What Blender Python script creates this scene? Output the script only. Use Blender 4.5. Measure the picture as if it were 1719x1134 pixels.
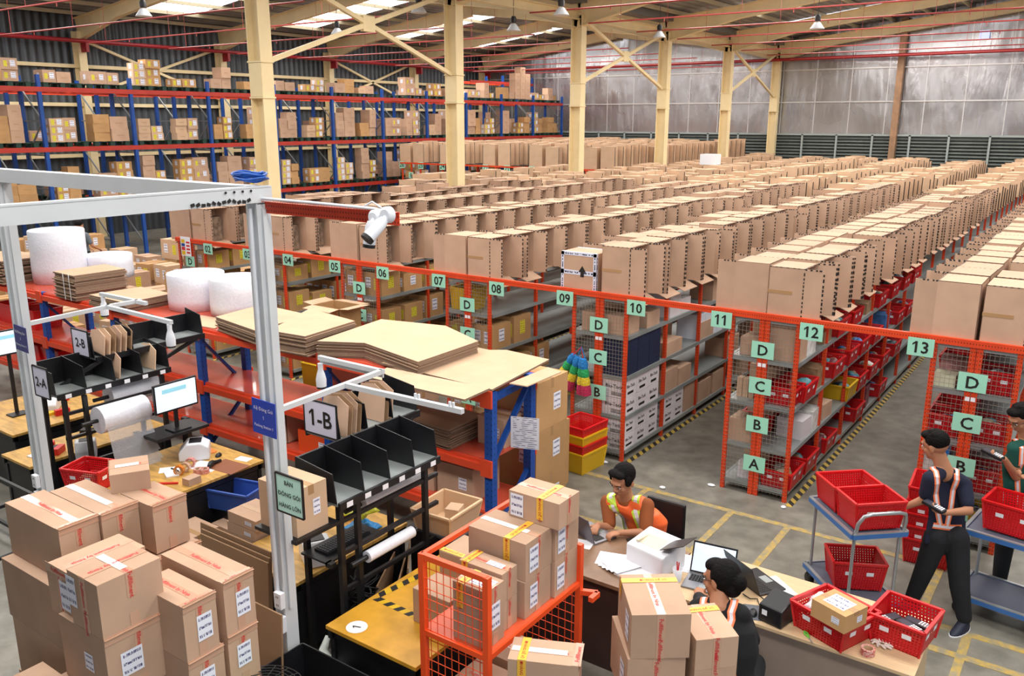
import bpy, math, random
from mathutils import Vector as V, Matrix as M4
for o in list(bpy.data.objects): bpy.data.objects.remove(o)
SC=bpy.context.scene; COL=SC.collection
random.seed(7)
R=math.radians
# ---------------- camera ----------------
CX,CY,CZ,YAW,PIT,ROL,FPX=13.6243,-9.0102,4.1415,-0.61496,0.24861,0.0015942,1439.12
FW=V((math.sin(YAW)*math.cos(PIT),math.cos(YAW)*math.cos(PIT),-math.sin(PIT)))
_rt=V((math.cos(YAW),-math.sin(YAW),0)); _up=_rt.cross(FW)
RT=_rt*math.cos(ROL)+_up*math.sin(ROL); UP=_up*math.cos(ROL)-_rt*math.sin(ROL)
CP=V((CX,CY,CZ))
cd=bpy.data.cameras.new('camera'); cam=bpy.data.objects.new('camera',cd); COL.objects.link(cam)
cd.sensor_width=36; cd.sensor_fit='HORIZONTAL'; cd.lens=FPX/1719*36; cd.clip_end=200; cd.clip_start=.05
m=M4.Identity(4)
for i in range(3): m[i][0]=RT[i]; m[i][1]=UP[i]; m[i][2]=-FW[i]; m[i][3]=CP[i]
cam.matrix_world=m; SC.camera=cam
def _ray(x,y): return FW+RT*((x-859.5)/FPX)-UP*((y-567)/FPX)
def atZ(x,y,z=0): d=_ray(x,y); return CP+d*((z-CZ)/d.z)
def atY(x,y,Y): d=_ray(x,y); return CP+d*((Y-CY)/d.y)
def atX(x,y,X): d=_ray(x,y); return CP+d*((X-CX)/d.x)
# ---------------- world, exposure ----------------
SC.view_settings.view_transform='Standard'; SC.view_settings.look='None'
SC.view_settings.gamma=1; SC.view_settings.exposure=-0.95
try: SC.view_settings.use_curve_mapping=False
except Exception: pass
w=bpy.data.worlds.new('sky'); SC.world=w; w.use_nodes=True
bg=w.node_tree.nodes['Background']; bg.inputs[0].default_value=(.78,.86,1,1); bg.inputs[1].default_value=0.2
def area(name,loc,sx,sy,power,rot=(0,0,0),col=(1,.95,.87)):
    l=bpy.data.lights.new(name,'AREA'); l.shape='RECTANGLE'; l.size=sx; l.size_y=sy; l.energy=power; l.color=col
    o=bpy.data.objects.new(name,l); COL.objects.link(o); o.location=loc; o.rotation_euler=rot; return o
# daylight through the roof skylights (one strip per bay and slope)
BAYS=[-9.5,-3.7,2.1,7.9,13.7,19.5,25.3]
for i,yb in enumerate(BAYS):
    yc=yb+2.6
    area('skylight_light',(-12.3,yc,7.35),5.2,1.0,350,(0,R(-7),0))
    area('skylight_light',(-4.8,yc,7.35),5.2,1.0,350,(0,R(7),0))
    area('skylight_light',(5.2,yc,7.4),6.0,1.0,490,(0,R(-7),0))
    area('skylight_light',(13.6,yc,7.5),6.0,1.0,490,(0,R(7),0))
# fill light added behind the camera, standing in for unseen open doors
area('door_side_fill',(20,-13,4.6),9,4,800,(R(62),0,R(28)),(.86,.93,1))
# ---------------- helpers ----------------
def lin(c): return tuple(((x/255)/12.92 if x/255<=.04045 else ((x/255+.055)/1.055)**2.4) for x in c)
MT={}
def mat(n,c,rough=.6,metal=0,var=0,scale=8,bump=0,emis=0,alpha=1,spec=.5,rand=0,trans=0,c2=None,stretch=None,coat=0):
    if n in MT: return MT[n]
    m=bpy.data.materials.new(n); m.use_nodes=True; t=m.node_tree; b=t.nodes['Principled BSDF']
    c=lin(c); b.inputs['Base Color'].default_value=(*c,1); b.inputs['Roughness'].default_value=rough; b.inputs['Metallic'].default_value=metal
    b.inputs['Specular IOR Level'].default_value=spec
    m.diffuse_color=(*c,1)
    if coat: b.inputs['Coat Weight'].default_value=coat
    if trans: b.inputs['Transmission Weight'].default_value=trans
    if alpha<1: b.inputs['Alpha'].default_value=alpha
    if emis: b.inputs['Emission Color'].default_value=(*c,1); b.inputs['Emission Strength'].default_value=emis
    src=None
    if var or bump:
        tc=t.nodes.new('ShaderNodeTexCoord'); mp=t.nodes.new('ShaderNodeMapping'); t.links.new(tc.outputs['Object'],mp.inputs[0])
        if stretch: mp.inputs['Scale'].default_value=stretch
        nz=t.nodes.new('ShaderNodeTexNoise'); nz.inputs['Scale'].default_value=scale; nz.inputs['Detail'].default_value=4
        t.links.new(mp.outputs[0],nz.inputs['Vector'])
    if var:
        mx=t.nodes.new('ShaderNodeMix'); mx.data_type='RGBA'
        d=lin(c2) if c2 else tuple(x*(1-var) for x in c); e=c if c2 else tuple(min(1,x*(1+var)) for x in c)
        mx.inputs[6].default_value=(*d,1); mx.inputs[7].default_value=(*e,1)
        rp=t.nodes.new('ShaderNodeMapRange'); rp.inputs[1].default_value=.35; rp.inputs[2].default_value=.65
        t.links.new(nz.outputs[0],rp.inputs[0]); t.links.new(rp.outputs[0],mx.inputs[0]); src=mx.outputs[2]
    if rand:
        oi=t.nodes.new('ShaderNodeObjectInfo'); hs=t.nodes.new('ShaderNodeHueSaturation')
        r1=t.nodes.new('ShaderNodeMapRange'); r1.inputs[3].default_value=1-rand; r1.inputs[4].default_value=1+rand
        t.links.new(oi.outputs['Random'],r1.inputs[0]); t.links.new(r1.outputs[0],hs.inputs['Value'])
        if src: t.links.new(src,hs.inputs['Color'])
        else: hs.inputs['Color'].default_value=(*c,1)
        src=hs.outputs[0]
    if src: t.links.new(src,b.inputs['Base Color'])
    if bump:
        bp=t.nodes.new('ShaderNodeBump'); bp.inputs['Strength'].default_value=bump; bp.inputs['Distance'].default_value=.02
        t.links.new(nz.outputs[0],bp.inputs['Height']); t.links.new(bp.outputs[0],b.inputs['Normal'])
    MT[n]=m; return m
def nodes(m): t=m.node_tree; return t,t.nodes['Principled BSDF'],t.nodes.new,t.links.new
_tx={}
def _raw(s,bold):
    cu=bpy.data.curves.new('t','FONT'); cu.body=s; cu.size=1; cu.align_x='CENTER'; cu.align_y='TOP_BASELINE'; cu.resolution_u=2; cu.offset=.018 if bold else 0
    o=bpy.data.objects.new('t',cu); COL.objects.link(o); dg=bpy.context.evaluated_depsgraph_get(); dg.update()
    me=bpy.data.meshes.new_from_object(o.evaluated_get(dg))
    r=([tuple(v.co) for v in me.vertices],[tuple(p.vertices) for p in me.polygons])
    bpy.data.objects.remove(o); bpy.data.curves.remove(cu); bpy.data.meshes.remove(me); return r
def _wd(s,bold):
    k=('w',s,bold)
    if k not in _tx: v=_raw(s,bold)[0]; _tx[k]=max(a[0] for a in v)-min(a[0] for a in v)
    return _tx[k]
def txt_geo(s,bold):
    k=(s,bold)
    if k in _tx: return _tx[k]
    q=s.replace('Đ','D'); vs,fs=_raw(q,bold); mx=min(a[0] for a in vs); top=_raw('D',bold)[0]; ht=max(a[1] for a in top); b=.05 if bold else .035
    for i,c in enumerate(s):
        if c not in '1Đ': continue
        x0=mx+_wd(q[:i+1],bold)-_wd(q[i],bold); n=len(vs)
        if c=='1': add=[(x0+.03,ht,0),(x0-.15,ht-.15,0),(x0-.15,ht-.15-2.4*b,0),(x0+.03,ht-2.4*b,0)]
        else: add=[(x0-.09,ht/2-b,0),(x0+.24,ht/2-b,0),(x0+.24,ht/2+b,0),(x0-.09,ht/2+b,0)]
        vs=vs+add; fs=fs+[(n,n+1,n+2,n+3) if c=='1' else (n,n+1,n+2,n+3)]
    vs=[(a,c_-ht/2,0) for a,c_,_ in vs]
    _tx[k]=(vs,fs); return _tx[k]
class MB:
    def __init__(s): s.v=[];s.f=[];s.m=[];s.uv=[];s.sm=[]
    def add(s,vs,fs,mi=0,uv=None,sm=False):
        n=len(s.v); s.v+= [tuple(a) for a in vs]
        for i,f in enumerate(fs): s.f.append(tuple(n+j for j in f)); s.m.append(mi); s.uv.append(uv[i] if uv else None); s.sm.append(sm)
        return s
    def bx(s,x0,x1,y0,y1,z0,z1,mi=0):
        vs=[(x,y,z) for z in (z0,z1) for y in (y0,y1) for x in (x0,x1)]
        return s.add(vs,[(0,2,3,1),(4,5,7,6),(0,1,5,4),(2,6,7,3),(0,4,6,2),(1,3,7,5)],mi)
    def box(s,c,d,mi=0,rz=0,rot=None):
        q=rot or M4.Rotation(rz,3,'Z')
        vs=[V(c)+q@V((x*d[0]/2,y*d[1]/2,z*d[2]/2)) for z in (-1,1) for y in (-1,1) for x in (-1,1)]
        return s.add(vs,[(0,2,3,1),(4,5,7,6),(0,1,5,4),(2,6,7,3),(0,4,6,2),(1,3,7,5)],mi)
    def bar(s,a,b,w,h=None,mi=0,up=(0,0,1)):
        a=V(a);b=V(b);h=h or w;d=(b-a).normalized();x=d.cross(V(up))
        if x.length<1e-3: x=d.cross(V((0,1,0)))
        x.normalize();z=x.cross(d)
        vs=[p+x*(i*w/2)+z*(j*h/2) for p in (a,b) for i,j in ((-1,-1),(1,-1),(1,1),(-1,1))]
        return s.add(vs,[(3,2,1,0),(4,5,6,7),(0,1,5,4),(1,2,6,5),(2,3,7,6),(3,0,4,7)],mi)
    def tube(s,a,b,r,n=8,r2=None,mi=0,cap=True):
        a=V(a);b=V(b);r2=r if r2 is None else r2;d=(b-a).normalized();x=d.orthogonal().normalized();y=d.cross(x)
        vs=[p+(x*math.cos(t)+y*math.sin(t))*q for p,q in ((a,r),(b,r2)) for t in [2*math.pi*i/n for i in range(n)]]
        fs=[(i,(i+1)%n,n+(i+1)%n,n+i) for i in range(n)]; s.add(vs,fs,mi,sm=True)
        if cap: 
            s.add(vs,[tuple(range(n-1,-1,-1)),tuple(range(n,2*n))],mi)
        return s
    def path(s,ps,r,n=6,mi=0,closed=False):
        ps=[V(p) for p in ps];vs=[];k=len(ps)
        px=None
        for i,p in enumerate(ps):
            d=(ps[min(i+1,k-1)]-ps[max(i-1,0)]).normalized()
            x=(px-d*px.dot(d)) if px else d.orthogonal()
            if x.length<1e-4: x=d.orthogonal()
            x.normalize();px=x;y=d.cross(x)
            rr=r[i] if isinstance(r,(list,tuple)) else r
            vs+=[p+(x*math.cos(t)+y*math.sin(t))*rr for t in [2*math.pi*j/n for j in range(n)]]
        fs=[(i*n+j,i*n+(j+1)%n,(i+1)*n+(j+1)%n,(i+1)*n+j) for i in range(k-1) for j in range(n)]
        s.add(vs,fs,mi,sm=True); s.add([vs[j] for j in range(n)],[tuple(range(n-1,-1,-1))],mi); s.add(vs[-n:],[tuple(range(n))],mi); return s
    def lathe(s,pr,c=(0,0,0),n=24,mi=0,mx=None):
        vs=[];k=len(pr)
        for r,z in pr:
            for j in range(n):
                t=2*math.pi*j/n; p=V((r*math.cos(t),r*math.sin(t),z))
                if mx: p=mx@p
                vs.append(p+V(c))
        s.add(vs,[(i*n+j,i*n+(j+1)%n,(i+1)*n+(j+1)%n,(i+1)*n+j) for i in range(k-1) for j in range(n)],mi,sm=True)
        s.add(vs[:n],[tuple(range(n-1,-1,-1))],mi); s.add(vs[-n:],[tuple(range(n))],mi); return s
    def ell(s,c,r,rot=None,n=12,mi=0):
        vs=[];fs=[];q=rot or M4.Identity(3)
        for i in range(n+1):
            a=math.pi*i/n
            for j in range(n):
                b=2*math.pi*j/n; vs.append(V(c)+q@V((r[0]*math.sin(a)*math.cos(b),r[1]*math.sin(a)*math.sin(b),r[2]*math.cos(a))))
        for i in range(n):
            for j in range(n): fs.append((i*n+j,(i+1)*n+j,(i+1)*n+(j+1)%n,i*n+(j+1)%n))
        return s.add(vs,fs,mi,sm=True)
    def loft(s,secs,n=16,mi=0):
        # secs: (center, xvec, yvec)
        vs=[]
        for c,x,y in secs: vs+=[V(c)+V(x)*math.cos(2*math.pi*j/n)+V(y)*math.sin(2*math.pi*j/n) for j in range(n)]
        k=len(secs)
        s.add(vs,[(i*n+j,i*n+(j+1)%n,(i+1)*n+(j+1)%n,(i+1)*n+j) for i in range(k-1) for j in range(n)],mi,sm=True)
        s.add(vs[:n],[tuple(range(n-1,-1,-1))],mi); s.add(vs[-n:],[tuple(range(n))],mi); return s
    def quad(s,a,b,c,d,mi=0,uv=True):
        return s.add([a,b,c,d],[(0,1,2,3)],mi,[((0,0),(1,0),(1,1),(0,1))] if uv else None)
    def panel(s,c,r,u,w,h,mi=0,t=.001):
        # thin printed panel: centre, right vec, up vec
        c=V(c);r=V(r).normalized()*w/2;u=V(u).normalized()*h/2;n=r.cross(u).normalized()*t
        vs=[c-r-u,c+r-u,c+r+u,c-r+u]; vt=[p+n for p in vs]
        s.quad(*vt,mi=mi)
        s.add(vs+vt,[(3,2,1,0),(0,1,5,4),(1,2,6,5),(2,3,7,6),(3,0,4,7)],mi); return s
    def text(s,t,size,c,r,u,mi=0,bold=False,off=.002):
        vs,fs=txt_geo(t,bold); r=V(r).normalized();u=V(u).normalized();n=r.cross(u);c=V(c)
        return s.add([c+r*(a*size)+u*(b*size)+n*off for a,b,_ in vs],fs,mi)
    def build(s,name,mats,parent=None,world=False,bevel=0,origin=None):
        me=bpy.data.meshes.new(name)
        vs=s.v
        if origin is not None: O=V(origin); vs=[tuple(V(v)-O) for v in vs]
        if world and parent is not None:
            iv=(M4.Translation(parent.location)@parent.rotation_euler.to_matrix().to_4x4()).inverted(); vs=[tuple(iv@V(v)) for v in vs]
        me.from_pydata(vs,[],s.f)
        if not isinstance(mats,(list,tuple)): mats=[mats]
        for q in mats: me.materials.append(q)
        me.polygons.foreach_set('material_index',s.m); me.polygons.foreach_set('use_smooth',s.sm)
        if any(s.uv):
            ul=me.uv_layers.new(name='u')
            for p,u in zip(me.polygons,s.uv):
                if u:
                    for li,c in zip(p.loop_indices,u): ul.data[li].uv=c
        me.update()
        o=bpy.data.objects.new(name,me); COL.objects.link(o)
        if origin is not None: o.location=origin
        if parent is not None: o.parent=parent
        if bevel:
            b=o.modifiers.new('b','BEVEL'); b.width=bevel; b.segments=2; b.limit_method='ANGLE'
        return o
_O=['','first','second','third','fourth','fifth','sixth','seventh','eighth','ninth','tenth','eleventh','twelfth','thirteenth','fourteenth','fifteenth','sixteenth','seventeenth','eighteenth','nineteenth']
def ow(n):
    if n<20: return _O[n]
    t=['','','twent','thirt','fort','fift','sixt','sevent','eight','ninet'][(n//10)%10]
    if n>=100: return 'hundred-'+(ow(n-100) if n>100 else 'th')
    return t+'ieth' if n%10==0 else t+'y-'+_O[n%10]
def tag(o,label,cat,group=None,kind=None):
    o['label']=label; o['category']=cat
    if group: o['group']=group
    if kind: o['kind']=kind
    return o
def thing(name,label,cat,loc=(0,0,0),rz=0,group=None):
    o=bpy.data.objects.new(name,None); o.empty_display_size=.1; COL.objects.link(o); o.location=loc; o.rotation_euler=(0,0,rz)
    return tag(o,label,cat,group)
def struct(o): o['kind']='structure'; return o
def dup(root,loc,rz=None,label=None,group=None):
    r=root.copy(); COL.objects.link(r); r.location=loc
    if rz is not None: r.rotation_euler=(0,0,rz)
    if label: r['label']=label
    if group: r['group']=group
    for ch in list(root.children):
        c=ch.copy(); COL.objects.link(c); c.parent=r
        for g in ch.children:
            d=g.copy(); COL.objects.link(d); d.parent=c
    return r
# ---------------- materials ----------------
CARD=mat('cardboard',(191,158,134),.85,var=.07,scale=3,rand=.07,spec=.2)
CARD2=mat('cardboard_pale',(203,171,142),.85,var=.05,scale=4,rand=.05,spec=.2)
CARDE=mat('cardboard_edge',(136,112,94),.9,var=.25,scale=60,stretch=(1,1,30))
CARDIN=mat('cardboard_inside',(150,118,88),.9)
CARDY=mat('cardboard_yellowish',(188,146,98),.8,var=.06,scale=4,rand=.08)
TAPEB=mat('brown_tape',(176,138,98),.25)
BLK=mat('black_print',(28,24,22),.6)
ORG=mat('orange_steel',(214,66,24),.45,var=.1,scale=5)
ORGB=mat('orange_beam',(224,74,40),.5,var=.06,scale=3)
REDB=mat('red_steel_beam',(178,50,38),.5,var=.08,scale=3)
BLU=mat('blue_steel',(22,72,150),.4,var=.1,scale=4)
CREAM=mat('cream_paint',(232,212,166),.55,var=.05,scale=2)
GREYS=mat('grey_shelf_steel',(150,156,156),.4,metal=.25,var=.08,scale=3)
BLACK=mat('black_metal',(22,22,26),.45,var=.2,scale=6)
WHITE=mat('white_paint',(204,208,212),.45,var=.03,scale=4)
WPL=mat('white_plastic',(225,228,235),.35)
PAPER=mat('white_paper',(240,240,245),.7)
GPL=mat('dark_green_plastic',(20,58,48),.6)
REDP=mat('red_plastic',(208,24,28),.35,var=.06,scale=3)
YELP=mat('yellow_plastic',(226,182,30),.4)
MINT=mat('mint_card',(160,222,196),.6)
WIRE=mat('wire_mesh',(160,152,140),.4,metal=.4)
RTXT=mat('red_print',(206,38,44),.5)
STEEL=mat('steel_tube',(176,180,184),.35,metal=.6)
SKIN=mat('skin',(176,122,92),.55,var=.04,scale=9,spec=.35)
HAIR=mat('black_hair',(14,11,11),.75,bump=.5,var=.2,scale=60,spec=.15)
def perf(n,c,sx,sy,th=.5):
    m=mat(n,c,.5,var=.08,scale=5); t,b,N,Lk=nodes(m)
    tc=N('ShaderNodeTexCoord'); sp=N('ShaderNodeSeparateXYZ'); Lk(tc.outputs['Object'],sp.inputs[0])
    ad=N('ShaderNodeMath'); ad.operation='ADD'; Lk(sp.outputs[0],ad.inputs[0]); Lk(sp.outputs[1],ad.inputs[1])
    outs=[]
    for src,s in ((ad.outputs[0],sx),(sp.outputs[2],sy)):
        mu=N('ShaderNodeMath'); mu.operation='MULTIPLY'; mu.inputs[1].default_value=1/s; Lk(src,mu.inputs[0])
        fr=N('ShaderNodeMath'); fr.operation='FRACT'; Lk(mu.outputs[0],fr.inputs[0])
        lt=N('ShaderNodeMath'); lt.operation='LESS_THAN'; lt.inputs[1].default_value=th; Lk(fr.outputs[0],lt.inputs[0]); outs.append(lt)
    a=N('ShaderNodeMath'); a.operation='MULTIPLY'; Lk(outs[0].outputs[0],a.inputs[0]); Lk(outs[1].outputs[0],a.inputs[1])
    mx=N('ShaderNodeMix'); mx.data_type='RGBA'; src=b.inputs['Base Color'].links[0].from_socket
    Lk(a.outputs[0],mx.inputs[0]); Lk(src,mx.inputs[6]); mx.inputs[7].default_value=(*[x*.25 for x in lin(c)],1); Lk(mx.outputs[2],b.inputs['Base Color'])
    return m
ORGP=perf('perforated_orange_post',(218,68,26),.026,.04,.32)
BLUP=perf('perforated_blue_post',(22,76,162),.05,.06,.25)
def basket_mat(n,c,s=.012,th=.42):
    m=mat(n,c,.4); t,b,N,Lk=nodes(m)
    tc=N('ShaderNodeTexCoord'); sp=N('ShaderNodeSeparateXYZ'); Lk(tc.outputs['Object'],sp.inputs[0])
    ad=N('ShaderNodeMath'); ad.operation='ADD'; Lk(sp.outputs[0],ad.inputs[0]); Lk(sp.outputs[1],ad.inputs[1])
    outs=[]
    for src in (ad.outputs[0],sp.outputs[2]):
        mu=N('ShaderNodeMath'); mu.operation='MULTIPLY'; mu.inputs[1].default_value=1/s; Lk(src,mu.inputs[0])
        fr=N('ShaderNodeMath'); fr.operation='FRACT'; Lk(mu.outputs[0],fr.inputs[0])
        lt=N('ShaderNodeMath'); lt.operation='LESS_THAN'; lt.inputs[1].default_value=th; Lk(fr.outputs[0],lt.inputs[0]); outs.append(lt)
    a=N('ShaderNodeMath'); a.operation='MULTIPLY'; Lk(outs[0].outputs[0],a.inputs[0]); Lk(outs[1].outputs[0],a.inputs[1])
    iv=N('ShaderNodeMath'); iv.operation='SUBTRACT'; iv.inputs[0].default_value=1; Lk(a.outputs[0],iv.inputs[1]); Lk(iv.outputs[0],b.inputs['Alpha'])
    return m
REDM=basket_mat('red_perforated_plastic',(205,22,30),.022,.5)
YELM=basket_mat('yellow_perforated_plastic',(226,182,30),.02,.4)
BEIM=basket_mat('beige_perforated_plastic',(222,186,150),.014,.38)
def print_label(n,base,ink,rows,dens):
    m=mat(n,base,.6); t,b,N,Lk=nodes(m)
    uv=N('ShaderNodeUVMap'); sp=N('ShaderNodeSeparateXYZ'); Lk(uv.outputs[0],sp.inputs[0])
    wv=N('ShaderNodeMath'); wv.operation='MULTIPLY'; wv.inputs[1].default_value=rows; Lk(sp.outputs[1],wv.inputs[0])
    fr=N('ShaderNodeMath'); fr.operation='FRACT'; Lk(wv.outputs[0],fr.inputs[0])
    band=N('ShaderNodeMath'); band.operation='COMPARE'; band.inputs[1].default_value=.5; band.inputs[2].default_value=.18; Lk(fr.outputs[0],band.inputs[0])
    mp=N('ShaderNodeMapping'); mp.inputs['Scale'].default_value=(dens,rows*1.3,1); Lk(uv.outputs[0],mp.inputs[0])
    nz=N('ShaderNodeTexNoise'); nz.inputs['Scale'].default_value=1; nz.inputs['Detail'].default_value=0; Lk(mp.outputs[0],nz.inputs[0])
    gt=N('ShaderNodeMath'); gt.operation='GREATER_THAN'; gt.inputs[1].default_value=.47; Lk(nz.outputs[0],gt.inputs[0])
    ed=N('ShaderNodeMath'); ed.operation='COMPARE'; ed.inputs[1].default_value=.5; ed.inputs[2].default_value=.42; Lk(sp.outputs[0],ed.inputs[0])
    a=N('ShaderNodeMath'); a.operation='MULTIPLY'; Lk(band.outputs[0],a.inputs[0]); Lk(gt.outputs[0],a.inputs[1])
    a2=N('ShaderNodeMath'); a2.operation='MULTIPLY'; Lk(a.outputs[0],a2.inputs[0]); Lk(ed.outputs[0],a2.inputs[1])
    mx=N('ShaderNodeMix'); mx.data_type='RGBA'; Lk(a2.outputs[0],mx.inputs[0]); mx.inputs[6].default_value=(*lin(base),1); mx.inputs[7].default_value=(*lin(ink),1)
    Lk(mx.outputs[2],b.inputs['Base Color']); return m
SHIP=print_label('shipping_label_print',(236,238,250),(90,90,130),3,30)
YLAB=print_label('yellow_label_print',(232,220,60),(110,100,40),6,14)
FRAG=mat('yellow_fragile_tape',(244,190,66),.35)
CLEAR=mat('clear_tape',(196,160,134),.15,spec=.8)
WTAPE=mat('glossy_white_tape',(246,240,236),.2)
MAT_LIST=[]
# ================= SETTING =================
def concrete():
    m=mat('concrete_floor',(128,124,114),.42,var=.16,scale=.9,bump=.03); t,b,N,Lk=nodes(m)
    tc=N('ShaderNodeTexCoord'); nz=N('ShaderNodeTexNoise'); nz.inputs['Scale'].default_value=5; nz.inputs['Detail'].default_value=8; Lk(tc.outputs['Object'],nz.inputs[0])
    mr=N('ShaderNodeMapRange'); mr.inputs[1].default_value=.35; mr.inputs[2].default_value=.7; mr.inputs[3].default_value=.7; mr.inputs[4].default_value=1.14; Lk(nz.outputs[0],mr.inputs[0])
    mx=N('ShaderNodeMix'); mx.data_type='RGBA'; mx.blend_type='MULTIPLY'; mx.inputs[0].default_value=1
    Lk(b.inputs['Base Color'].links[0].from_socket,mx.inputs[6]); Lk(mr.outputs[0],mx.inputs[7]); Lk(mx.outputs[2],b.inputs['Base Color'])
    return m
CONC=concrete()
mb=MB(); mb.bx(-17.3,30,-20,31.9,-.2,0); struct(mb.build('floor',CONC))
def ribbed(n,c,axis,step,rough=.45,metal=.3,depth=.7):
    m=mat(n,c,rough,metal=metal,var=.18,scale=1.2,stretch=(1,1,.3)); t,b,N,Lk=nodes(m)
    tc=N('ShaderNodeTexCoord'); sp=N('ShaderNodeSeparateXYZ'); Lk(tc.outputs['Object'],sp.inputs[0])
    mu=N('ShaderNodeMath'); mu.operation='MULTIPLY'; mu.inputs[1].default_value=6.283/step; Lk(sp.outputs[axis],mu.inputs[0])
    sn=N('ShaderNodeMath'); sn.operation='SINE'; Lk(mu.outputs[0],sn.inputs[0])
    bp=N('ShaderNodeBump'); bp.inputs['Strength'].default_value=depth; bp.inputs['Distance'].default_value=.05; Lk(sn.outputs[0],bp.inputs['Height']); Lk(bp.outputs[0],b.inputs['Normal'])
    mr=N('ShaderNodeMapRange'); mr.inputs[1].default_value=-1; mr.inputs[2].default_value=1; mr.inputs[3].default_value=.72; mr.inputs[4].default_value=1.12; Lk(sn.outputs[0],mr.inputs[0])
    mx=N('ShaderNodeMix'); mx.data_type='RGBA'; mx.blend_type='MULTIPLY'; mx.inputs[0].default_value=1
    Lk(b.inputs['Base Color'].links[0].from_socket,mx.inputs[6]); Lk(mr.outputs[0],mx.inputs[7]); Lk(mx.outputs[2],b.inputs['Base Color'])
    return m
WALLM=ribbed('corrugated_wall_sheet',(84,90,96),1,.28)
ROOFM=ribbed('corrugated_roof_sheet',(138,140,144),0,.3,.5,.2,.3)
# left wall
mb=MB(); mb.bx(-17.3,-17.1,-20,31.9,0,7.9); struct(mb.build('wall_left',WALLM))
mb=MB()
for z in (1.2,2.9,4.65,5.95): mb.bx(-17.1,-16.9,-20,31.5,z-.06,z+.06)
struct(mb.build('trim_1',CREAM))
# back wall: foil insulation above louvres
def foil():
    m=mat('foil_insulation',(178,180,186),.28,metal=.88); t,b,N,Lk=nodes(m)
    tc=N('ShaderNodeTexCoord'); mp=N('ShaderNodeMapping'); mp.inputs['Scale'].default_value=(2.2,1,.5); Lk(tc.outputs['Object'],mp.inputs[0])
    nz=N('ShaderNodeTexNoise'); nz.inputs['Scale'].default_value=1.0; nz.inputs['Detail'].default_value=3; nz.inputs['Roughness'].default_value=.45; nz.inputs['Distortion'].default_value=.1; Lk(mp.outputs[0],nz.inputs[0])
    bp=N('ShaderNodeBump'); bp.inputs['Strength'].default_value=.6; bp.inputs['Distance'].default_value=.09; Lk(nz.outputs[0],bp.inputs['Height']); Lk(bp.outputs[0],b.inputs['Normal'])
    n2=N('ShaderNodeTexNoise'); n2.inputs['Scale'].default_value=.7; Lk(tc.outputs['Object'],n2.inputs[0])
    mr=N('ShaderNodeMapRange'); mr.inputs[1].default_value=.3; mr.inputs[2].default_value=.7; mr.inputs[3].default_value=.2; mr.inputs[4].default_value=.34; Lk(n2.outputs[0],mr.inputs[0]); Lk(mr.outputs[0],b.inputs['Roughness'])
    return m
FOIL=foil()
mb=MB(); mb.bx(-17.3,30,31.7,31.9,0,10.2); struct(mb.build('wall_back',mat('wall_sheet_grey',(90,98,100),.6)))
mb=MB(); mb.bx(-17.1,30,31.6,31.7,3.55,10); mb.build('wall_back',FOIL)['kind']='structure'
mb=MB()
for z in (4.95,6.35): mb.bx(-17.1,30,31.53,31.6,z-.025,z+.025)
x=-16.6
while x<29: mb.bx(x-.018,x+.018,31.58,31.61,3.55,9.8); x+=1.52
mb.build('trim_2',mat('foil_seam',(214,214,216),.3,metal=.6))['kind']='structure'
LOUV=mat('louvre_grey_green',(104,110,106),.5,var=.1,scale=2)
mb=MB()
z=2.0
while z<3.5:
    mb.box((6.5,31.57,z),(47,.13,.018),rot=M4.Rotation(R(35),3,'X')); z+=.14
struct(mb.build('window_1',LOUV))
mb=MB()
x=-17
while x<29: mb.bx(x-.04,x+.04,31.44,31.5,1.9,3.55); x+=1.52
mb.bx(-17.1,30,31.44,31.5,3.5,3.58); mb.bx(-17.1,30,31.44,31.5,1.85,1.93)
struct(mb.build('trim_3',mat('louvre_frame',(150,158,156),.5)))
mb=MB(); mb.bx(5.05,5.3,31.2,31.5,0,8.3); struct(mb.build('trim_4',mat('rusty_post',(146,112,84),.6,var=.2,scale=3)))
# roof
def rz_at(x):
    if x<-8.5: return 7.7+(x+17.1)*.125
    if x<0: return 7.7+(0-x)*.125+.07
    if x<10: return 7.7+x*.13
    return 7.7+1.3-(x-10)*.13
segs=[(-17.4,-8.5),(-8.5,0),(0,10),(10,22)]
mb=MB()
for a,b in segs:
    za=rz_at(a+1e-4);zb=rz_at(b-1e-4)
    mb.add([(a,-20,za),(b,-20,zb),(b,32,zb),(a,32,za),(a,-20,za+.06),(b,-20,zb+.06),(b,32,zb+.06),(a,32,za+.06)],[(3,2,1,0),(4,5,6,7),(0,1,5,4),(1,2,6,5),(2,3,7,6),(3,0,4,7)])
struct(mb.build('ceiling',ROOFM))
# skylight panels (daylight glows through translucent sheets)
SKY=mat('translucent_skylight',(250,252,255),.5,emis=7)
mb=MB()
for yb in BAYS:
    yc=yb+2.6
    for a,b in ((-15.6,-9.6),(-7.6,-1.4),(1.6,9),(11,19)):
        za=rz_at(a)-.02;zb=rz_at(b)-.02
        mb.add([(a,yc-1.2,za),(b,yc-1.2,zb),(b,yc+1.2,zb),(a,yc+1.2,za)],[(3,2,1,0)])
struct(mb.build('window_2',SKY))
# purlins
mb=MB()
x=-16.6
while x<21:
    if abs(x)>.4: z=rz_at(x)-.09; mb.bx(x-.03,x+.03,-20,31.6,z-.06,z+.06)
    x+=1.42
struct(mb.build('trim_6',mat('purlin_paint',(186,176,146),.55)))
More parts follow.
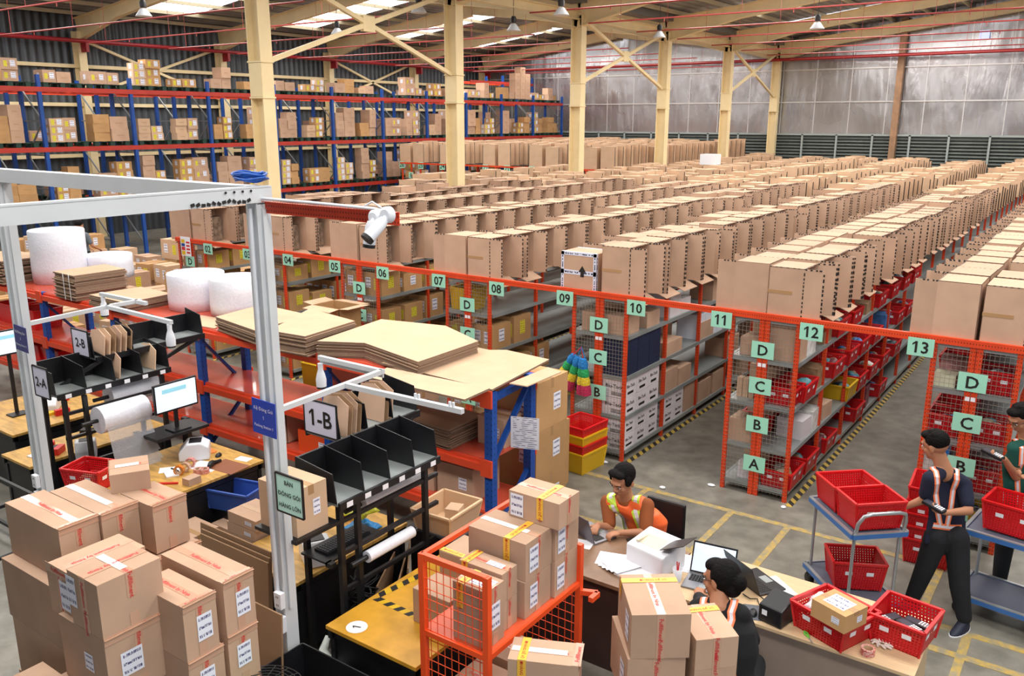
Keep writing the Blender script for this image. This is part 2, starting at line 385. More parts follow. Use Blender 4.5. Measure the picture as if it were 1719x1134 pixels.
# columns, rafters
YC=[2.12+5.81*i for i in range(-2,6)]
def isec(mb,p0,p1,wf,h0,h1,up):
    # I-section member from p0 to p1 ; flange width wf, web depth h0->h1 ; up = web direction
    p0=V(p0);p1=V(p1);d=(p1-p0).normalized();u=V(up);u=(u-d*u.dot(d)).normalized();s_=d.cross(u)
    def prism(hw0,hw1,c0,c1,sw):
        vs=[]
        for p,hw,c in ((p0,hw0,c0),(p1,hw1,c1)):
            for i,j in ((-1,-1),(1,-1),(1,1),(-1,1)): vs.append(p+s_*(i*sw)+u*(c+j*hw))
        mb.add(vs,[(3,2,1,0),(4,5,6,7),(0,1,5,4),(1,2,6,5),(2,3,7,6),(3,0,4,7)])
    prism(h0/2,h1/2,0,0,.01); prism(.012,.012,h0/2,h1/2,wf/2); prism(.012,.012,-h0/2,-h1/2,wf/2)
CLAB=['','cream steel column outside the view to the left','cream steel column nearest the camera, behind the white frame corner','cream steel column standing left of the white camera arm end','cream steel column rising behind the green placard 20','cream steel column fourth from the left, brace plate on its left','cream steel column fifth from the left, slim, before the foil wall','rusty-footed cream column standing at the foil back wall']
for i,y in enumerate(YC):
    if y<0: continue
    t=thing('steel_column',CLAB[i],'column',(-.07,y,0))
    mb=MB(); isec(mb,(-.07,y,0),(-.07,y,7.1),.28,.34,.34,(1,0,0))
    for z in (5.2,4.55): mb.bx(-.27,.13,y-.155,y+.155,z-.015,z+.015)
    mb.bx(-.32,.18,y-.2,y+.2,0,.03)
    mb.build('column_shaft',CREAM,t,world=True)
    mb=MB(); mb.bx(-.245,.105,y-.145,y+.145,4.57,5.18); mb.build('bracket',CREAM,t,world=True)
mb=MB()
for y in YC+[31.3]:
    if y<-6: continue
    # left wall pilasters
    isec(mb,(-16.8,y,0),(-16.8,y,7.1),.28,.36,.36,(1,0,0))
struct(mb.build('trim_7',CREAM))
for y in YC+[31.35]:
    if y<-6: continue
    mb=MB()
    for a,b in ((-16.8,-8.5),(-.07,-8.5),(-.07,10),(20,10)):
        za=7.2; zb=rz_at(b-.01 if a<b else b+.01)-.52
        s_=1 if b>a else -1
        xm=a+s_*2.6; zm=za+.05+(rz_at(xm)-7.7)
        isec(mb,(a,y,za-.05),(xm,y,zm),.2,.75,.4,(0,0,1))
        isec(mb,(xm,y,zm),(b,y,zb+.1),.2,.4,.42,(0,0,1))
    struct(mb.build('trim_8',CREAM))
mb=MB(); mb.bx(-.35,.2,-20,31.5,7.42,7.68); struct(mb.build('trim_9',mat('gutter_grey',(110,112,112),.5)))
mb=MB(); isec(mb,(-.07,-8,7.1),(-.07,31.2,7.1),.15,.22,.22,(0,0,1)); struct(mb.build('trim_10',CREAM))
# cross bracing
mb=MB()
for y0,y1 in ((2.12,7.93),(13.74,19.55),(25.36,31.1)):
    a0=V((-.07,y0+.1,5.2));a1=V((-.07,y1-.1,7.05));b0=V((-.07,y0+.1,7.05));b1=V((-.07,y1-.1,5.2))
    mb.bar(a0,a1,.09); mb.bar(b0,b1,.09); mb.box(((a0+a1)/2),(.1,.35,.32))
for y0,y1 in ((-3.7,2.12),(7.93,13.74),(19.55,25.36)):
    for zz in ((3.6,6.9),):
        mb.bar((-16.9,y0,zz[0]+1.3),(-16.9,y1,zz[1]),.09); mb.bar((-16.9,y0,zz[1]),(-16.9,y1,zz[0]+1.3),.09)
struct(mb.build('trim_5',CREAM))
# sprinkler pipes
RPIPE=mat('red_pipe',(150,30,38),.4)
mb=MB(); mb.tube((-16.3,-10,6.75),(-16.3,31.2,6.75),.07,10)
for y in YC:
    mb.bx(-16.6,-16.25,y-.05,y+.05,6.4,6.75)
tag(mb.build('fire_main_pipe',RPIPE),'thick red fire main running along the dark corrugated left wall','pipe')
mb=MB(); mb.tube((-.6,-6,7.25),(-.6,31,7.15),.08,10); tag(mb.build('fire_main_pipe',RPIPE),'thick red fire main running beside the row of cream columns','pipe')
mb=MB(); mb.tube((-16.3,30.88,6.75),(28,30.88,6.85),.07,10); tag(mb.build('fire_main_pipe',RPIPE),'thick red fire main crossing the silver foil back wall','pipe')
LRP=mat('pale_red_pipe',(172,66,64),.4)
k=0
y=1.2
while y<31:
    for x0,x1,zz,sd in ((-14.5,-1,6.55,'left'),(.8,14.5,6.75,'right')):
        mb=MB(); mb.tube((x0,y,zz),(x1,y,zz),.02,8)
        x=x0+1
        while x<x1:
            mb.tube((x,y,zz),(x,y,rz_at(x)-.2),.006,5); mb.tube((x+1.3,y,zz),(x+1.3,y,zz-.09),.012,5); x+=3.4
        tag(mb.build('sprinkler_pipe',LRP),'thin red sprinkler pipe hung under the roof %s of the cream columns'%sd,'pipe','sprinkler pipes under the %s roof bays'%sd)
        k+=1
    y+=2.9
# high bay lamps
LAMPW=mat('lamp_glow',(255,250,240),.5,emis=6); LAMPB=mat('lamp_shade_white',(215,220,225),.3); LAMPC=mat('lamp_driver_black',(30,30,34),.5)
t0=None
for i,(px,py,z,desc) in enumerate(((241,20,6.6,'at the top left above the pallet racks'),(566,52,6.6,'beside the cream roof brace of the first bay'),(862,45,6.5,'between the second and third cream columns'),(942,18,6.6,'just left of the third cream column'),(1372,42,6.6,'over the carton racks right of the last column'),(1107,57,6.6,'behind the fourth cream column'),(703,14,6.7,'high left of the second column'))):
    p=atZ(px,py,z)
    t=thing('high_bay_lamp','round white high bay lamp hanging %s'%desc,'lamp',p,0,None)
    if not t0:
        mb=MB(); mb.lathe([(.05,.08),(.08,.06),(.18,-.08),(.19,-.1),(.15,-.1)]); mb.build('lamp_shade',LAMPB,t)
        mb=MB(); mb.lathe([(.0,-.095),(.16,-.098)],n=20); mb.build('diffuser',LAMPW,t)
        mb=MB(); mb.lathe([(.07,.1),(.08,.2),(.05,.26)]); mb.build('driver_housing',LAMPC,t)
        mb=MB(); mb.tube((0,0,.26),(0,0,1.5),.008,6); mb.build('hanging_rod',LAMPC,t); t0=t
    else:
        for ch in t0.children: c=ch.copy(); COL.objects.link(c); c.parent=t
# exit-like blue sign board on back wall
p=atY(1653,58,31.5)
mb=MB(); mb.bx(-.18,.18,-.04,0,-.16,.16); o=mb.build('wall_sign',mat('pale_sign_glow',(200,214,255),.5,emis=1.2),None); o.location=p; tag(o,'small glowing pale blue sign on the silver foil wall','sign')
# floor lines
YEL=mat('worn_yellow_line',(190,158,78),.6,var=.5,scale=14,c2=(146,138,116))
mb=MB(); mb.bx(4,16,-.62,-.54,0,.003)
for x in (9.6,10.62,11.24,12.7): mb.bx(x-.035,x+.035,-1.62,-.62,0,.0035)
mb.bx(9.2,16,-1.7,-1.62,0,.003)
mb.bx(13.05,13.12,-2.6,-1.7,0,.004); mb.bx(12.4,16,-2.08,-2.0,0,.0045)
struct(mb.build('trim_11',YEL))
def hazard():
    m=mat('hazard_tape',(196,164,60),.5); t,b,N,Lk=nodes(m)
    tc=N('ShaderNodeTexCoord'); sp=N('ShaderNodeSeparateXYZ'); Lk(tc.outputs['Object'],sp.inputs[0])
    mu=N('ShaderNodeMath'); mu.operation='MULTIPLY'; mu.inputs[1].default_value=1/.16; Lk(sp.outputs[1],mu.inputs[0])
    m2=N('ShaderNodeMath'); m2.operation='MULTIPLY'; m2.inputs[1].default_value=1/.16; Lk(sp.outputs[0],m2.inputs[0])
    ad=N('ShaderNodeMath'); ad.operation='ADD'; Lk(mu.outputs[0],ad.inputs[0]); Lk(m2.outputs[0],ad.inputs[1])
    fr=N('ShaderNodeMath'); fr.operation='FRACT'; Lk(ad.outputs[0],fr.inputs[0])
    lt=N('ShaderNodeMath'); lt.operation='LESS_THAN'; lt.inputs[1].default_value=.5; Lk(fr.outputs[0],lt.inputs[0])
    mx=N('ShaderNodeMix'); mx.data_type='RGBA'; Lk(lt.outputs[0],mx.inputs[0]); mx.inputs[6].default_value=(*lin((190,160,70)),1); mx.inputs[7].default_value=(*lin((40,38,34)),1)
    Lk(mx.outputs[2],b.inputs['Base Color']); return m
HAZ=hazard()
# ================= ORANGE SHELVING (aisle racks) =================
PX,RW=2.0511,.771
LEN=30.6
LV=[.13,.58,1.09,1.6]
wire=MB()
for i in range(1,8): wire.bx(i*.0475-.0012,i*.0475+.0012,-.002,.002,.06,2.03)
z=.08
while z<2.03: wire.bx(.0,.375,-.002,.002,z-.0012,z+.0012); z+=.048
WM=None
NUM={-1:None,0:('','02'),1:('03','04'),2:('05','06'),3:('07','08'),4:('09','10'),5:('11','12'),6:('13','')}
LETZ={'D':1.71,'C':1.30,'B':.85,'A':.38}
RK={}
def placard(s,x,z,w,h,parent,y=-.035,name='placard'):
    mb=MB(); mb.bx(x-w/2,x+w/2,y-.004,y,z-h/2,z+h/2); o=mb.build(name,MINT,parent,world=True)
    m2=MB(); m2.text(s,h*.9,(x,y-.004,z),(1,0,0),(0,0,1),0,True); m2.build('lettering',BLK,o) ; o.children[0].matrix_parent_inverse=M4.Identity(4)
    for v in o.children[0].data.vertices: v.co-=parent.location
    return o
def between(k): 
    a,b=NUM.get(k) or ('','')
    return {0:'at placard two',1:'at placards three and four',2:'at placards five and six',3:'at placards seven and eight',4:'at placards nine and ten',5:'at placards eleven and twelve',6:'at placard thirteen',-1:'left of the column row'}[k]
for k in range(-1,7):
    x0=k*PX; y0=0 if k>=0 else 8.0
    n=int((LEN-y0)/1.1) if k>=0 else 7
    t=thing('shelving_rack','long orange post shelving rack %s'%between(k),'rack',(x0,y0,0)); RK[k]=t
    def post(mb,x,y,h=2.045,w=.042): mb.bx(x-w/2,x+w/2,y-w/2,y+w/2,0,h)
    # front posts (wide perforated angle faces)
    for nm,xs in (('post',.022),('post',RW-.022)):
        mb=MB(); mb.bx(xs-.024,xs+.024,-.03,.0,0,2.1); mb.build(nm,ORGP,t)
    for xs in (RW/2-.03,RW/2+.03):
        mb=MB(); mb.bx(xs-.027,xs+.027,-.03,.0,0,2.1); mb.build('post',ORGP,t)
    far=MB()
    for j in range(1,n+1):
        for xs in (.022,RW-.022):
            if j<=10:
                mb=MB(); post(mb,xs,j*1.1); mb.build('post',ORGP,t)
            else: post(far,xs,j*1.1)
    if far.v: far.build('posts',ORGP,t)['kind']='stuff'
    for z in LV+[2.06]:
        mb=MB(); mb.bx(.03,RW-.03,.0,n*1.1,z-.012,z); mb.bx(.0,.03,.03,n*1.1,z-.045,z+.004); mb.bx(RW-.03,RW,.03,n*1.1,z-.045,z+.004); mb.bx(.04,RW-.04,-.02,.0,z-.045,z+.004)
        mb.build('shelf',GREYS,t)
    if k>=0:
        for xs in (.04,RW/2+.055):
            if WM is None: o=wire.build('wire_panel',WIRE,t); WM=o.data
            else: o=bpy.data.objects.new('wire_panel',WM); COL.objects.link(o); o.parent=t
            o.location=(xs-.02,-.036,0); o.scale=(.88,1,1)
        a,b=NUM[k]
        if a: placard(a,x0-.1,1.99,.24,.18,t,-.05)
        if b: placard(b,x0+RW+.12,1.99,.24,.18,t,-.05)
        if k>0:
            for L,z in LETZ.items():
                if k==4 and L=='A': continue
                placard(L,x0+RW/2+(.0 if k<6 else 0),z,.25,.185,t)
        else: placard('D',x0+.33,1.72,.25,.185,t)
    mb=MB()
    for xs in (RW/2-.045,RW/2+.005): mb.bx(xs,xs+.04,-.034,-.03,1.52,1.56)
    mb.build('sticker',PAPER,t)
    # floor tape
    mb=MB(); mb.bx(x0+RW+.02,x0+RW+.09,-.1+y0,y0+n*1.1,0,.004); struct(mb.build('trim_12',HAZ))
# header rail across the aisles
mb=MB(); mb.bx(-.05,6*PX+4,-.045,.0,2.05,2.12); tag(mb.build('header_rail',ORGP),'long perforated orange rail tying the rack fronts together above the aisles','rail')
placard_sign=MB(); placard_sign.bx(-.14,.14,-.004,0,-.17,.17); placard_sign.bx(-.12,-.02,-.006,-.004,.06,.12,1); placard_sign.bx(-.12,-.02,-.006,-.004,.0,.05,2); placard_sign.bx(-.12,-.02,-.006,-.004,-.07,-.01,3); placard_sign.bx(-.12,-.02,-.006,-.004,-.15,-.08,1)
for q in range(4): placard_sign.bx(.02,.12,-.006,-.004,-.12+q*.06,-.09+q*.06,3)
o=placard_sign.build('notice_board',[PAPER,YELP,BLU,RTXT]); o.location=(.26,-.05,1.98); tag(o,'white notice sheet with yellow, blue and red blocks hung beside placard 02','sign')
# ================= CARTONS ON TOP OF THE RACKS =================
def carton_body(hh,dd,marks=True,open_=True):
    # body: x 0..-.38 (open towards +x), y 0..dd
    mb=MB(); t=.006;w=.38
    mb.bx(-w,0,0,t,0,hh); mb.bx(-w,0,dd-t,dd,0,hh); mb.bx(-w,0,0,dd,hh-t,hh); mb.bx(-w,0,0,dd,0,t); mb.bx(-w,-w+t,0,dd,0,hh)
    mb.bx(-w-.001,-.12,-.002,0,hh*.5,hh*.5+.035,2)
    if marks:
        z=.01
        while z<hh-.02:
            l=random.uniform(.015,.035); mb.bx(-.012,0,-.003,-.0005,z,z+l,1); z+=l+random.uniform(.012,.03)
        x=-w
        while x<-.03:
            l=random.uniform(.015,.03); mb.bx(x,x+l,-.002,.01,hh-.004,hh+.001,1); x+=l+random.uniform(.02,.05)
        y=0
        while y<dd-.03:
            l=random.uniform(.02,.04); mb.bx(-.014,0,y,y+l,hh-.004,hh+.0015,1); y+=l+random.uniform(.02,.04)
    mb.bx(-w+.02,-.12,.06,dd-.06,.01,hh*.72,3)
    return mb
def flap_mb(hh,f=.2):
    mb=MB(); mb.bx(0,f,-.006,0,0,hh,0)
    z=.01
    while z<hh-.03:
        l=random.uniform(.018,.04); mb.bx(f-.014,f+.002,-.009,-.0055,z,z+l,1); z+=l+random.uniform(.012,.03)
    x=0
    while x<f-.03:
        l=random.uniform(.015,.03); mb.bx(x,x+l,-.009,.001,hh-.012,hh+.002,1); x+=l+random.uniform(.01,.04)
    return mb
BOXIN=mat('packed_goods_in_carton',(120,100,84),.8,var=.45,scale=14)
CM=[CARD,BLK,TAPEB,BOXIN]
bodies=[];flaps=[]
for hh,dd in ((.59,.48),(.57,.46),(.62,.5),(.54,.44),(.5,.48)):
    b=carton_body(hh,dd).build('carton_body',CM); f=flap_mb(hh).build('side_flap',CM)
    bf=MB(); bf.add([(0,.02,.0),(0,dd-.02,.0),(.17,dd-.04,-.07),(.17,.04,-.07),(0,.02,.006),(0,dd-.02,.006),(.17,dd-.04,-.064),(.17,.04,-.064)],[(3,2,1,0),(4,5,6,7),(0,1,5,4),(1,2,6,5),(2,3,7,6),(3,0,4,7)]); bb=bf.build('bottom_flap',CM)
    bodies.append((b.data,dd,hh)); flaps.append((f.data,bb.data))
    for o in (b,f,bb): bpy.data.objects.remove(o)
def one(me,name,parent,loc=(0,0,0),rz=0):
    o=bpy.data.objects.new(name,me); COL.objects.link(o); o.parent=parent; o.location=loc; o.rotation_euler=(0,0,rz); return o
ordn=['first','second','third','fourth','fifth','sixth']
slots=[]
stuff=MB()
TOPZ=2.066
def far_box(mb,x,y,z,side,hh,dd):
    # side +1 opens to +x
    s_=side
    def X(a,b): return (x+s_*a,x+s_*b) if s_>0 else (x+s_*b,x+s_*a)
    a,b=X(-.38,0); mb.bx(a,b,y,y+dd,z,z+hh)
    a,b=X(0,.19); mb.bx(a,b,y,y+.008,z,z+hh-.01)
    a,b=X(.17,.192); mb.bx(a,b,y-.002,y,z+.02,z+hh-.03,1)
    a,b=X(-.36,.0); mb.bx(a,b,y-.001,y+.012,z+hh,z+hh+.001,1)
for k in range(-1,7):
    for side in (-1,1):
        xe=k*PX+(RW+.01 if side>0 else -.01)
        y=.0 if k>=0 else 8.2
        if k==3 and side>0: y=-.02
        i=0
        hb=random.choice([0,1,2])
        while y<(LEN-.6 if k>=0 else 15.2):
            if k==0 and side<0 and min(abs(y+.25-yc_) for yc_ in YC)<.55: y+=.3; continue
            if random.random()<.15: hb=random.randrange(5)
            vi=hb if random.random()<.8 else random.randrange(5)
            if k in (5,6) and y<6: vi=random.choice((0,0,1))
            gap=random.random()<(.03 if y>1 else 0)
            if k==2 and side<0 and i==0: gap=False
            dd=bodies[vi][1]
            if not gap: slots.append((y,k,side,xe,vi,i))
            y+=dd+.075; i+=0 if gap else 1
def vis(s):
    y,k,side,xe,vi,i=s
    d=(V((xe,y,2.4))-CP).length
    return d*(1.0 if side>0 or k<3 else 1.12)
slots.sort(key=vis)
for n,(y,k,side,xe,vi,i) in enumerate(slots):
    me,dd,hh=bodies[vi]
    if k==4 and side<0 and i==0: continue
    if n<292:
        first=(i==0)
        sd='right' if side>0 else 'left'
        if first: lab='large open carton foremost in the %s row, rack %s'%(sd,between(k)); g=None
        else:
            zone='near' if y<4 else 'middle' if y<9 else 'far'
            lab='open carton, %s from the front, %s row, rack %s'%(ow(i+1),sd,between(k)); g='%s row of cartons on the rack %s'%(sd,between(k))
        j=random.uniform(-.03,.03)
        t=thing('open_carton',lab,'carton',(xe+random.uniform(-.02,.02),y+(dd if side<0 else 0),TOPZ),(0 if side>0 else math.pi)+j,g)
        one(me,'carton_body',t)
        # flaps: near flap (faces camera) and far flap
        a=random.uniform(-.12,.25) if not first else random.uniform(-.05,.05)
        if side>0:
            one(flaps[vi][0],'side_flap',t,(0,.006,0),-a*.6); one(flaps[vi][0],'side_flap',t,(0,dd,0),random.uniform(.1,.5))
        else:
            one(flaps[vi][0],'side_flap',t,(0,.006,0),-random.uniform(.1,.5)); one(flaps[vi][0],'side_flap',t,(0,dd,0),a*.6)
        if random.random()<.6: one(flaps[vi][1],'bottom_flap',t)
    else:
        far_box(stuff,xe,y,TOPZ,side,hh+random.uniform(-.1,.08),dd)
tag(stuff.build('far_cartons',[CARD2,BLK]),'hundreds of brown cartons filling the rack tops toward the foil wall','cartons',None,'stuff')
# tall taped carton with blue-white tape at placard 09
t=thing('taped_carton','brown carton edged in blue and white printed tape, standing above placard 09','carton',(8.0,.02,TOPZ),0)
mb=MB(); mb.bx(0,.5,0,.42,0,.5); mb.build('carton_body',CARD,t)
TBW=print_label('blue_white_printed_tape',(214,218,236),(40,44,70),1,26)
mb=MB()
mb.panel((.25,-.001,.25),(1,0,0),(0,0,1),.5,.055,0); mb.panel((.02,-.001,.25),(0,0,1),(-1,0,0),.5,.04,0); mb.panel((.48,-.001,.25),(0,0,1),(-1,0,0),.5,.04,0)
mb.panel((.25,-.001,.48),(1,0,0),(0,0,1),.5,.04,0); mb.panel((.25,-.001,.02),(1,0,0),(0,0,1),.5,.04,0)
mb.panel((.25,.02,.501),(1,0,0),(0,1,0),.5,.04,0); mb.panel((.25,.4,.501),(1,0,0),(0,1,0),.5,.04,0); mb.panel((.501,.02,.25),(0,0,1),(0,-1,0),.5,.04,0)
mb.build('printed_tape',TBW,t)
mb=MB(); mb.lathe([(.03,0),(.03,.002)],(.3,0,0),6,mx=None); mb=MB()
mb.add([(.28,-.003,.2),(.33,-.003,.2),(.33,-.003,.26),(.36,-.003,.26),(.305,-.003,.34),(.25,-.003,.26),(.28,-.003,.26)],[tuple(range(7))]); mb.build('black_arrow',BLK,t)
# second shelf-end box already hidden for k==4 left row
# ================= GOODS ON THE SHELVES =================
def goods(name,label,cat,x,y,z,w,d,h,m,group=None,rz=0,sub=None):
    mb=MB(); mb.bx(-w/2,w/2,-d/2,d/2,0,h)
    o=mb.build(name,m); o.location=(x,y,z); o.rotation_euler=(0,0,rz); tag(o,label,cat,group); return o
NAVY=print_label('navy_box_print',(22,34,66),(196,206,222),3,5)
BTK=mat('white_printed_carton',(222,216,220),.6)
def white_ctn(x,y,z,w,d,h,label,group):
    mb=MB(); mb.bx(-w/2,w/2,-d/2,d/2,0,h)
    o=mb.build('white_carton',BTK); o.location=(x,y,z); tag(o,label,'carton',group)
    m2=MB(); m2.text('Blu-Tack',h*.3,(0.02,-d/2,h*.62),(1,0,0),(0,0,1),0,True); m2.text('Blu-Tack',h*.26,(w/2,0,h*.62),(0,1,0),(0,0,1),0,True)
    m2.bx(-.02,w/2-.03,-d/2-.002,-d/2,h*.12,h*.14); m2.bx(-.02,w/2-.03,-d/2-.002,-d/2,h*.3,h*.32)
    for q in range(9): m2.bx(-.015+q*.016,-.008+q*.016,-d/2-.002,-d/2,h*.15,h*.29)
    m2.bx(w/2,w/2+.001,-d/4,d/4,h*.15,h*.3); m2.build('printed_marks',BLK,o)
def red_bin(x,y,z,w,d,h,label,group=None,m=None,rz=0,name='plastic_bin',cat='bin',solid=False):
    """open crate with rim"""
    t=thing(name,label,cat,(x,y,z),rz,group); m=m or (REDP if solid else REDM); k=.86
    mb=MB(); tt=.004
    P=[(-w/2*k,-d/2*k,0),(w/2*k,-d/2*k,0),(w/2*k,d/2*k,0),(-w/2*k,d/2*k,0)];Q=[(-w/2,-d/2,h),(w/2,-d/2,h),(w/2,d/2,h),(-w/2,d/2,h)]
    Pi=[(a*.97,b*.97,.006) for a,b,_ in P];Qi=[(a*.97,b*.97,h) for a,b,_ in Q]
    mb.add(P+Q,[(0,1,5,4),(1,2,6,5),(2,3,7,6),(3,0,4,7)]); mb.add(Pi+Qi,[(4,5,1,0),(5,6,2,1),(6,7,3,2),(7,4,0,3)])
    mb.build('bin_walls',m,t)
    mb=MB(); mb.add(P+Pi,[(3,2,1,0),(4,5,6,7)]); mb.build('bin_base',SOLID.get(m.name,m),t)
    mb=MB(); r=.011
    for a,b in ((0,1),(1,2),(2,3),(3,0)): mb.bar(Q[a],Q[b],r*2,r*1.6)
    for a in range(4): mb.bar(P[a],Q[a],r*1.2)
    mb.build('rim',SOLID.get(m.name,m),t)
    if name in('plastic_bin','nested_bin') and m is REDM:
        mb=MB(); q=.93
        for sx_ in (-1,1): mb.panel((sx_*w*.2,-d/2*q-.004,h*.62),(1,0,0),(0,-.1,1),.06,.035,0)
        for sy_ in (-1,1): mb.panel((w/2*q+.004,sy_*d*.2,h*.62),(0,1,0),(.1,0,1),.06,.035,0)
        mb.build('bin_tag',PAPER,t)
    return t
SOLID={'red_perforated_plastic':REDP,'yellow_perforated_plastic':YELP,'beige_perforated_plastic':mat('beige_plastic',(226,190,152),.45)}
SOLID_ORG=mat('bright_red_plastic',(226,30,30),.35)
COLS=[mat('pack_%d'%i,c,.5,var=.25,scale=12) for i,c in enumerate(((190,200,210),(60,110,170),(180,170,150),(120,60,70),(214,214,210),(50,60,72),(150,120,90),(90,150,160)))]
x4=4*PX;x5=5*PX;x6=6*PX;x3=3*PX
# rack 09-10: right aisle side and front
for j in range(3):
    for r in range(3):
        goods('navy_carton','navy blue printed carton on the C shelf behind placard 10','carton',x4+RW-.19,.16+j*.32,LV[2]+.002+r*.152,.34,.31,.15,NAVY,'navy cartons on the C shelf of the rack with placard 10')
for j in range(3):
    for r in range(2):
        white_ctn(x4+RW-.19,.16+j*.32,LV[1]+.002+r*.23,.34,.31,.225,'white printed carton on the B shelf of the rack with placard 10','white cartons on the B shelf by placard 10')
        white_ctn(x4+RW-.19,.16+j*.32,LV[0]+.002+r*.2,.34,.31,.195,'white printed carton on the bottom shelf of the rack with placard 10','white cartons on the A shelf by placard 10')
for j in range(2):
    for r in range(2): white_ctn(x4+RW-.19,1.3+j*.32,LV[0]+.002+r*.2,.34,.31,.195,'white printed carton on the bottom shelf, second bay past placard 10','white cartons in the second bay of the bottom shelf')
g='brown cartons on the shelves of the second and third bay past placard 10'
lab='plain brown carton on the aisle side shelves past placard 10'
goods('brown_carton','long brown carton behind the wire on the D shelf of the rack with placard 09','carton',x4+.42,.2,LV[3]+.002,.62,.34,.24,CARD)
goods('brown_carton','brown carton on the D shelf edge just past placard 10','carton',x4+RW-.18,.72,LV[3]+.002,.32,.36,.2,CARD)
for (yy,lv,dy,hh) in ((1.35,1,.4,.3),(1.8,1,.4,.24),(1.4,2,.5,.18),(2.0,0,.34,.38),(2.55,0,.45,.3),(3.1,0,.5,.32),(2.5,2,.5,.25),(2.9,3,.5,.3),(3.6,1,.5,.3),(4.3,0,.5,.32),(4.2,2,.5,.3),(5,1,.5,.3)):
    goods('brown_carton',lab,'carton',x4+RW-.2,yy,LV[lv]+.002,.36,dy,hh,CARD,g)
for j in range(4):
    goods('white_carton','stacked white carton on the C shelf of the third bay past placard 10','carton',x4+RW-.2,2.35+j*.22,LV[2]+.002,.34,.21,.36,print_label('white_goods_print',(216,220,232),(110,120,150),5,8),'white stacked cartons on the C shelf of the third bay')
for j in range(2): goods('white_carton','white flip-lid carton on the D shelf behind placard 11','carton',x4+RW-.2,1.4+j*.33,LV[3]+.002,.34,.32,.3-.1*j,BTK,'white cartons on the D shelf left of placard 11')
# rack 03..08 brown boxes with yellow labels
def lab_box(x,y,z,w,d,h,label,group=None,rz=0,m=None,yl=True,face='f'):
    mb=MB(); mb.bx(-w/2,w/2,-d/2,d/2,0,h); mb.bx(-.03,.03,-d/2-.001,d/2+.001,h-.0005,h+.001,1); 
    mb.panel((w*.25,-d/2-.001,h*.5),(1,0,0),(0,0,1),min(.12,w*.3),h*.5,2 if yl else 3)
    mb.panel((-w*.22,-d/2-.001,h*.55),(1,0,0),(0,0,1),min(.14,w*.3),h*.45,3)
    mb.panel((w/2+.001,0,h*.55),(0,1,0),(0,0,1),min(.12,d*.35),h*.5,2 if yl else 3)
    o=mb.build('labelled_carton',[m or CARDY,TAPEB,YLAB,SHIP]); o.location=(x,y,z); o.rotation_euler=(0,0,rz); return tag(o,label,'carton',group)
for k in (0,1,2,3):
    for lv in (3,2,1,0):
        for j in range(7):
            for s_ in (-1,1):
                if k==3 and (lv==3 or (j>1 and lv==2) or random.random()<.5): continue
                if random.random()<.22 and j>0: continue
                if lv<2 and j>3: continue
                hh=random.uniform(.24,.38)
                lab_box(k*PX+(RW-.2 if s_>0 else .2),.26+j*.5,LV[lv]+.002,.36,.42,hh,'brown carton with stickers, %s shelf of the rack %s'%('ABCD'[lv],between(k)),'stickered cartons on the %s shelf of the rack %s'%('ABCD'[lv],between(k)),random.uniform(-.03,.03),yl=random.random()<.7)
# yellow plastic bag behind wire at 07-08
mb=MB(); mb.ell((0,0,.16),(.15,.14,.17)); mb.ell((.02,0,.04),(.17,.15,.05)); o=mb.build('yellow_crate',YELM); 
bpy.data.objects.remove(o)
red_bin(x3+.22,.2,LV[3]+.002,.38,.34,.3,'yellow perforated crate behind the wire of the D shelf beside placard 07',None,YELM,name='yellow_crate',cat='crate')
# rack 11-12: front and aisle side
goods('brown_carton','upright brown carton with blue print behind the wire left of placard 12','carton',x5+RW-.19,.2,LV[3]+.002,.34,.3,.42,CARD)
mb=MB(); mb.text('B',.07,(0,0,0),(0,0,1),(-1,0,0),0,True); 
o=mb.build('blue_print',BLU,bpy.data.objects.get('brown_carton')); bpy.data.objects.remove(o)
goods('brown_carton','small brown carton with a red round mark on the D shelf left of placard 12','carton',x5+.24,.22,LV[3]+.002,.3,.3,.2,CARD)
for i in range(3): goods('narrow_carton','narrow tan carton standing behind the C placard of the rack with placard 11','carton',x5+.1+i*.07,.16,LV[2]+.002,.06,.1,.22,CARD2,'narrow tan cartons behind the wire left of the C placard')
goods('brown_carton','wide brown carton on the B shelf, left half, rack with placard 11','carton',x5+.2,.2,LV[1]+.002,.34,.3,.26,CARD)
goods('white_carton','white carton on the bottom shelf left of the A placard','carton',x5+.26,.2,LV[0]+.002,.2,.24,.2,BTK)
def bin_items(t,w,d,h,cols,desc):
    for i in range(3):
        mb=MB(); mb.ell((0,0,0),(w*.2,d*.22,.05),n=8); o=mb.build('packed_item',random.choice(cols)); 
        p=t.location+V((random.uniform(-.2,.2)*w,random.uniform(-.25,.25)*d,h*.55+.03)); o.location=p; o.rotation_euler=(random.uniform(-.5,.5),random.uniform(-.5,.5),random.uniform(0,3))
        tag(o,'wrapped bundle in %s'%desc.replace('the ','',1),'package','wrapped bundles inside '+desc)
side=[(0,0,'r'),(.55,0,'r'),(1.1,0,'b'),(.4,1,'w'),(.75,1,'b'),(1.35,0,'r'),(1.9,0,'-'),(.25,2,'r'),(.8,2,'b'),(1.25,1,'c'),(1.4,2,'r'),(1.45,3,'r'),(2.1,3,'r'),(2.2,1,'y'),(2.1,2,'r'),(2.75,1,'r'),(2.7,2,'r'),(2.9,3,'b'),(.3,3,'b'),(.95,3,'b'),(2.75,0,'r'),(3.4,0,'b'),(3.4,1,'r'),(3.4,2,'r'),(3.5,3,'r'),(4.1,0,'r'),(4.1,1,'r'),(4.2,2,'b'),(4.3,3,'r'),(4.9,1,'r'),(4.9,2,'r'),(5.1,3,'r'),(5.6,2,'r'),(5.8,3,'r')]
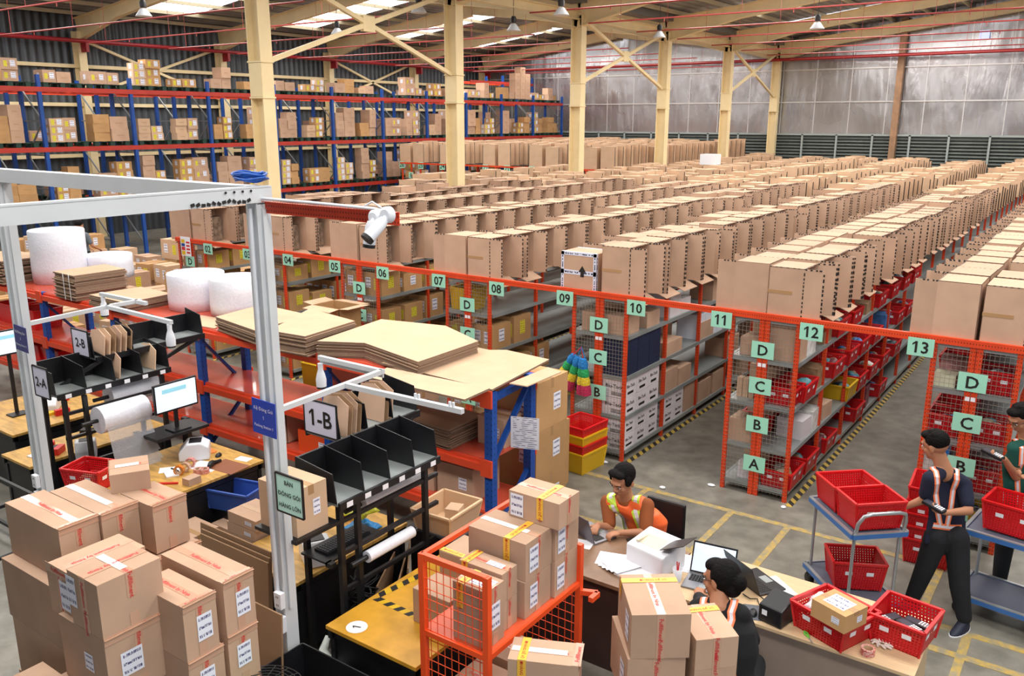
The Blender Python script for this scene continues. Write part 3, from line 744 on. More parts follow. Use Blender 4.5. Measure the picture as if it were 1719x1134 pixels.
for yy,lv,kd in side:
    X=x5+RW-.17; Y=.22+yy; Z=LV[lv]+.002
    if kd=='r' or kd=='y':
        d='the %s bin, %s shelf past placard twelve, %s'%('red' if kd=='r' else 'yellow','ABCD'[lv],'at the aisle corner' if yy<.1 else 'first bay' if yy<1 else 'second bay' if yy<2 else 'further bays')
        b=red_bin(X+.03,Y,Z,.36,.46,.2,'%s bin on the %s shelf past placard twelve, %s'%('red' if kd=='r' else 'yellow','ABCD'[lv],'at the corner' if yy<.1 else 'first bay' if yy<1 else 'second bay' if yy<2 else 'further bays'),'bins on the %s shelf past placard 12, %s'%('ABCD'[lv],'at the corner' if yy<.1 else 'first bay' if yy<1 else 'second bay' if yy<2 else 'further bays'),YELM if kd=='y' else REDM)
        bin_items(b,.36,.46,.2,COLS,d)
    elif kd!='-':
        m={'b':random.choice(COLS),'w':BTK,'c':CARD}[kd]
        goods('packaged_good' if kd!='c' else 'brown_carton','%s on the %s shelf facing the aisle past placard 12'%('assorted packaged good' if kd!='c' else 'open brown carton lying','ABCD'[lv]),'package',X,Y,Z,.3,.3,random.uniform(.14,.3),m,'packaged goods on the %s shelf past placard 12'%'ABCD'[lv] if kd!='c' else None,random.uniform(-.1,.1))
red_bin(x5+.58,.2,LV[2]+.002,.36,.34,.2,'red bin behind the wire right of the C placard, rack with placard 11')
red_bin(x5+.2,.75,LV[1]+.002,.36,.46,.2,'red bin deep on the B shelf, left side, rack with placard 11')
# rack 13
for i,(xx,lv,kd,hh) in enumerate(((.57,3,'r',.22),(.57,2,'r',.22),(.57,1,'r',.24),(.2,2,'r',.22),(.57,0,'y',.24),(.2,0,'r',.2))):
    b=red_bin(x6+xx,.2,LV[lv]+.002,.36,.34,hh,'%s bin behind the wire on the %s shelf, %s half, rack with placard 13'%('red' if kd=='r' else 'yellow','ABCD'[lv],'left' if xx<.4 else 'right'),None,YELM if kd=='y' else REDM)
    bin_items(b,.36,.34,hh,COLS,'the bin, %s shelf by placard thirteen'%'ABCD'[lv])
goods('blue_package','bright blue printed package left of the C placard of the last rack','package',x6+.16,.12,LV[1]+.3,.2,.12,.12,mat('bright_blue_pack',(30,120,200),.4))
goods('white_carton','white flat carton on the B shelf under the bright blue package','carton',x6+.19,.18,LV[1]+.002,.3,.26,.295,COLS[4])
goods('white_box','cream perforated box on the D shelf, left half, rack with placard 13','box',x6+.13,.15,LV[3]+.002,.2,.2,.12,mat('cream_box',(220,220,190),.6))
goods('pink_package','dull pink wrapped package on the D shelf above the cream box','package',x6+.2,.35,LV[3]+.002,.3,.2,.25,mat('dull_pink',(170,120,120),.4,var=.3,scale=20))
for k in (6,):
    for j in range(6):
        for lv in range(4):
            red_bin(x6+.18,.7+j*.55,LV[lv]+.002,.34,.48,.2,'red bin on the left aisle side of the rack with placard 13','red bins on the left side of the last rack')
for k in (4,5):
    for j in range(3):
        for lv in (0,1,2,3):
            goods('brown_carton','brown carton, shadowed left side, on the rack %s'%between(k),'carton',k*PX+.19,.85+j*.55 if (k==5 or lv>0) else .85+j*.55,LV[lv]+.002,.32,.46,.26,CARD,'cartons on the shadowed left side of the rack %s'%between(k))
# mop bundle hanging at rack 09
t=thing('duster_bundle','bundle of rainbow striped fluffy dusters hanging on the wire left of the B placard','duster',(8.4,-.12,1.42))
RB=[mat('duster_'+n,c,.9,bump=1,scale=60,var=.3) for n,c in (('blue',(30,120,190)),('green',(40,160,90)),('yellow',(214,190,50)),('crimson',(176,40,80)))]
for i,(dx,dz,ax) in enumerate(((-.18,-.1,-.55),(-.05,-.12,-.28),(.08,-.08,.0),(.14,-.1,.12))):
    for s_ in range(4):
        a0=V((dx*.3,0,-.02))+V((math.sin(ax),0,-math.cos(ax)))*(.12+s_*.11); a1=a0+V((math.sin(ax),0,-math.cos(ax)))*.13
        mb=MB(); mb.path([a0+V((0,-.02*i+.02,0)),(a0+a1)/2+V((0,-.02*i+.02,0)),a1+V((0,-.02*i+.02,0))],[.035+.008*s_,.055+.004*s_,.045+.006*s_],10); mb.build('fluffy_band',RB[s_],t)
    mb=MB(); mb.path([(0,0,.0),a0-V((math.sin(ax),0,-math.cos(ax)))*.33],.006); mb.build('hanging_cord',RB[0] if i%2 else RTXT,t)
# stacked red/yellow baskets
for i in range(4):
    red_bin(8.62,-.45,.0+i*.11 if i else 0,.42,.5,.26,['yellow basket at the bottom of the stack left of placard 10','red basket second from below in the yellow and red basket stack','yellow basket third from below in the yellow and red basket stack','red basket on top of the yellow and red basket stack'][i],None,[YELM,REDM,YELM,REDM][i],rz=-.1,name='nested_basket',cat='basket')
# litter
for i,(px,py) in enumerate(((1014,776),(1194,815),(1112,819),(1315,852))):
    p=atZ(px,py,0); mb=MB(); mb.ell((0,0,.012),(.06-.01*i,.035,.012),n=6); o=mb.build('crumpled_paper',PAPER); o.location=p; tag(o,['white crumpled sheet on the floor right of the nested baskets','white paper scraps on the floor left of the A placard','tiny white scrap on the floor near the yellow line','white scrap on the floor beside the corner of the rack with placard 12'][i],'litter')
# ================= PALLET RACKS ALONG THE LEFT WALL =================
XF=-11.4; DEP=1.05; BY=2.735; Y0=3.62
LZ=[1.72,3.38,5.02]
def pallet_row(xf,label,tall,jmin,jmax):
    t=thing('pallet_rack',label,'rack',(xf,Y0,0))
    for j in range(jmin,jmax+1):
        y=j*BY; h=5.35 if j<jmax-1 or not tall else 6.35
        for x in (0,-DEP):
            mb=MB(); mb.bx(x-.05,x+.05,y-.05,y+.05,0,h); mb.build('upright',BLU,t)
        mb=MB(); z=.3; s_=1
        while z+1<h:
            mb.bar((0 if s_>0 else -DEP,y,z),(-DEP if s_>0 else 0,y,z+.95),.035); mb.bar((0,y,z),(-DEP,y,z),.03); z+=.95; s_=-s_
        mb.build('frame_brace',mat('dull_brace',(120,124,128),.5),t)
    for z in LZ+([6.05] if tall else []):
        a=jmin if z<6 else jmax-2
        for x in (.03,-DEP-.03):
            mb=MB(); mb.bx(x-.025,x+.025,a*BY,jmax*BY,z-.13,z); mb.build('beam',REDB if x>0 else ORGB,t)
    return t
pallet_row(XF,'long blue and orange pallet rack, nearer of the two at the left wall','',-2,10)
pallet_row(XF-1.9,'long blue and orange pallet rack close to the dark corrugated wall',True,-2,10)
# pallets and cartons
PALM=None
def pallet(x,y,z,label,group):
    global PALM
    if PALM is None:
        mb=MB()
        for i in range(5): mb.bx(-.5,.5,-.55+i*.25,-.45+i*.25+.03,.11,.13)
        for i in (-1,0,1): 
            for q in (-1,0,1): mb.bx(-.06+q*.43,.06+q*.43,-.07+i*.48,.07+i*.48,.02,.11)
            mb.bx(-.5,.5,-.07+i*.48,.07+i*.48,0,.02)
        o=mb.build('pallet',GPL); PALM=o.data
    else: o=bpy.data.objects.new('pallet',PALM); COL.objects.link(o)
    o.location=(x,y,z); tag(o,label,'pallet',group); return o
PBM=[]
for i,(w,d,h,m) in enumerate(((.36,.42,.3,CARD),(.4,.5,.26,CARDY),(.5,.36,.34,CARD),(.34,.34,.24,CARDY),(.42,.56,.36,CARD),(.3,.4,.22,CARD2))):
    for v in range(2):
        mb=MB(); mb.bx(-w/2,w/2,-d/2,d/2,0,h); mb.bx(-.025,.025,-d/2-.001,d/2+.001,h-.001,h+.001,1); mb.bx(w/2,w/2+.001,-.2*d,.2*d,h*.45,h*.5,1)
        if v:
            mb.panel((w/2+.001,d*.2,h*.55),(0,1,0),(0,0,1),.13,.16,2); mb.panel((w/2+.001,-d*.25,h*.5),(0,1,0),(0,0,1),.09,.15,3)
            mb.panel((0,-d/2-.001,h*.55),(1,0,0),(0,0,1),.12,.14,2)
        o=mb.build('x',[m,TAPEB,SHIP,YLAB]); PBM.append((o.data,w,d,h)); bpy.data.objects.remove(o)
nb=0
STK={1:1,2:1,3:1}
STR={0:1,1:1,2:1}
LN=['lowest beams','middle beams','top beams']
for j in range(-1,10):
    for li,z in enumerate([0]+LZ):
        if li==0: continue
        row_lab=LN[li-1]
        bay='at the left picture edge' if j<1 else 'left of the first column' if j<3 else 'behind the first column' if j<5 else 'left of the second column' if j<7 else 'right of the second column'
        for pi in range(2):
            yc=Y0+j*BY+.72+pi*1.3
            if random.random()<.05 and not(li==3 and j<3): continue
            pallet(XF-DEP/2,yc,z,'dark green pallet on the %s %s'%(row_lab,bay),'green pallets on the %s, %s'%(row_lab,bay))
            # stack
            tall=random.random()
            cols=2
            yy=yc-.52
            while yy<yc+.45 and nb<300:
                me,w,d,h=random.choice(PBM)
                if yy+d>yc+.6: break
                n=1 if li==3 else random.choice((2,2,3,3)) 
                if li==3 and random.random()<.3: n=2
                if li==3 and j==1 and pi==0: n=3
                if li==1: n=random.choice((2,3,3,4))
                zz=z+.13
                for q in range(n):
                    if zz+h>(LZ+[7])[li]-.25 and li<3: break
                    o=bpy.data.objects.new('pallet_carton',me); COL.objects.link(o); o.location=(XF-w/2-.03-random.uniform(0,.06),yy+d/2,zz); o.rotation_euler=(0,0,random.uniform(-.04,.04))
                    tag(o,'%s brown carton of the %s stack from the left on the %s'%(('bottom','second','third','fourth','fifth')[q],ow(STK[li]),row_lab),'carton','pallet cartons on the %s, %s'%(row_lab,bay)); nb+=1
                    zz+=h+.001
                yy+=d+.02; STK[li]+=1
# second row, simple loads
nb2=0
for j in range(-1,10):
    for li,z in enumerate(LZ):
        if random.random()<(.75 if li==2 else .3): continue
        yc=Y0+j*BY+.7+random.random()
        pallet(XF-1.9-DEP/2,yc,z,'dark green pallet on the rear pallet rack by the wall','green pallets on the rear pallet rack')
        yy=yc-.5
        for q in range(2):
            me,w,d,h=random.choice(PBM)
            for s_ in range(random.choice((1,2,3))):
                o=bpy.data.objects.new('pallet_carton',me); COL.objects.link(o); o.location=(XF-1.9-w/2-.03,yy+d/2,z+.13+s_*(h+.001)); tag(o,'%s carton of the %s stack from the left, %s, rear pallet rack'%(('bottom','middle','top')[s_],ow(STR[li]),LN[li]),'carton','cartons on the rear pallet rack')
            yy+=d+.03; STR[li]+=1
# tall tower of cartons near far end
me,w,d,h=PBM[0]
for a in range(3):
    for q in range(5-abs(a-1)):
        o=bpy.data.objects.new('pallet_carton',me); COL.objects.link(o); o.location=(XF-w/2-.02,26.9+a*.44,5.16+q*(h+.001)); tag(o,'%s carton in the %s pile of the tower at the far rack end'%(('lowest','second','third','fourth','top')[q],('left','middle','right')[a]),'carton','cartons of the tall tower on the top beams')
# ================= FAR BLOCK (placards 20 to 26) =================
FB=17.2; FH=2.5
FX=[-10.3,-8.2,-6.1,-4.0,-1.75]
labs=[('26','25'),('24','23'),('22','21'),('20','19'),('18','17')]
for q,x in enumerate(FX):
    nm=('placard twenty-six','placard twenty-four','placard twenty-two','placard twenty','no placard, rightmost')[q]
    t=thing('far_shelving_rack','orange post shelving rack in the far block with %s'%nm,'rack',(x,FB,0))
    w=.95
    for xs in (0,w/2,w):
        for yy in (0,2.2,4.4,6.6,8.8,11,13.2):
            mb=MB(); mb.bx(xs-.025,xs+.025,yy-.025,yy+.025,0,FH); mb.build('post',ORG,t)
    for z in (.13,.7,1.3,1.9,FH-.03):
        mb=MB(); mb.bx(.02,w-.02,.03,13.3,z-.02,z); mb.build('shelf',GREYS,t)
    for s_,dx in zip(labs[q],(0,w+.05)):
        if s_ in ('19','18','17','23'): continue
        placard(s_,x+dx,FH-.1,.26,.26,t,y=FB-.04)
    placard('E',x+w/2,FH-.5,.24,.24,t,y=FB-.04)
    for lv,z in enumerate((.13,.7,1.3,1.9)):
        if lv<2: continue
        for s_ in range(2):
            me,w_,d_,h_=random.choice(PBM)
            o=bpy.data.objects.new('shelf_carton',me); COL.objects.link(o); o.location=(x+.25+s_*.45,FB+.35,z); tag(o,'%s carton on the %s shelf, far rack with %s'%(('left','right')[s_],('','','upper','top')[lv],nm),'carton','cartons in the far rack with %s'%nm)
    for side in (-1,1):
        for i in range(22):
            y=FB+.02+i*.58; xe=x+(w-.02 if side>0 else .02)
            hh=.78+random.uniform(-.06,.06)
            if i<6:
                mb=MB(); far_box(mb,0,0,0,side,hh,.52)
                o=mb.build('tall_carton',[CARD2,BLK]); o.location=(xe,y,FH); tag(o,'tall tan carton, %s from front, %s row, far rack with %s'%(ow(i+1),'left' if side<0 else 'right',nm),'carton','tall cartons on the far rack with %s'%nm)
            else:
                if i==6 and side==-1: sm=MB()
                far_box(sm,xe,y,FH,side,hh,.52)
        if side==-1 and True: pass
    tag(sm.build('far_tall_cartons',[CARD2,BLK]),'tan cartons further back on top of the far rack with %s'%nm,'cartons',None,'stuff')
mb=MB(); mb.bx(-10.4,-.9,FB-.05,FB-.02,FH-.06,FH+.0); tag(mb.build('header_rail',ORG),'orange rail along the front of the far block with placards 20 to 26','rail')
# arrow mark box on far block
# ================= LOOSE CARTON PILES AT LEFT =================
random.seed(21)
pile=[]
n=0
for gx in range(11):
    for gy in range(6):
        x=-9.4+gx*.82+random.uniform(-.1,.1); y=-1.2+gy*.95+random.uniform(-.15,.15)
        if -8.0<x<-6.9 and 1.4<y<2.9: continue
        if x>-.9: continue
        hmax=random.choice((1,2,2,3)) if gy>1 else random.choice((0,1,1,2))
        z=0
        for q in range(hmax):
            w=random.uniform(.4,.66);d=random.uniform(.4,.6);h=random.uniform(.3,.48)
            lab_box(x,y,z,w,d,h,'brown %s carton, %s row of floor piles, %s pile from the left'%(('bottom','second','third')[q],ow(gy+1),ow(gx+1)),'loose piles of stickered cartons at the left',random.uniform(-.15,.15),m=random.choice((CARDY,CARD,CARD2)),yl=random.random()<.5); z+=h+.001; n+=1
random.seed(11)
SHELFRED=mat('red_orange_shelf_board',(206,84,62),.22,var=.12,scale=2,coat=.3)
WOOD=mat('worn_yellow_wood',(196,152,78),.45,var=.22,scale=6,stretch=(1,4,1))
YWOOD=mat('ochre_table_top',(214,158,48),.4,var=.14,scale=5)
BEECH=mat('beech_laminate',(206,176,138),.4,var=.07,scale=5,stretch=(1,14,1))
BROWNW=mat('brown_worn_desk_top',(128,98,76),.4,var=.2,scale=5)
DKW=mat('dark_brown_panel',(52,34,30),.5,var=.2,scale=3)
BUB=mat('bubble_wrap_roll',(232,234,244),.35,var=.03,scale=30,bump=.25)
# ---- packing rack (blue posts, red orange boards) ----
BXS=[-1.3,.91,2.78,4.65,6.87,9.08]; BYF,BYB=-2.92,-2.27; BL=[.46,1.0,1.69]
t=thing('packing_rack','long blue post rack with red orange shelves holding flat cardboard and bubble wrap rolls','rack',(4,-2.6,0))
for x in BXS:
    for y in (BYF,BYB):
        mb=MB(); mb.bx(x-.045,x+.045,y-.04,y+.04,0,1.7 if y==BYF else 1.72); mb.build('upright',BLUP,t,world=True)
    mb=MB(); mb.bar((x,BYF,.15),(x,BYB,.75),.045,.03); mb.bar((x,BYB,.78),(x,BYF,1.55),.045,.03) if x!=9.08 else mb.bar((x,BYF,.95),(x,BYB,1.66),.055,.03); mb.bar((x,BYF,1.62),(x,BYB,1.66),.05,.06) ; mb.build('frame_brace',BLU,t,world=True)
for z in BL:
    for y,s_ in ((BYF,-1),(BYB,1)):
        mb=MB(); mb.bx(BXS[0],BXS[-1]-.04,y+s_*.02-.03,y+s_*.02+.03,z-.1,z-.03); mb.bx(BXS[0],BXS[-1]-.04,y-.012,y+.012,z-.03,z); 
        for x in BXS: mb.bx(x-.08,x+.05,y+s_*.05-.012,y+s_*.05+.012,z-.14,z+.03)
        mb.build('beam',ORGB,t,world=True)
    mb=MB(); mb.bx(BXS[0],BXS[-1]-.04,BYF+.01,BYB-.01,z-.012,z+.008); mb.build('shelf_board',SHELFRED,t,world=True)
# ---- flat cardboard stacks ----
def flat(pts,z,t,n,label,group=None,jit=.012,m=CARD2,name='flat_carton_stack',seed=1,cat='cardboard'):
    rr=random.Random(seed); pts=[V((p[0],p[1],0)) for p in pts]
    c=sum(pts,V((0,0,0)))/len(pts)
    th=thing(name,label,cat,(c.x,c.y,z),0,group)
    mb=MB(); k=len(pts)
    for i in range(n):
        dx,dy=(rr.uniform(-jit,jit),rr.uniform(-jit,jit)) if i<n-1 else (0,0)
        z0=i*t/n; z1=(i+.72)*t/n if i<n-1 else t
        vs=[(p.x-c.x+dx,p.y-c.y+dy,zz) for zz in (z0,z1) for p in pts]
        mb.add(vs,[tuple(range(k,2*k))],0)
        mb.add(vs,[tuple(range(k-1,-1,-1))]+[(q,(q+1)%k,k+(q+1)%k,k+q) for q in range(k)],1 if n>1 else 0)
    mb.build('sheets',[m,CARDE],th)
    return th
def pz(l,z): return [tuple(atZ(x,y,z)[:2]) for x,y in l]
def rect(p0,p1,w):
    a=V((*p0,0));b=V((*p1,0));d=(b-a).normalized();n=V((-d.y,d.x,0)); return [tuple((a)[:2]),tuple(b[:2]),tuple((b+n*w)[:2]),tuple((a+n*w)[:2])]
TZ=BL[2]+.012
flat([(1.42,-2.98),(2.0,-3.0),(2.03,-2.25),(1.4,-2.2)][0:4],TZ,.36,17,'tall strapped stack of flat brown cartons between the two groups of bubble wrap rolls',None,.02,seed=3)
flat([(2.35,-3.0),(3.25,-3.02),(3.2,-2.3),(2.4,-2.26)],TZ,.14,7,'low stack of flat cartons in front of the pair of bubble wrap rolls',None,.015,seed=4)
flat(pz([(362,533),(428,556),(520,530),(440,512)],1.86),TZ,.17,9,'stack of flat cartons behind the front white post',None,.02,seed=5)
flat(pz([(452,556),(512,566),(596,540),(520,519)],1.92),TZ,.23,13,'thick stack of flat cartons just right of the front white post',None,.02,seed=6)
flat(pz([(532,574),(612,577),(702,609),(803,574),(748,548),(640,537)],1.86),TZ,.17,11,'wide bowed stack of flat cartons tied with white string, middle of the blue rack top',None,.01,seed=7)
o=flat(pz([(622,603),(790,636),(868,597),(720,566)],1.72),TZ-.0,.02,2,'single flat carton sheet under the tied stack, reaching toward the right',None,.0,seed=8,name='flat_carton')
o=flat(pz([(640,612),(826,657),(922,606),(850,590),(700,590)],1.72),TZ+.021,.018,2,'large flat carton sheet overhanging the right end of the blue rack',None,.0,seed=9,name='flat_carton')
flat(pz([(618,636),(780,674),(822,655),(650,620)],1.74),TZ+.04,.02,2,'flat carton sheet overhanging the front edge of the blue rack',None,.0,seed=10,name='flat_carton')
flat(pz([(855,643),(885,648),(942,624),(920,616)],1.73),TZ+.02,.01,1,'small flat carton scrap above the right blue uprights',None,.0,seed=12,name='flat_carton')
flat([(7.75,-2.9),(8.6,-2.95),(8.6,-2.4),(7.8,-2.35)],BL[1]+.01,.22,12,'stack of folded cartons on the middle shelf right end of blue rack',None,.02,m=CARDIN,seed=13)
flat([(2.3,-2.9),(2.9,-2.9),(2.9,-2.5),(2.3,-2.5)],BL[1]+.01,.12,5,'small stack of white and brown flat cartons on the middle shelf behind the lamp arm',None,.02,seed=14)
# white strings
mb=MB(); 
for x in (1.75,1.9): mb.tube((x,-3.015,TZ),(x,-3.015,TZ+.37),.005,5)
tag(mb.build('packing_string',PAPER),'white packing strings on the tall strapped cardboard stack','string')
# bubble wrap rolls
def roll(px,py,r,h,label):
    p=atZ(px,py,TZ); d=V((FW.x,FW.y,0)).normalized(); c=p+d*r
    mb=MB(); mb.lathe([(.04,0),(r,0),(r*1.01,h*.3),(r*.99,h*.6),(r,h*.98),(r*.97,h),(.05,h-.01),(.04,h-.02)],n=40)
    o=mb.build('bubble_wrap_roll',BUB); o.location=(c.x,c.y,TZ); tag(o,label,'roll'); return o
roll(82,478,.40,.80,'tall white bubble wrap roll standing at the left on the blue rack')
roll(316,524,.37,.47,'white bubble wrap roll, left one of the touching pair on the blue rack')
roll(388,534,.36,.47,'white bubble wrap roll touching the front white post, right one of the pair')
roll(168,470,.36,.36,'white bubble wrap roll half hidden behind the tall strapped cardboard stack')
flat(pz([(292,537),(360,549),(392,535),(330,526)],1.72),TZ-.001,.006,1,'torn flat cardboard piece under the pair of bubble wrap rolls',None,0,name='cardboard_piece',seed=2)
# left edge flat stacks
for i,z in enumerate((0,.13,.26)):
    flat([(-1.2,-2.95),(-.1,-2.98),(-.1,-2.3),(-1.2,-2.3)],TZ+z,.1,5,['lowest','middle','topmost'][i]+' flat carton bundle of the pile at the left picture edge',None,.03,seed=30+i)
def bxc(name,label,x0,x1,y0,y1,z0,z1,m=CARD,group=None,cat='carton',marks=None,rz=0):
    cx,cy=(x0+x1)/2,(y0+y1)/2; mb=MB(); w=(x1-x0)/2;d=(y1-y0)/2;h=z1-z0
    mb.bx(-w,w,-d,d,0,h); mb.bx(-w,w,-.003,.003,h-.001,h+.0008,1)
    mb.bx(-w-.0008,w+.0008,-.025,.025,h*.8,h+.0012,2)
    mb.panel((w*.45,-d-.001,h*.5),(1,0,0),(0,0,1),w*.45,h*.35,3); mb.panel((w+.001,d*.3,h*.5),(0,1,0),(0,0,1),d*.45,h*.35,3)
    o=mb.build(name,[m,BLK,TAPEB,SHIP]); o.location=(cx,cy,z0); o.rotation_euler=(0,0,rz); return tag(o,label,cat,group)
# goods on blue rack lower shelves
bxc('brown_carton','big labelled carton behind the front white post and blue rack',5.9,6.5,-2.0,-1.45,0,1.2)
bxc('brown_carton','big brown carton beside the labelled one behind the blue rack',6.55,7.2,-2.0,-1.45,0,1.2)
bxc('brown_carton','dark brown carton on the low shelf left of the right blue upright',8.35,8.8,-2.85,-2.4,BL[0]+.01,.82)
bxc('brown_carton','brown carton on the low shelf, second from the right blue upright',7.8,8.3,-2.85,-2.4,BL[0]+.01,.86)
bxc('brown_carton','brown carton on the low shelf, third from the right blue upright',7.25,7.75,-2.85,-2.4,BL[0]+.01,.8)
bxc('brown_carton','brown carton on the middle shelf close to the right blue upright',8.68,9.0,-2.6,-2.3,BL[1]+.01,1.3)
for i,(z0,z1) in enumerate(((0,.5),(.501,1.02),(1.022,1.55))):
    bxc('brown_carton',['bottom','middle','top'][i]+' big brown carton of the stack right of the blue rack end',8.5,9.05,-2.1,-1.5,z0,z1,CARDY)
for i,(z0,z1) in enumerate(((0,.42),(.421,.8))):
    bxc('brown_carton',['lower','upper'][i]+' brown carton at the floor behind the blue rack near the nested baskets',8.15,8.75,-1.4,-.95,z0,z1,CARDY)
bxc('brown_carton','brown carton on the floor below the right blue uprights',8.6,9.0,-2.8,-2.35,0,.33,CARDY)
mb=MB(); mb.panel((0,0,0),(.93,.35,0),(0,0,1),.28,.32,0); o=mb.build('hung_paper_sheet',print_label('typed_sheet',(235,236,244),(120,120,150),16,5)); o.location=(9.25,-2.6,1.23); tag(o,'white typed sheet taped to the diagonal blue brace at the rack end','paper')
# open box on the low shelf, orange box, red crate
def open_box(label,x,y,z,w,d,h,rz=0,flapa=.6,m=CARD,name='open_carton',group=None):
    t=thing(name,label,'carton',(x,y,z),rz,group); k=.006
    mb=MB(); mb.bx(-w/2,w/2,-d/2,-d/2+k,0,h); mb.bx(-w/2,w/2,d/2-k,d/2,0,h); mb.bx(-w/2,-w/2+k,-d/2,d/2,0,h); mb.bx(w/2-k,w/2,-d/2,d/2,0,h); mb.bx(-w/2,w/2,-d/2,d/2,0,k)
    mb.panel((0,-d/2-.001,h*.5),(1,0,0),(0,0,1),w*.5,h*.5,1)
    mb.build('carton_body',[m,SHIP],t)
    f=min(w,d)*.45
    for sx,sy in ((0,-1),(0,1),(1,0),(-1,0)):
        mb=MB(); a=flapa*random.uniform(.7,1.3); c=math.cos(a)*f; s_=math.sin(a)*f
        if sx: mb.add([(sx*w/2,-d/2,h),(sx*w/2,d/2,h),(sx*(w/2+c),d/2,h+s_*.4),(sx*(w/2+c),-d/2,h+s_*.4)]+[(sx*w/2,-d/2,h+.005),(sx*w/2,d/2,h+.005),(sx*(w/2+c),d/2,h+s_*.4+.005),(sx*(w/2+c),-d/2,h+s_*.4+.005)],[(3,2,1,0),(4,5,6,7),(0,1,5,4),(1,2,6,5),(2,3,7,6),(3,0,4,7)])
        else: mb.add([(-w/2,sy*d/2,h),(w/2,sy*d/2,h),(w/2,sy*(d/2+c),h-s_*.3),(-w/2,sy*(d/2+c),h-s_*.3)]+[(-w/2,sy*d/2,h+.005),(w/2,sy*d/2,h+.005),(w/2,sy*(d/2+c),h-s_*.3+.005),(-w/2,sy*(d/2+c),h-s_*.3+.005)],[(3,2,1,0),(4,5,6,7),(0,1,5,4),(1,2,6,5),(2,3,7,6),(3,0,4,7)])
        mb.build('flap',CARD2,t)
    return t
open_box('open brown carton on the low blue rack shelf left of the front white post',5.85,-2.6,BL[0]+.01,.38,.45,.42,0,1.2)
bxc('orange_box','bright orange box on the low shelf behind the front white post',6.3,6.85,-2.88,-2.4,BL[0]+.01,.72,mat('bright_orange_card',(232,80,30),.5),cat='box')
red_bin(6.9,-2.6,BL[0]+.26,.5,.45,.34,'red plastic bin behind the front white post on the blue rack',None,SOLID_ORG and REDP)
goods('red_support_box','dark red box under the red plastic bin on the blue rack','box',7.05,-2.6,BL[0]+.01,.4,.45,.24,mat('dark_red_box',(140,24,28),.5))
p=atY(562,512,-.75)
for i in range(3):
    h=(p.z-.0)/3
    if i<2: bxc('brown_carton',['bottom','middle'][i]+' labelled carton of the stack carrying an open carton before placard 05',p.x-.28,p.x+.28,-.95,-.5,i*h,(i+1)*h-.001,CARDY)
    else: open_box('open carton with spread flaps on a stack in front of placards five and six',p.x,-.72,2*h,.54,.42,h,0,.3,CARDY)
bxc('brown_carton','brown labelled carton on the floor seen through the blue rack behind the tied stack',9.05-1.35,9.05-.9,-1.2,-.75,0,1.35,CARDY)
red_bin(4.95,-1.2,0,.5,.4,.9,'yellow tub seen between the blue uprights behind the packing rack',None,YELP,name='yellow_tub',cat='tub')
SOLID['yellow_plastic']=YELP; SOLID['red_plastic']=REDP
# red bins on left lower shelves of blue rack
for i,x in enumerate((.1,.7,1.5,2.2)): red_bin(x,-2.6,BL[0]+.01,.5,.45,.3,'red bin on the low shelf at the left end of the blue rack','red bins at the left end of the blue rack',REDP)
for i,x in enumerate((-.6,.1)): red_bin(x,-2.6,BL[1]+.01,.5,.45,.3,'red bin on the middle shelf at the left end of the blue rack','red bins on the middle shelf at the left',REDP)
bxc('white_printed_box','white box with a printed picture on the low shelf behind the second white post',2.9,3.4,-2.85,-2.4,BL[0]+.01,.82,mat('white_pink_box',(214,190,190),.5),cat='box')
# ---- white steel frame with posts ----
PXa,PXb,PY,FZ=9.3,6.05,-5.58,3.72
t=thing('steel_gantry','tall white painted steel frame over the packing stations, corner at the blue cable coil','frame',(PXa,PY,0))
def chan(mb,a,b,w,mi=0): mb.bar(a,b,w,w,mi)
for x in (PXa,PXb):
    mb=MB(); mb.bx(x-.05,x+.05,PY-.045,PY+.045,0,FZ-.07); mb.bx(x-.05,x-.035,PY-.06,PY-.045,0,FZ-.07); mb.bx(x+.035,x+.05,PY-.06,PY-.045,0,FZ-.07); mb.bx(x+.052,x+.07,PY-.03,PY+.0,.9,FZ-.1); mb.build('post',WHITE,t,world=True)
mb=MB(); mb.bx(3.2,PXa+.05,PY-.05,PY+.05,FZ-.075,FZ+.03); mb.build('top_beam',WHITE,t,world=True)
mb=MB(); mb.bx(PXa-.055,PXa+.055,-8.9,PY+.06,FZ-.065,FZ+.03); mb.bx(PXa+.03,PXa+.058,-8.9,PY+.05,FZ+.025,FZ+.035); mb.build('top_beam',WHITE,t,world=True)
mb=MB()
for q in range(12): mb.box((PXa+.062,PY-.12-q*.035,FZ-.045+random.uniform(-.006,.006)),(.004,.025,.018),rot=M4.Rotation(random.uniform(-.7,.7),3,'X'))
mb.build('paint_chips',BLK,t,world=True)
mb=MB()
for q in range(4): mb.tube((PXa+.06,PY-.1-q*.06,FZ+.01),(PXa+.064,PY-.1-q*.06,FZ+.01),.008,6)
mb.build('bolt_holes',BLK,t,world=True)
# conduit & outlets on posts
mb=MB(); mb.path([(PXa+.0,PY-.07,.95),(PXa+.0,PY-.07,FZ-.1)],.014); mb.build('conduit',WPL,t,world=True)
def outlet(p,lab):
    t=thing('outlet_box',lab,'outlet',p); mb=MB(); mb.bx(-.035,.035,-.02,.02,-.06,.06); mb.build('socket_housing',WPL,t,bevel=.004)
    mb=MB()
    for z in (-.03,.03):
        for x in (-.008,.008): mb.bx(x-.002,x+.002,-.0215,-.02,z-.007,z+.007)
    mb.build('socket_slots',BLK,t)
outlet((PXa+.03,PY-.085,.98),'white outlet box on the front white post, upper of two'); outlet((PXa+.03,PY-.085,.8),'white outlet box on the front white post, lower of two')
for zz,l in ((1.02,'upper'),(.86,'lower')):
    outlet((PXb+.02,PY-.085,zz),'white outlet box on the second white post, %s of two'%l)
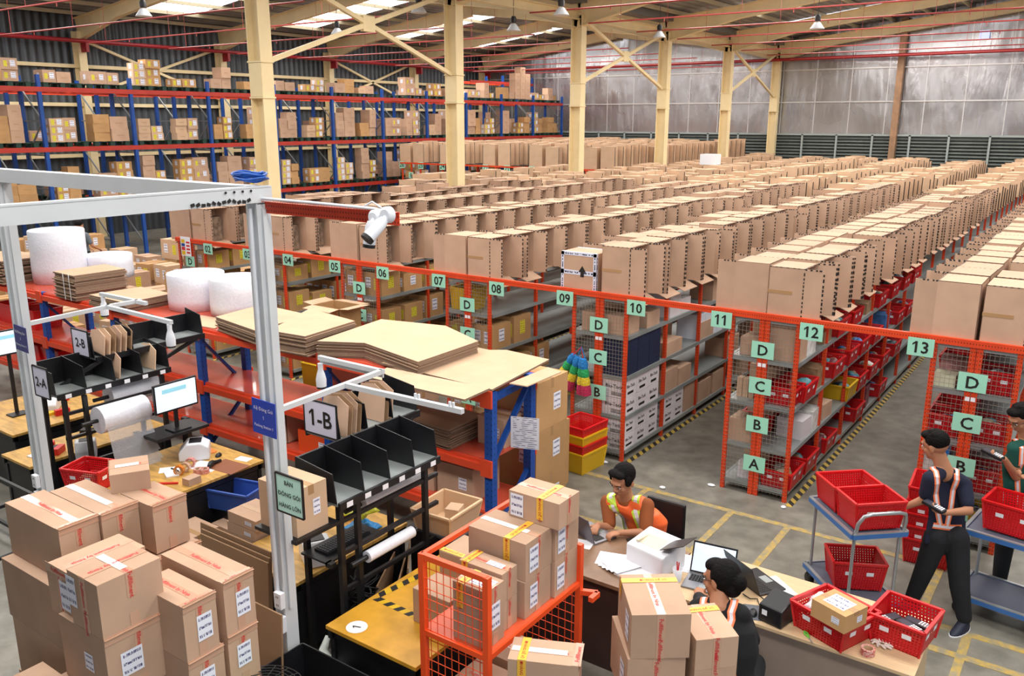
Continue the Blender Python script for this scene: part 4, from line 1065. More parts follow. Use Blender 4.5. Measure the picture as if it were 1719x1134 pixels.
# blue cable coil
mb=MB()
for q in range(7):
    r=.07+.008*(q%3); pts=[(PXa-.07+r*1.5*math.cos(a)+.01*math.sin(q*7),PY+.0+r*math.sin(a),FZ+.062+.008*q+.006*math.sin(3*a+q)) for a in [2*math.pi*i/20 for i in range(21)]]
    mb.path(pts,.006,5)
tag(mb.build('cable_coil',mat('blue_cable',(30,90,180),.4)),'blue network cable coiled on the corner of the white frame','cable')
# perforated orange arm with cameras
t=thing('perforated_bracket','perforated orange bracket arm reaching right from the white frame corner','bracket',(PXa,PY,3.66))
mb=MB(); mb.bx(.06,1.16,-.004,0,-.07,.0); mb.bx(.06,1.16,-.03,0,0,.003); mb.build('perforated_angle',perf('perforated_orange_arm',(216,70,40),.022,.03,.35),t)
mb=MB(); mb.path([(.05,-.02,.02),(.5,-.02,.018),(1.0,-.02,.012),(1.08,-.02,.0)],.01); mb.path([(.9,-.02,.012),(.98,-.02,.05),(1.05,-.02,.02)],.005); mb.build('cable',WPL,t)
def bullet(p,d,lab,s=1):
    t=thing('security_camera',lab,'camera',p); d=V(d).normalized()
    mb=MB(); mb.lathe([(.045*s,0),(.045*s,.03*s),(.03*s,.04*s)],n=20,mx=M4.Rotation(R(90),3,'X')); mb.build('mount_base',WPL,t)
    mb=MB(); mb.tube((0,-.02*s,0),V((0,-.05*s,-.03*s)),.014*s,10); b=V((0,-.05*s,-.03*s))-d*.01; mb.path([b,b+d*.03*s,b+d*.13*s],[.024*s,.034*s,.036*s],16); mb.build('camera_housing',WPL,t)
    mb=MB(); mb.tube(b+d*.13*s,b+d*.15*s,.036*s,16); mb.build('lens_ring',BLK,t)
pa=atY(642,346,PY-.03); pb=atY(664,352,PY-.03)
bullet((PXa+1.03,PY-.035,3.63),(-.1,-.1,-1),'white bullet camera pointing down at the end of the orange arm, left of two',.95)
bullet((PXa+1.12,PY-.035,3.65),(-.25,-.75,-.7),'white bullet camera aimed outward at the end of the orange arm, right of two',1.0)
# lamp arms
def lamp(p,lab):
    t=thing('hanging_camera',lab,'camera',p); mb=MB(); mb.path([(0,0,0),(0,0,-.05),(0,0,-.08),(0,0,-.13),(0,0,-.19)],[.022,.02,.03,.042,.04],16); mb.build('camera_body',WPL,t)
    mb=MB(); mb.tube((0,0,-.19),(0,0,-.205),.038,16); mb.build('lens_ring',BLK,t)
t=thing('camera_crossbar','white welded arm with crossbars over packing station 1','bracket',(PXa,PY,2.3))
mb=MB(); z=2.3
mb.bar((PXa,PY,z),(PXa-.07,-4.5,z),.035,.035); mb.bar((8.55,-4.5,z),(PXa-.05,-4.5,z),.035,.035); mb.bar((PXa-.03,-4.9,z),(10.3,-4.86,z),.035,.035)
mb.bar((8.56,-4.5,z-.03),(PXa-.05,-4.5,z-.03),.012,.03)
mb.build('crossbar',WHITE,t,world=True)
mb=MB()
for x in (9.9,10.2,): mb.tube((x,-4.87,z+.015),(x,-4.87,z+.05),.01,6); mb.tube((x+.03,-4.87,z+.015),(x+.03,-4.87,z+.05),.01,6)
mb.build('cable_clip',WPL,t,world=True)
lamp((8.58,-4.52,2.26),'white hanging camera over packing station 1 at the end of the short crossbar')
z2=2.43
t=thing('camera_crossbar','grey welded arm with crossbars over packing station 2','bracket',(PXb,PY,z2))
mb=MB(); mb.bar((PXb,PY,z2),(PXb-.12,-4.72,z2),.035,.035); mb.bar((PXb-.12,-4.75,z2),(PXb+.95,-4.78,z2),.035,.035); mb.bar((PXb-.75,-4.45,z2),(PXb+.05,-4.45,z2),.035,.035); mb.bar((PXb-.12,-4.75,z2),(PXb-.12,-4.4,z2),.035,.035); mb.build('crossbar',WHITE,t,world=True)
lamp((PXb+.93,-4.79,z2-.02),'white hanging camera over the right table of packing station 2'); lamp((PXb-.7,-4.46,z2-.02),'white hanging camera over the left side of packing station 2')
# ---- signs ----
def sign(label,c,w,h,board,ink,lines,r=(1,0,0),size=.04,bold=False,frame=None,name='sign_board',tilt=0,group=None):
    t=thing(name,label,'sign',c); r=V(r).normalized(); u=V((0,0,1)); 
    if tilt: u=(M4.Rotation(tilt,3,r.cross(u))@u); r=(M4.Rotation(tilt,3,r.cross(V((0,0,1))))@r)
    n=r.cross(u)
    mb=MB(); mb.panel((0,0,0),r,u,w,h,0,.006); b=mb.build('board',board,t)
    if frame:
        mb=MB(); e=.012
        for s_ in (-1,1): mb.bar(r*(-w/2)+u*(s_*h/2)+n*.003,r*(w/2)+u*(s_*h/2)+n*.003,e,e); mb.bar(r*(s_*w/2)-u*h/2+n*.003,r*(s_*w/2)+u*h/2+n*.003,e,e)
        mb.build('sign_frame',frame,t)
    mb=MB()
    for i,(s_,sz) in enumerate(lines):
        mb.text(s_,sz,u*((len(lines)-1)/2-i)*size+n*.0065,r,u,0,bold)
    mb.build('lettering',ink,t); return t
BLUS=mat('blue_sign',(20,62,176),.4); WH=mat('white_print',(240,240,250),.5)
sign('blue sign reading Kệ Đóng Gói 1 Packing Station 1 on the front white post',atY(444,701,PY-.09),.225,.235,BLUS,WH,[('Kệ Đóng Gói',.034),('1',.034),('Packing Station 1',.027)],(1,0,0),.058,tilt=-.03)
sign('faded blue sign with small white text on the second white post',atY(36,568,PY-.09),.2,.22,mat('faded_blue_sign',(70,72,130),.4),WH,[('Kệ Đóng Gói',.03),('2',.03),('Packing Station 2',.026)],(1,0,0),.055,tilt=-.05)
sign('large white sign reading 1-B at the end of the upper black shelf',(8.68,-4.635,1.85),.37,.28,mat('pale_sign_card',(222,220,240),.6),BLK,[('1-B',.19)],(1,0,0),.1,True,BLACK)
sign('mint sign reading BÀN ĐÓNG GÓI HÀNG LỚN on front post',atY(487,831,-5.69),.25,.265,mat('mint_sign_card',(192,240,228),.6),BLK,[('BÀN',.042),('ĐÓNG GÓI',.041),('HÀNG LỚN',.040)],(1,0,0),.08,True,BLACK)
sign('white sign reading 2-A on the second white post',atY(70,641,-5.69),.235,.26,mat('pale_sign_card',(222,220,240),.6),BLK,[('2-A',.115)],(1,0,0),.1,True,BLACK)
sign('white sign reading 2-B at the end of the rear shelf of packing station 2',(5.12,-4.62,1.93),.3,.27,mat('pale_sign_card',(222,220,240),.6),BLK,[('2-B',.13)],(1,0,0),.1,True,BLACK)
# ---- packing stations ----
def station(label,xa,ya0,ya1,za,xb,yb0,yb1,zb,postxy,n=5,ns=''):
    t=thing('station_shelf',label,'shelf',(xa[1],ya0,0))
    for (x0,x1),y0,y1,z,k in ((xa,ya0,ya1,za,n),(xb,yb0,yb1,zb,4)):
        mb=MB(); mb.bx(x0,x1,y0,y1,z-.02,z); mb.build('tray',GREYS,t,world=True)
        mb=MB(); mb.bx(x1-.01,x1+.015,y0,y1,z-.045,z+.012); mb.bx(x0-.01,x0+.01,y0,y1,z-.04,z+.26 if z==za else z+.2); mb.build('tray_rail',BLACK,t,world=True)
        for i in range(k):
            y=y0+(y1-y0)*i/(k-1 if k>1 else 1); mb=MB(); a=x0;b=x1
            mb.add([(a,y-.004,z),(b-.02,y-.004,z),(b-.05,y-.004,z+.22),(a,y-.004,z+.27),(a,y+.004,z),(b-.02,y+.004,z),(b-.05,y+.004,z+.22),(a,y+.004,z+.27)],[(0,1,2,3),(7,6,5,4),(0,4,5,1),(1,5,6,2),(2,6,7,3),(3,7,4,0)]); mb.build('divider',BLACK,t,world=True)
        if z==za:
            for i in range(6):
                y=y0+(y1-y0)*(i+.5)/6; mb=MB(); mb.bx(x1+.015,x1+.017,y-.03,y+.03,z-.04,z+.0); mb.build('price_tag',PAPER,t,world=True)
    for x,y,h in postxy:
        mb=MB(); mb.bx(x-.02,x+.02,y-.02,y+.02,0,h); mb.build('leg',BLACK,t,world=True)
    mb=MB()
    x,_,_=postxy[0]
    for z in (.55,.8,1.1,1.35):
        mb.bar((xa[1]-.03,ya0+.05,z),(xa[1]-.03,ya1,z),.03)
    mb.bar((xa[0]+.05,ya0+.06,za-.1),(xb[1],yb0+.05,zb-.03),.035); mb.bar((xa[0]+.05,ya1-.1,za-.1),(xb[1],yb1-.1,zb-.03),.035)
    mb.build('cross_rail',BLACK,t,world=True)
    return t
station('black steel sorting shelf with five dividers, the station shelf nearest the camera',(8.97,9.40),-5.15,-4.05,1.5,(8.48,8.9),-4.62,-3.72,1.7,((9.0,-5.12,1.48),(9.37,-5.12,1.48),(9.37,-4.95,1.48),(9.37,-4.2,1.48),(8.98,-4.2,1.48)))
station('black steel sorting shelf with dividers behind the 2-A sign',(5.07,5.52),-5.12,-3.9,1.56,(4.98,5.32-.02),-4.58,-3.3,1.78,((5.1,-5.05,1.5),(5.5,-5.05,1.5),(5.5,-4.85,1.5),(5.5,-4.0,1.5),(5.05,-4.0,1.5)))
random.seed(5)
for i in range(7):
    sign_x=8.56; y=-4.55+i*.05
    mb=MB(); mb.add([(-.17,0,0),(.17,0,0),(.12,0,.24),(-.02,0,.3),(-.17,0,.28),(-.17,.008,0),(.17,.008,0),(.12,.008,.24),(-.02,.008,.3),(-.17,.008,.28)],[(0,1,2,3,4),(9,8,7,6,5),(0,5,6,1),(1,6,7,2),(2,7,8,3),(3,8,9,4),(4,9,5,0)])
    o=mb.build('folded_carton',CARDIN if i%2 else CARD); o.location=(8.70,y+(.22 if i>3 else 0),1.705); o.rotation_euler=(-.35,0,0); tag(o,'folded carton leaning in the tray behind the 1-B sign','cardboard','folded cartons in the 1-B tray')
for i in range(8):
    mb=MB(); mb.add([(-.15,0,0),(.17,0,0),(.12,0,.2),(-.02,0,.26),(-.15,0,.24),(-.15,.01,0),(.17,.01,0),(.12,.01,.2),(-.02,.01,.26),(-.15,.01,.24)],[(0,1,2,3,4),(9,8,7,6,5),(0,5,6,1),(1,6,7,2),(2,7,8,3),(3,8,9,4),(4,9,5,0)])
    o=mb.build('folded_carton',(CARD,CARD2,CARDIN)[i%3]); o.location=((5.14,-4.5+i*.06,1.785) if i<6 else (5.3,-4.45+(i-6)*.4,1.565)); o.rotation_euler=(-.3,0,0); tag(o,'folded cartons standing in the rear tray behind the 2-B sign' if i<6 else 'folded carton leaning in the 2-A tray','cardboard','folded cartons in the %s tray'%('2-B' if i<6 else '2-A'))
mb=MB(); mb.bx(8.97,9.4,-5.55,-5.15,1.355,1.38); tag(mb.build('end_bracket',BLACK,None,origin=(9.2,-5.35,1.355)),'black end bracket carrying the carton behind the mint sign','bracket')
for i_,(yy_,hh_,xx_) in enumerate(((-4.5,.62,9.1),(-4.35,.6,9.15),(-4.25,.66,9.12))):
    mb=MB(); mb.bx(-.006,.006,-.28,.28,0,hh_); o=mb.build('cardboard_sheet',CARDIN); o.location=(xx_,yy_,0); o.rotation_euler=(0,.12,.5+.1*i_); tag(o,'cardboard sheet leaning under the near sorting shelf, %s'%('left one','middle one','right one')[i_],'cardboard')
mb=MB(); rr_=random.Random(9)
for i_ in range(8): a_=rr_.uniform(0,6); mb.path([(9.3+.08*math.cos(a_+k_*.9),-4.85+.1*math.sin(a_*2+k_),.45+.05*k_) for k_ in range(8)],.006,5)
tag(mb.build('cable_bundle',BLACK,None,origin=(9.3,-4.85,.45)),'tangled black cables hanging under the near sorting shelf','cable')
# carton behind BAN sign
bxc('plain_carton','plain brown carton standing on the shelf end behind the mint Vietnamese sign',8.98,9.36,-5.5,-5.22,1.38,1.72,CARD2)
def table(label,x0,x1,y0,y1,z,top,legm=BLACK,name='packing_table',th=.03,dark_fill=.0):
    t=thing(name,label,'table',((x0+x1)/2,(y0+y1)/2,0))
    mb=MB(); mb.bx(x0,x1,y0,y1,z-th,z); mb.build('tabletop',top,t,world=True,bevel=.003)
    for x in (x0+.04,x1-.04):
        for y in (y0+.04,y1-.04):
            mb=MB(); mb.bx(x-.02,x+.02,y-.02,y+.02,0,z-th); mb.build('leg',legm,t,world=True)
    mb=MB(); mb.bx(x0+.02,x1-.02,y0+.02,y0+.05,z-th-.06,z-th); mb.bx(x0+.02,x1-.02,y1-.05,y1-.02,z-th-.06,z-th); mb.bx(x0+.02,x0+.05,y0,y1,z-th-.06,z-th); mb.bx(x1-.05,x1-.02,y0,y1,z-th-.06,z-th); mb.build('table_frame',legm,t,world=True)
    if dark_fill: mb=MB(); mb.bx(x0+.03,x1-.03,y0+.03,y1-.03,.12,z-th-.07); mb.build('dark_filler',legm,t,world=True)  # solid black box added below the tabletop to darken the space there
    return t
T1=table('ochre packing table with a round number 1 sticker and worn hazard tape',9.53,10.36,-5.45,-4.1,.75,YWOOD,dark_fill=1)
mb=MB(); 
def stripes(mb,a,b,w,z,n):
    a=V((*a,z));b=V((*b,z));d=(b-a).normalized();q=V((-d.y,d.x,0))*w/2;L=(b-a).length/n
    for i in range(n):
        if i%2: continue
        p=a+d*L*i; e=p+d*L; k=d*L*.5; mb.add([p-q,e-q,e+q+k,p+q+k],[(0,1,2,3)],0)
        p=a+d*L*(i+1); e=p+d*L; mb.add([p-q,e-q,e+q+k,p+q+k],[(0,1,2,3)],1)
pt1=[atZ(x,y,.75) for x,y in ((630,1003),(700,1035),(634,1000),(712,962))]
stripes(mb,tuple(pt1[0][:2]),tuple(pt1[1][:2]),.06,.7512,8); stripes(mb,tuple(pt1[2][:2]),tuple(pt1[3][:2]),.06,.7514,8)
mb.build('hazard_tape',[BLK,YELP],T1,world=True)
c=atZ(599,1052,.75); mb=MB(); mb.lathe([(.0,0),(.075,0),(.075,.001)],(c.x,c.y,.751),28); o=mb.build('round_sticker',PAPER,T1,world=True)
mb=MB(); mb.text('1',.09,(c.x,c.y,.7525),(-.35,1,0),(-1,-.35,0),0,False); mb.build('sticker_number',BLK,T1,world=True)
table('worn wooden packing table behind the front white post with a label printer',8.15,8.94,-5.2,-3.95,.75,WOOD,dark_fill=1)
table('worn wooden packing table of station 2, left of the bubble wrap roll',4.42,5.02,-5.24,-3.7,.75,WOOD,dark_fill=1)
table('cluttered wooden packing table of station 2 with tape rolls and a label printer',5.68,6.78,-5.24,-3.75,.75,WOOD,dark_fill=1)
table('worn wooden packing table at the left picture edge behind the second white post',2.6,3.95,-4.9,-3.6,.75,WOOD,dark_fill=1)
# black crate with rag in front of table 1
t=thing('black_crate','open black metal crate in front of the ochre table holding a white rag','crate',(9.75,-5.85,0))
mb=MB(); 
for a in ((-.35,.35,-.3,-.29,.3,.62),(-.35,.35,.29,.3,.3,.62),(-.35,-.34,-.3,.3,.3,.62),(.34,.35,-.3,.3,.3,.62),(-.35,.35,-.3,.3,.3,.31)): mb.bx(*a)
for x in (-.33,.33):
    for y in (-.28,.28): mb.bx(x-.02,x+.02,y-.02,y+.02,0,.3)
mb.build('crate_walls',BLACK,t)
q_=atZ(553,1092,.5)
mb=MB(); mb.path([(-.12,.1,.1),(-.1,.03,.03),(-.03,0,0),(.03,-.03,.02),(.08,.0,0),(.12,-.06,.0)],[.02,.032,.04,.045,.035,.03],10); mb.path([(-.02,.03,.0),(.04,-.06,.0),(.1,-.1,-.01)],[.03,.035,.03],8)
o=mb.build('white_rag',mat('rag_cloth',(214,222,216),.9,bump=.6,scale=25)); o.location=(q_.x,q_.y,.42); tag(o,'crumpled white rag lying in the black metal crate','rag')
goods('crate_filler','dark folded sack under the white rag in the black crate','sack',q_.x,q_.y,.312,.3,.25,.08,BLACK)
# plastic wrap rolls, bubble roll on station
def hroll(a,b,r,label,m=BUB,core=.02,name='wrap_roll'):
    a=V(a);b=V(b); d=(b-a).normalized(); t=thing(name,label,'roll',a); mb=MB(); mb.tube((0,0,0),b-a,r,28); mb.build('wound_film',m,t)
    mb=MB(); mb.tube(-d*.16,b-a+d*.05,core,10); mb.build('roll_bar',BLACK,t); return t
hroll((9.42,-4.92,1.0),(9.42,-4.42,1.0),.045,'thin white stretch film roll on the bar under the near sorting shelf',BUB)
hroll((9.2,-4.75,1.3),(9.2,-4.1,1.3),.07,'white film roll under the tray of the near sorting shelf',BUB)
t=hroll((5.72,-4.86,1.28),(5.72,-4.36,1.28),.135,'thick hanging bubble wrap roll with a loose end beside the 2-A shelf',BUB,name='bubble_wrap_roll')
mb=MB(); CLW=mat('bubble_film',(214,218,226),.25,alpha=.45,bump=.5,scale=60)
for q in range(6):
    z0=-.05-q*.09; z1=z0-.09; x0=.12+.02*q; x1=.12+.02*(q+1); mb.add([(x0,.02,z0),(x0,.48,z0),(x1,.48+.01*q,z1),(x1,.02,z1)],[(0,1,2,3)])
mb.build('loose_film',CLW,t)
hroll((5.3,-4.5,1.35),(5.3,-3.95,1.35),.11,'second bubble wrap roll behind the thick one at station 2',BUB,name='bubble_wrap_roll')
# monitors
SCR=mat('screen_white',(226,240,252),.4,emis=.9); SCRB=mat('screen_blue_band',(150,214,234),.4,emis=.7)
def monitor(c,r,w,h,label,zt):
    c=V(c); t=thing('monitor',label,'monitor',(c.x,c.y,zt),math.atan2(r[1],r[0])); hz=c.z-zt
    mb=MB(); mb.bx(-w/2-.015,w/2+.015,-.0,.03,hz-h/2-.02,hz+h/2+.015); mb.build('bezel',BLACK,t,bevel=.003)
    mb=MB(); mb.panel((0,-.001,hz),(1,0,0),(0,0,1),w,h,0); mb.panel((-.02,-.003,hz+h*.25),(1,0,0),(0,0,1),w*.6,h*.16,1); mb.build('screen',[SCR,SCRB],t)
    mb=MB(); mb.bx(-.02,.02,.03,.05,.02,hz); mb.bx(-.1,.1,-.06,.1,0,.015); mb.build('stand',BLACK,t)
    return t
monitor((6.02,-4.18,1.42),(0,1,0),.46,.27,'black framed lit monitor right of the hanging bubble wrap roll',1.05)
mb=MB(); mb.bx(5.78,6.12,-4.5,-3.9,1.02,1.05); mb.bx(5.7,5.8,-4.5,-4.45,.75,1.05); mb.bx(5.7,5.8,-3.95,-3.9,.75,1.05); o=mb.build('monitor_shelf',BLACK,None,origin=(5.95,-4.2,.75)); tag(o,'black shelf carrying the lit monitor of station 2','shelf')
p=atX(14,574,3.3); monitor((3.3,p.y,p.z),(0,1,0),.42,.26,'lit monitor cut by the left picture edge',.75)
# label printers
def lprinter(x,y,z,rz,label,m=WPL,s=1,dark=BLACK):
    t=thing('label_printer',label,'printer',(x,y,z),rz)
    mb=MB(); w,d,h=.1*s,.13*s,.16*s
    prof=[(-d,0),(d,0),(d,h*.75),(d*.5,h),(-d*.45,h),(-d,h*.5)]
    n=len(prof); vs=[(sx*w,a,b) for sx in (-1,1) for a,b in prof]
    mb.add(vs,[tuple(range(n)),tuple(range(2*n-1,n-1,-1))]+[(i,n+i,n+(i+1)%n,(i+1)%n) for i in range(n)]); mb.build('housing',m,t,bevel=.012*s)
    mb=MB(); mb.bx(-w*.6,w*.6,-d*.3,d*.5,h,h+.006); mb.build('lid_window',dark,t)
    mb=MB(); mb.bx(-w*.7,w*.7,-d*.99,-d*.9,h*.3,h*.34); mb.build('paper_slot',dark,t); return t
p=atZ(314,772,.75); lprinter(p.x,p.y+.1,.75,R(-40),'white label printer on the cluttered table of station 2',s=1.15)
p=atZ(138,765,.75); lprinter(p.x,p.y+.05,.75,R(60),'white and green label printer left of the black posts at station 2')
p=atZ(528,952,.75); lprinter(8.78,-4.85,.75,R(60),'white label printer behind the black shelf legs at station 1',s=1.1)
lprinter(3.4,-4.2,.75,R(50),'white label printer on the table at the left picture edge')
# keyboards, mice, scanners, tape
def keyboard(x,y,z,rz,label):
    t=thing('keyboard',label,'keyboard',(x,y,z),rz); mb=MB(); mb.bx(-.22,.22,-.07,.07,0,.018); mb.build('keyboard_base',BLACK,t)
    mb=MB()
    for i in range(16):
        for j in range(5): mb.bx(-.21+i*.0262,-.19+i*.0262,-.06+j*.025,-.04+j*.025,.018,.024)
    mb.build('keys',mat('dark_grey_keys',(60,60,66),.5),t)
mb=MB(); mb.bx(9.02,9.3,-5.2,-4.6,1.02,1.035); mb.bx(9.28,9.34,-5.2,-5.15,1.0,1.035); tag(mb.build('keyboard_shelf',BLACK,None,origin=(9.15,-4.9,1.02)),'black keyboard tray between the legs of the near sorting shelf','shelf')
keyboard(9.15,-4.9,1.036,R(90),'black keyboard on the tray behind the front white post')
def mouse(x,y,z,rz,label,m=BLACK):
    mb=MB(); mb.ell((0,0,.004),(.03,.05,.03),n=12); mb.ell((0,.02,.02),(.006,.012,.016),n=6); o=mb.build('computer_mouse',m); o.location=(x,y,z); o.rotation_euler=(0,0,rz); tag(o,label,'mouse')
p=atZ(367,765,.75); mouse(p.x,p.y,.75,.5,'black computer mouse on the cluttered table of station 2')
def taperoll(x,y,z,label,m,up=True,rz=0,r=.05):
    t=thing('tape_roll',label,'tape',(x,y,z),rz)
    q=M4.Identity(3) if up else M4.Rotation(R(90),3,'X')
    mb=MB(); 
    n=24; pr=[(r,0),(r,.045),(r*.74,.045),(r*.74,0),(r,0)]
    vs=[];k=len(pr)
    for a,b in pr:
        for j in range(n):
            tt=2*math.pi*j/n; vs.append(q@V((a*math.cos(tt),a*math.sin(tt),b))+(V((0,0,r)) if not up else V((0,0,0))))
    mb.add(vs,[(i*n+j,i*n+(j+1)%n,(i+1)*n+(j+1)%n,(i+1)*n+j) for i in range(k-1) for j in range(n)],0,sm=False); mb.build('wound_tape',m,t)
    mb=MB(); vs=[]
    for a,b in ((r*.74,.001),(r*.74,.044),(r*.66,.044),(r*.66,.001)):
        for j in range(n):
            tt=2*math.pi*j/n; vs.append(q@V((a*math.cos(tt),a*math.sin(tt),b))+(V((0,0,r)) if not up else V((0,0,0))))
    mb.add(vs,[(i*n+j,i*n+(j+1)%n,((i+1)%4)*n+(j+1)%n,((i+1)%4)*n+j) for i in range(4) for j in range(n)],0); mb.build('core',CARD2,t)
OT=mat('orange_clear_tape',(206,120,40),.2); RTP=mat('red_white_tape',(190,40,44),.25,var=.5,scale=90,c2=(220,190,180))
for px,py,m,up,l in ((303,795,OT,0,'orange tape roll standing, leftmost on the cluttered table'),(313,790,CLEAR,0,'clear tape roll beside the orange one on the cluttered table'),(322,782,RTP,0,'red printed tape roll behind the clear one on the cluttered table'),(334,793,RTP,1,'red printed tape roll lying left of the scanner on the cluttered table'),(343,793,RTP,1,'red and white tape roll lying nearest the scanner on the cluttered table')):
    p=atZ(px,py,.75); taperoll(p.x,p.y,.75,l,m,bool(up),.6)
def scanner_gun(x,y,z,rz,label):
    t=thing('barcode_scanner',label,'scanner',(x,y,z),rz); mb=MB(); mb.path([(0,-.06,.03),(0,0,.035),(0,.05,.03)],[.02,.03,.024],10); mb.build('scanner_head',BLACK,t); mb=MB(); mb.path([(0,.03,.03),(0.03,.09,.02),(.05,.13,.018)],[.022,.018,.016],10); mb.build('handle',BLACK,t)
p=atZ(360,785,.75); scanner_gun(p.x-.05,p.y,.75,.6,'black barcode scanner lying on the cluttered table of station 2')
def cloth(x,y,z,sx,sy,sz,m,label,name='cloth',cat='cloth',seed=0):
    rr=random.Random(seed+3); mb=MB(); n=14; vs=[]
    for i in range(n):
        for j in range(n):
            u=i/(n-1)-.5;v=j/(n-1)-.5; e=max(abs(u),abs(v))*2
            h=sz*(1-e**2)*(.6+.4*math.sin(9*u+seed)*math.cos(11*v+seed*2))+.004
            k=1+.12*math.sin(5*math.atan2(v,u)+seed); vs.append((u*sx*k,v*sy*k,max(.003,h+rr.uniform(-.1,.1)*sz*(1-e))))
    mb.add(vs,[(i*n+j,(i+1)*n+j,(i+1)*n+j+1,i*n+j+1) for i in range(n-1) for j in range(n-1)],0,sm=True); o=mb.build(name,m); o.location=(x,y,z); s_=o.modifiers.new('s','SOLIDIFY'); s_.thickness=.003; return tag(o,label,cat)
p=atZ(347,757,.75); cloth(p.x,p.y,.75,.2,.14,.06,mat('orange_cloth',(240,140,70),.9),'orange cloth crumpled on the cluttered table of station 2')
p=atZ(322,770,.75); 
def sheet(px,py,z,w,d,rz,label,m=PAPER,name='paper_sheet',cat='paper',dz=0):
    p=atZ(px,py,z); mb=MB(); mb.bx(-w/2,w/2,-d/2,d/2,0,.002); o=mb.build(name,m); o.location=(p.x,p.y,z+dz); o.rotation_euler=(0,0,rz); return tag(o,label,cat)
sheet(345,782,.75,.3,.22,.3,'white sheet under the orange cloth on the cluttered table'); sheet(409,770,.75,.16,.1,.2,'small white sheet at the far corner of the cluttered table')
sheet(383,783,.75,.36,.26,.1,'brown leather mouse mat on the cluttered table',mat('brown_mat',(140,84,56),.6),'mouse_mat','mat',.001)
sheet(285,788,.75,.2,.14,.9,'white label sheet at the near left of the cluttered table')
p=atZ(283,812,.75); mb=MB(); mb.bx(-.09,.09,-.012,.012,0,.015); o=mb.build('utility_knife',mat('red_knife',(210,40,30),.4)); o.location=(p.x,p.y,.75); o.rotation_euler=(0,0,.7); tag(o,'red utility knife near the edge of the cluttered table','knife')
# blue bin under table + colourful bags
BLUP2=mat('blue_plastic',(58,92,176),.4); SOLID['blue_plastic']=BLUP2
p=atZ(396,826,.6); red_bin(p.x,p.y,.46,.5,.32,.2,'blue plastic bin with cables right of the cluttered table',None,BLUP2,R(15),'blue_bin','bin')
goods('low_stand','low black stand under the blue plastic bin','stand',p.x,p.y,0,.5,.3,.455,BLACK)
for i,(px,py,z,c,l) in enumerate(((361,830,.35,(90,200,60),'bright green plastic bag hanging left of the blue bin'),(373,848,.3,(230,110,50),'orange cloth bag under the bright green bag'),(610,882,.78,(40,140,210),'blue plastic mailer bag on the table behind the thin film roll'),(590,900,.78,(226,90,50),'orange mailer bag beside the blue mailer on station 1 table'),(600,855,.95,(222,220,60),'yellow-green bag stuffed behind the near sorting shelf'))):
    p=atZ(px,py,z); cloth(p.x,p.y,z-.02 if z>.7 else z-.15,.26,.22,.09,mat('bag_%d'%i,c,.35),l,'plastic_bag','bag',i)
# beige basket on black cabinet
t=thing('cabinet','black metal cabinet under the beige perforated basket','cabinet',(9.34,-4.06,0))
mb=MB(); mb.bx(-.24,.24,-.22,.3,0,.8); mb.build('cabinet_body',BLACK,t); mb=MB(); mb.bx(-.25,.25,-.23,.31,.8,.82); mb.build('cabinet_top',mat('slate_top',(70,70,78),.4),t)
t.location=(9.33,-3.86,0)
red_bin(9.33,-3.88,.82,.4,.46,.18,'beige perforated basket with small packages, right of the thin film roll',None,BEIM,R(3),'beige_basket','basket')
goods('small_box','small brown box inside the beige basket','box',9.38,-3.84,.83,.12,.14,.15,CARD2,rz=.3); cloth(9.28,-3.98,.83,.16,.14,.1,mat('clear_bag',(220,214,200),.2),'clear bag with yellow item in the beige basket','clear_bag','bag',4)
# small flat parcels stack
for i in range(4):
    bxc('flat_parcel',['lowest','second lowest','second highest','topmost'][i]+' flat taped parcel of the small stack left of the front white post',7.75+.02*(i%2),8.12+.02*(i%2),-4.92,-4.62,.52+i*.1,.615+i*.1,CARD)
bxc('brown_carton','brown carton under the small stack of flat parcels',7.7,8.12,-5.0,-4.55,.16,.518,CARDIN); goods('low_pallet','low dark pallet under the brown carton left of the front white post','pallet',7.9,-4.78,0,.5,.5,.155,BLACK)
# leaning sheets
for i,(x0,x1,y,h,l) in enumerate(((7.92,8.78,-5.34,1.0,'tall cardboard sheets leaning against the table left of the front white post'),(7.97,8.8,-5.37,.97,'second cardboard sheet leaning left of the front white post'),(8.0,8.82,-5.4,.95,'third cardboard sheet leaning left of the front white post'),(8.95,9.42,-5.78,.93,'cardboard sheet leaning on the foot of the front white post'))):
    mb=MB(); mb.bx(-(x1-x0)/2,(x1-x0)/2,-.006,.006,0,h); o=mb.build('cardboard_sheet',CARDIN); o.location=((x0+x1)/2,y,0); o.rotation_euler=(-.06,0,0); tag(o,l,'cardboard')
red_bin(5.95,-5.1,.751,.42,.32,.2,'red perforated bin tilted behind the topmost small parcel',None,REDM,R(20))
# black trolley frame at left bottom
t=thing('frame_trolley','empty black square tube trolley frame at the lower left','trolley',(5.0,-5.75,0))
mb=MB()
for z in (.15,.65):
    for a,b in (((-.5,-.3),(.5,-.3)),((.5,-.3),(.5,.3)),((.5,.3),(-.5,.3)),((-.5,.3),(-.5,-.3))): mb.bar((*a,z),(*b,z),.03)
for x in (-.5,.5):
    for y in (-.3,.3): mb.bar((x,y,0),(x,y,.67),.03)
mb.build('tube_frame',BLACK,t)

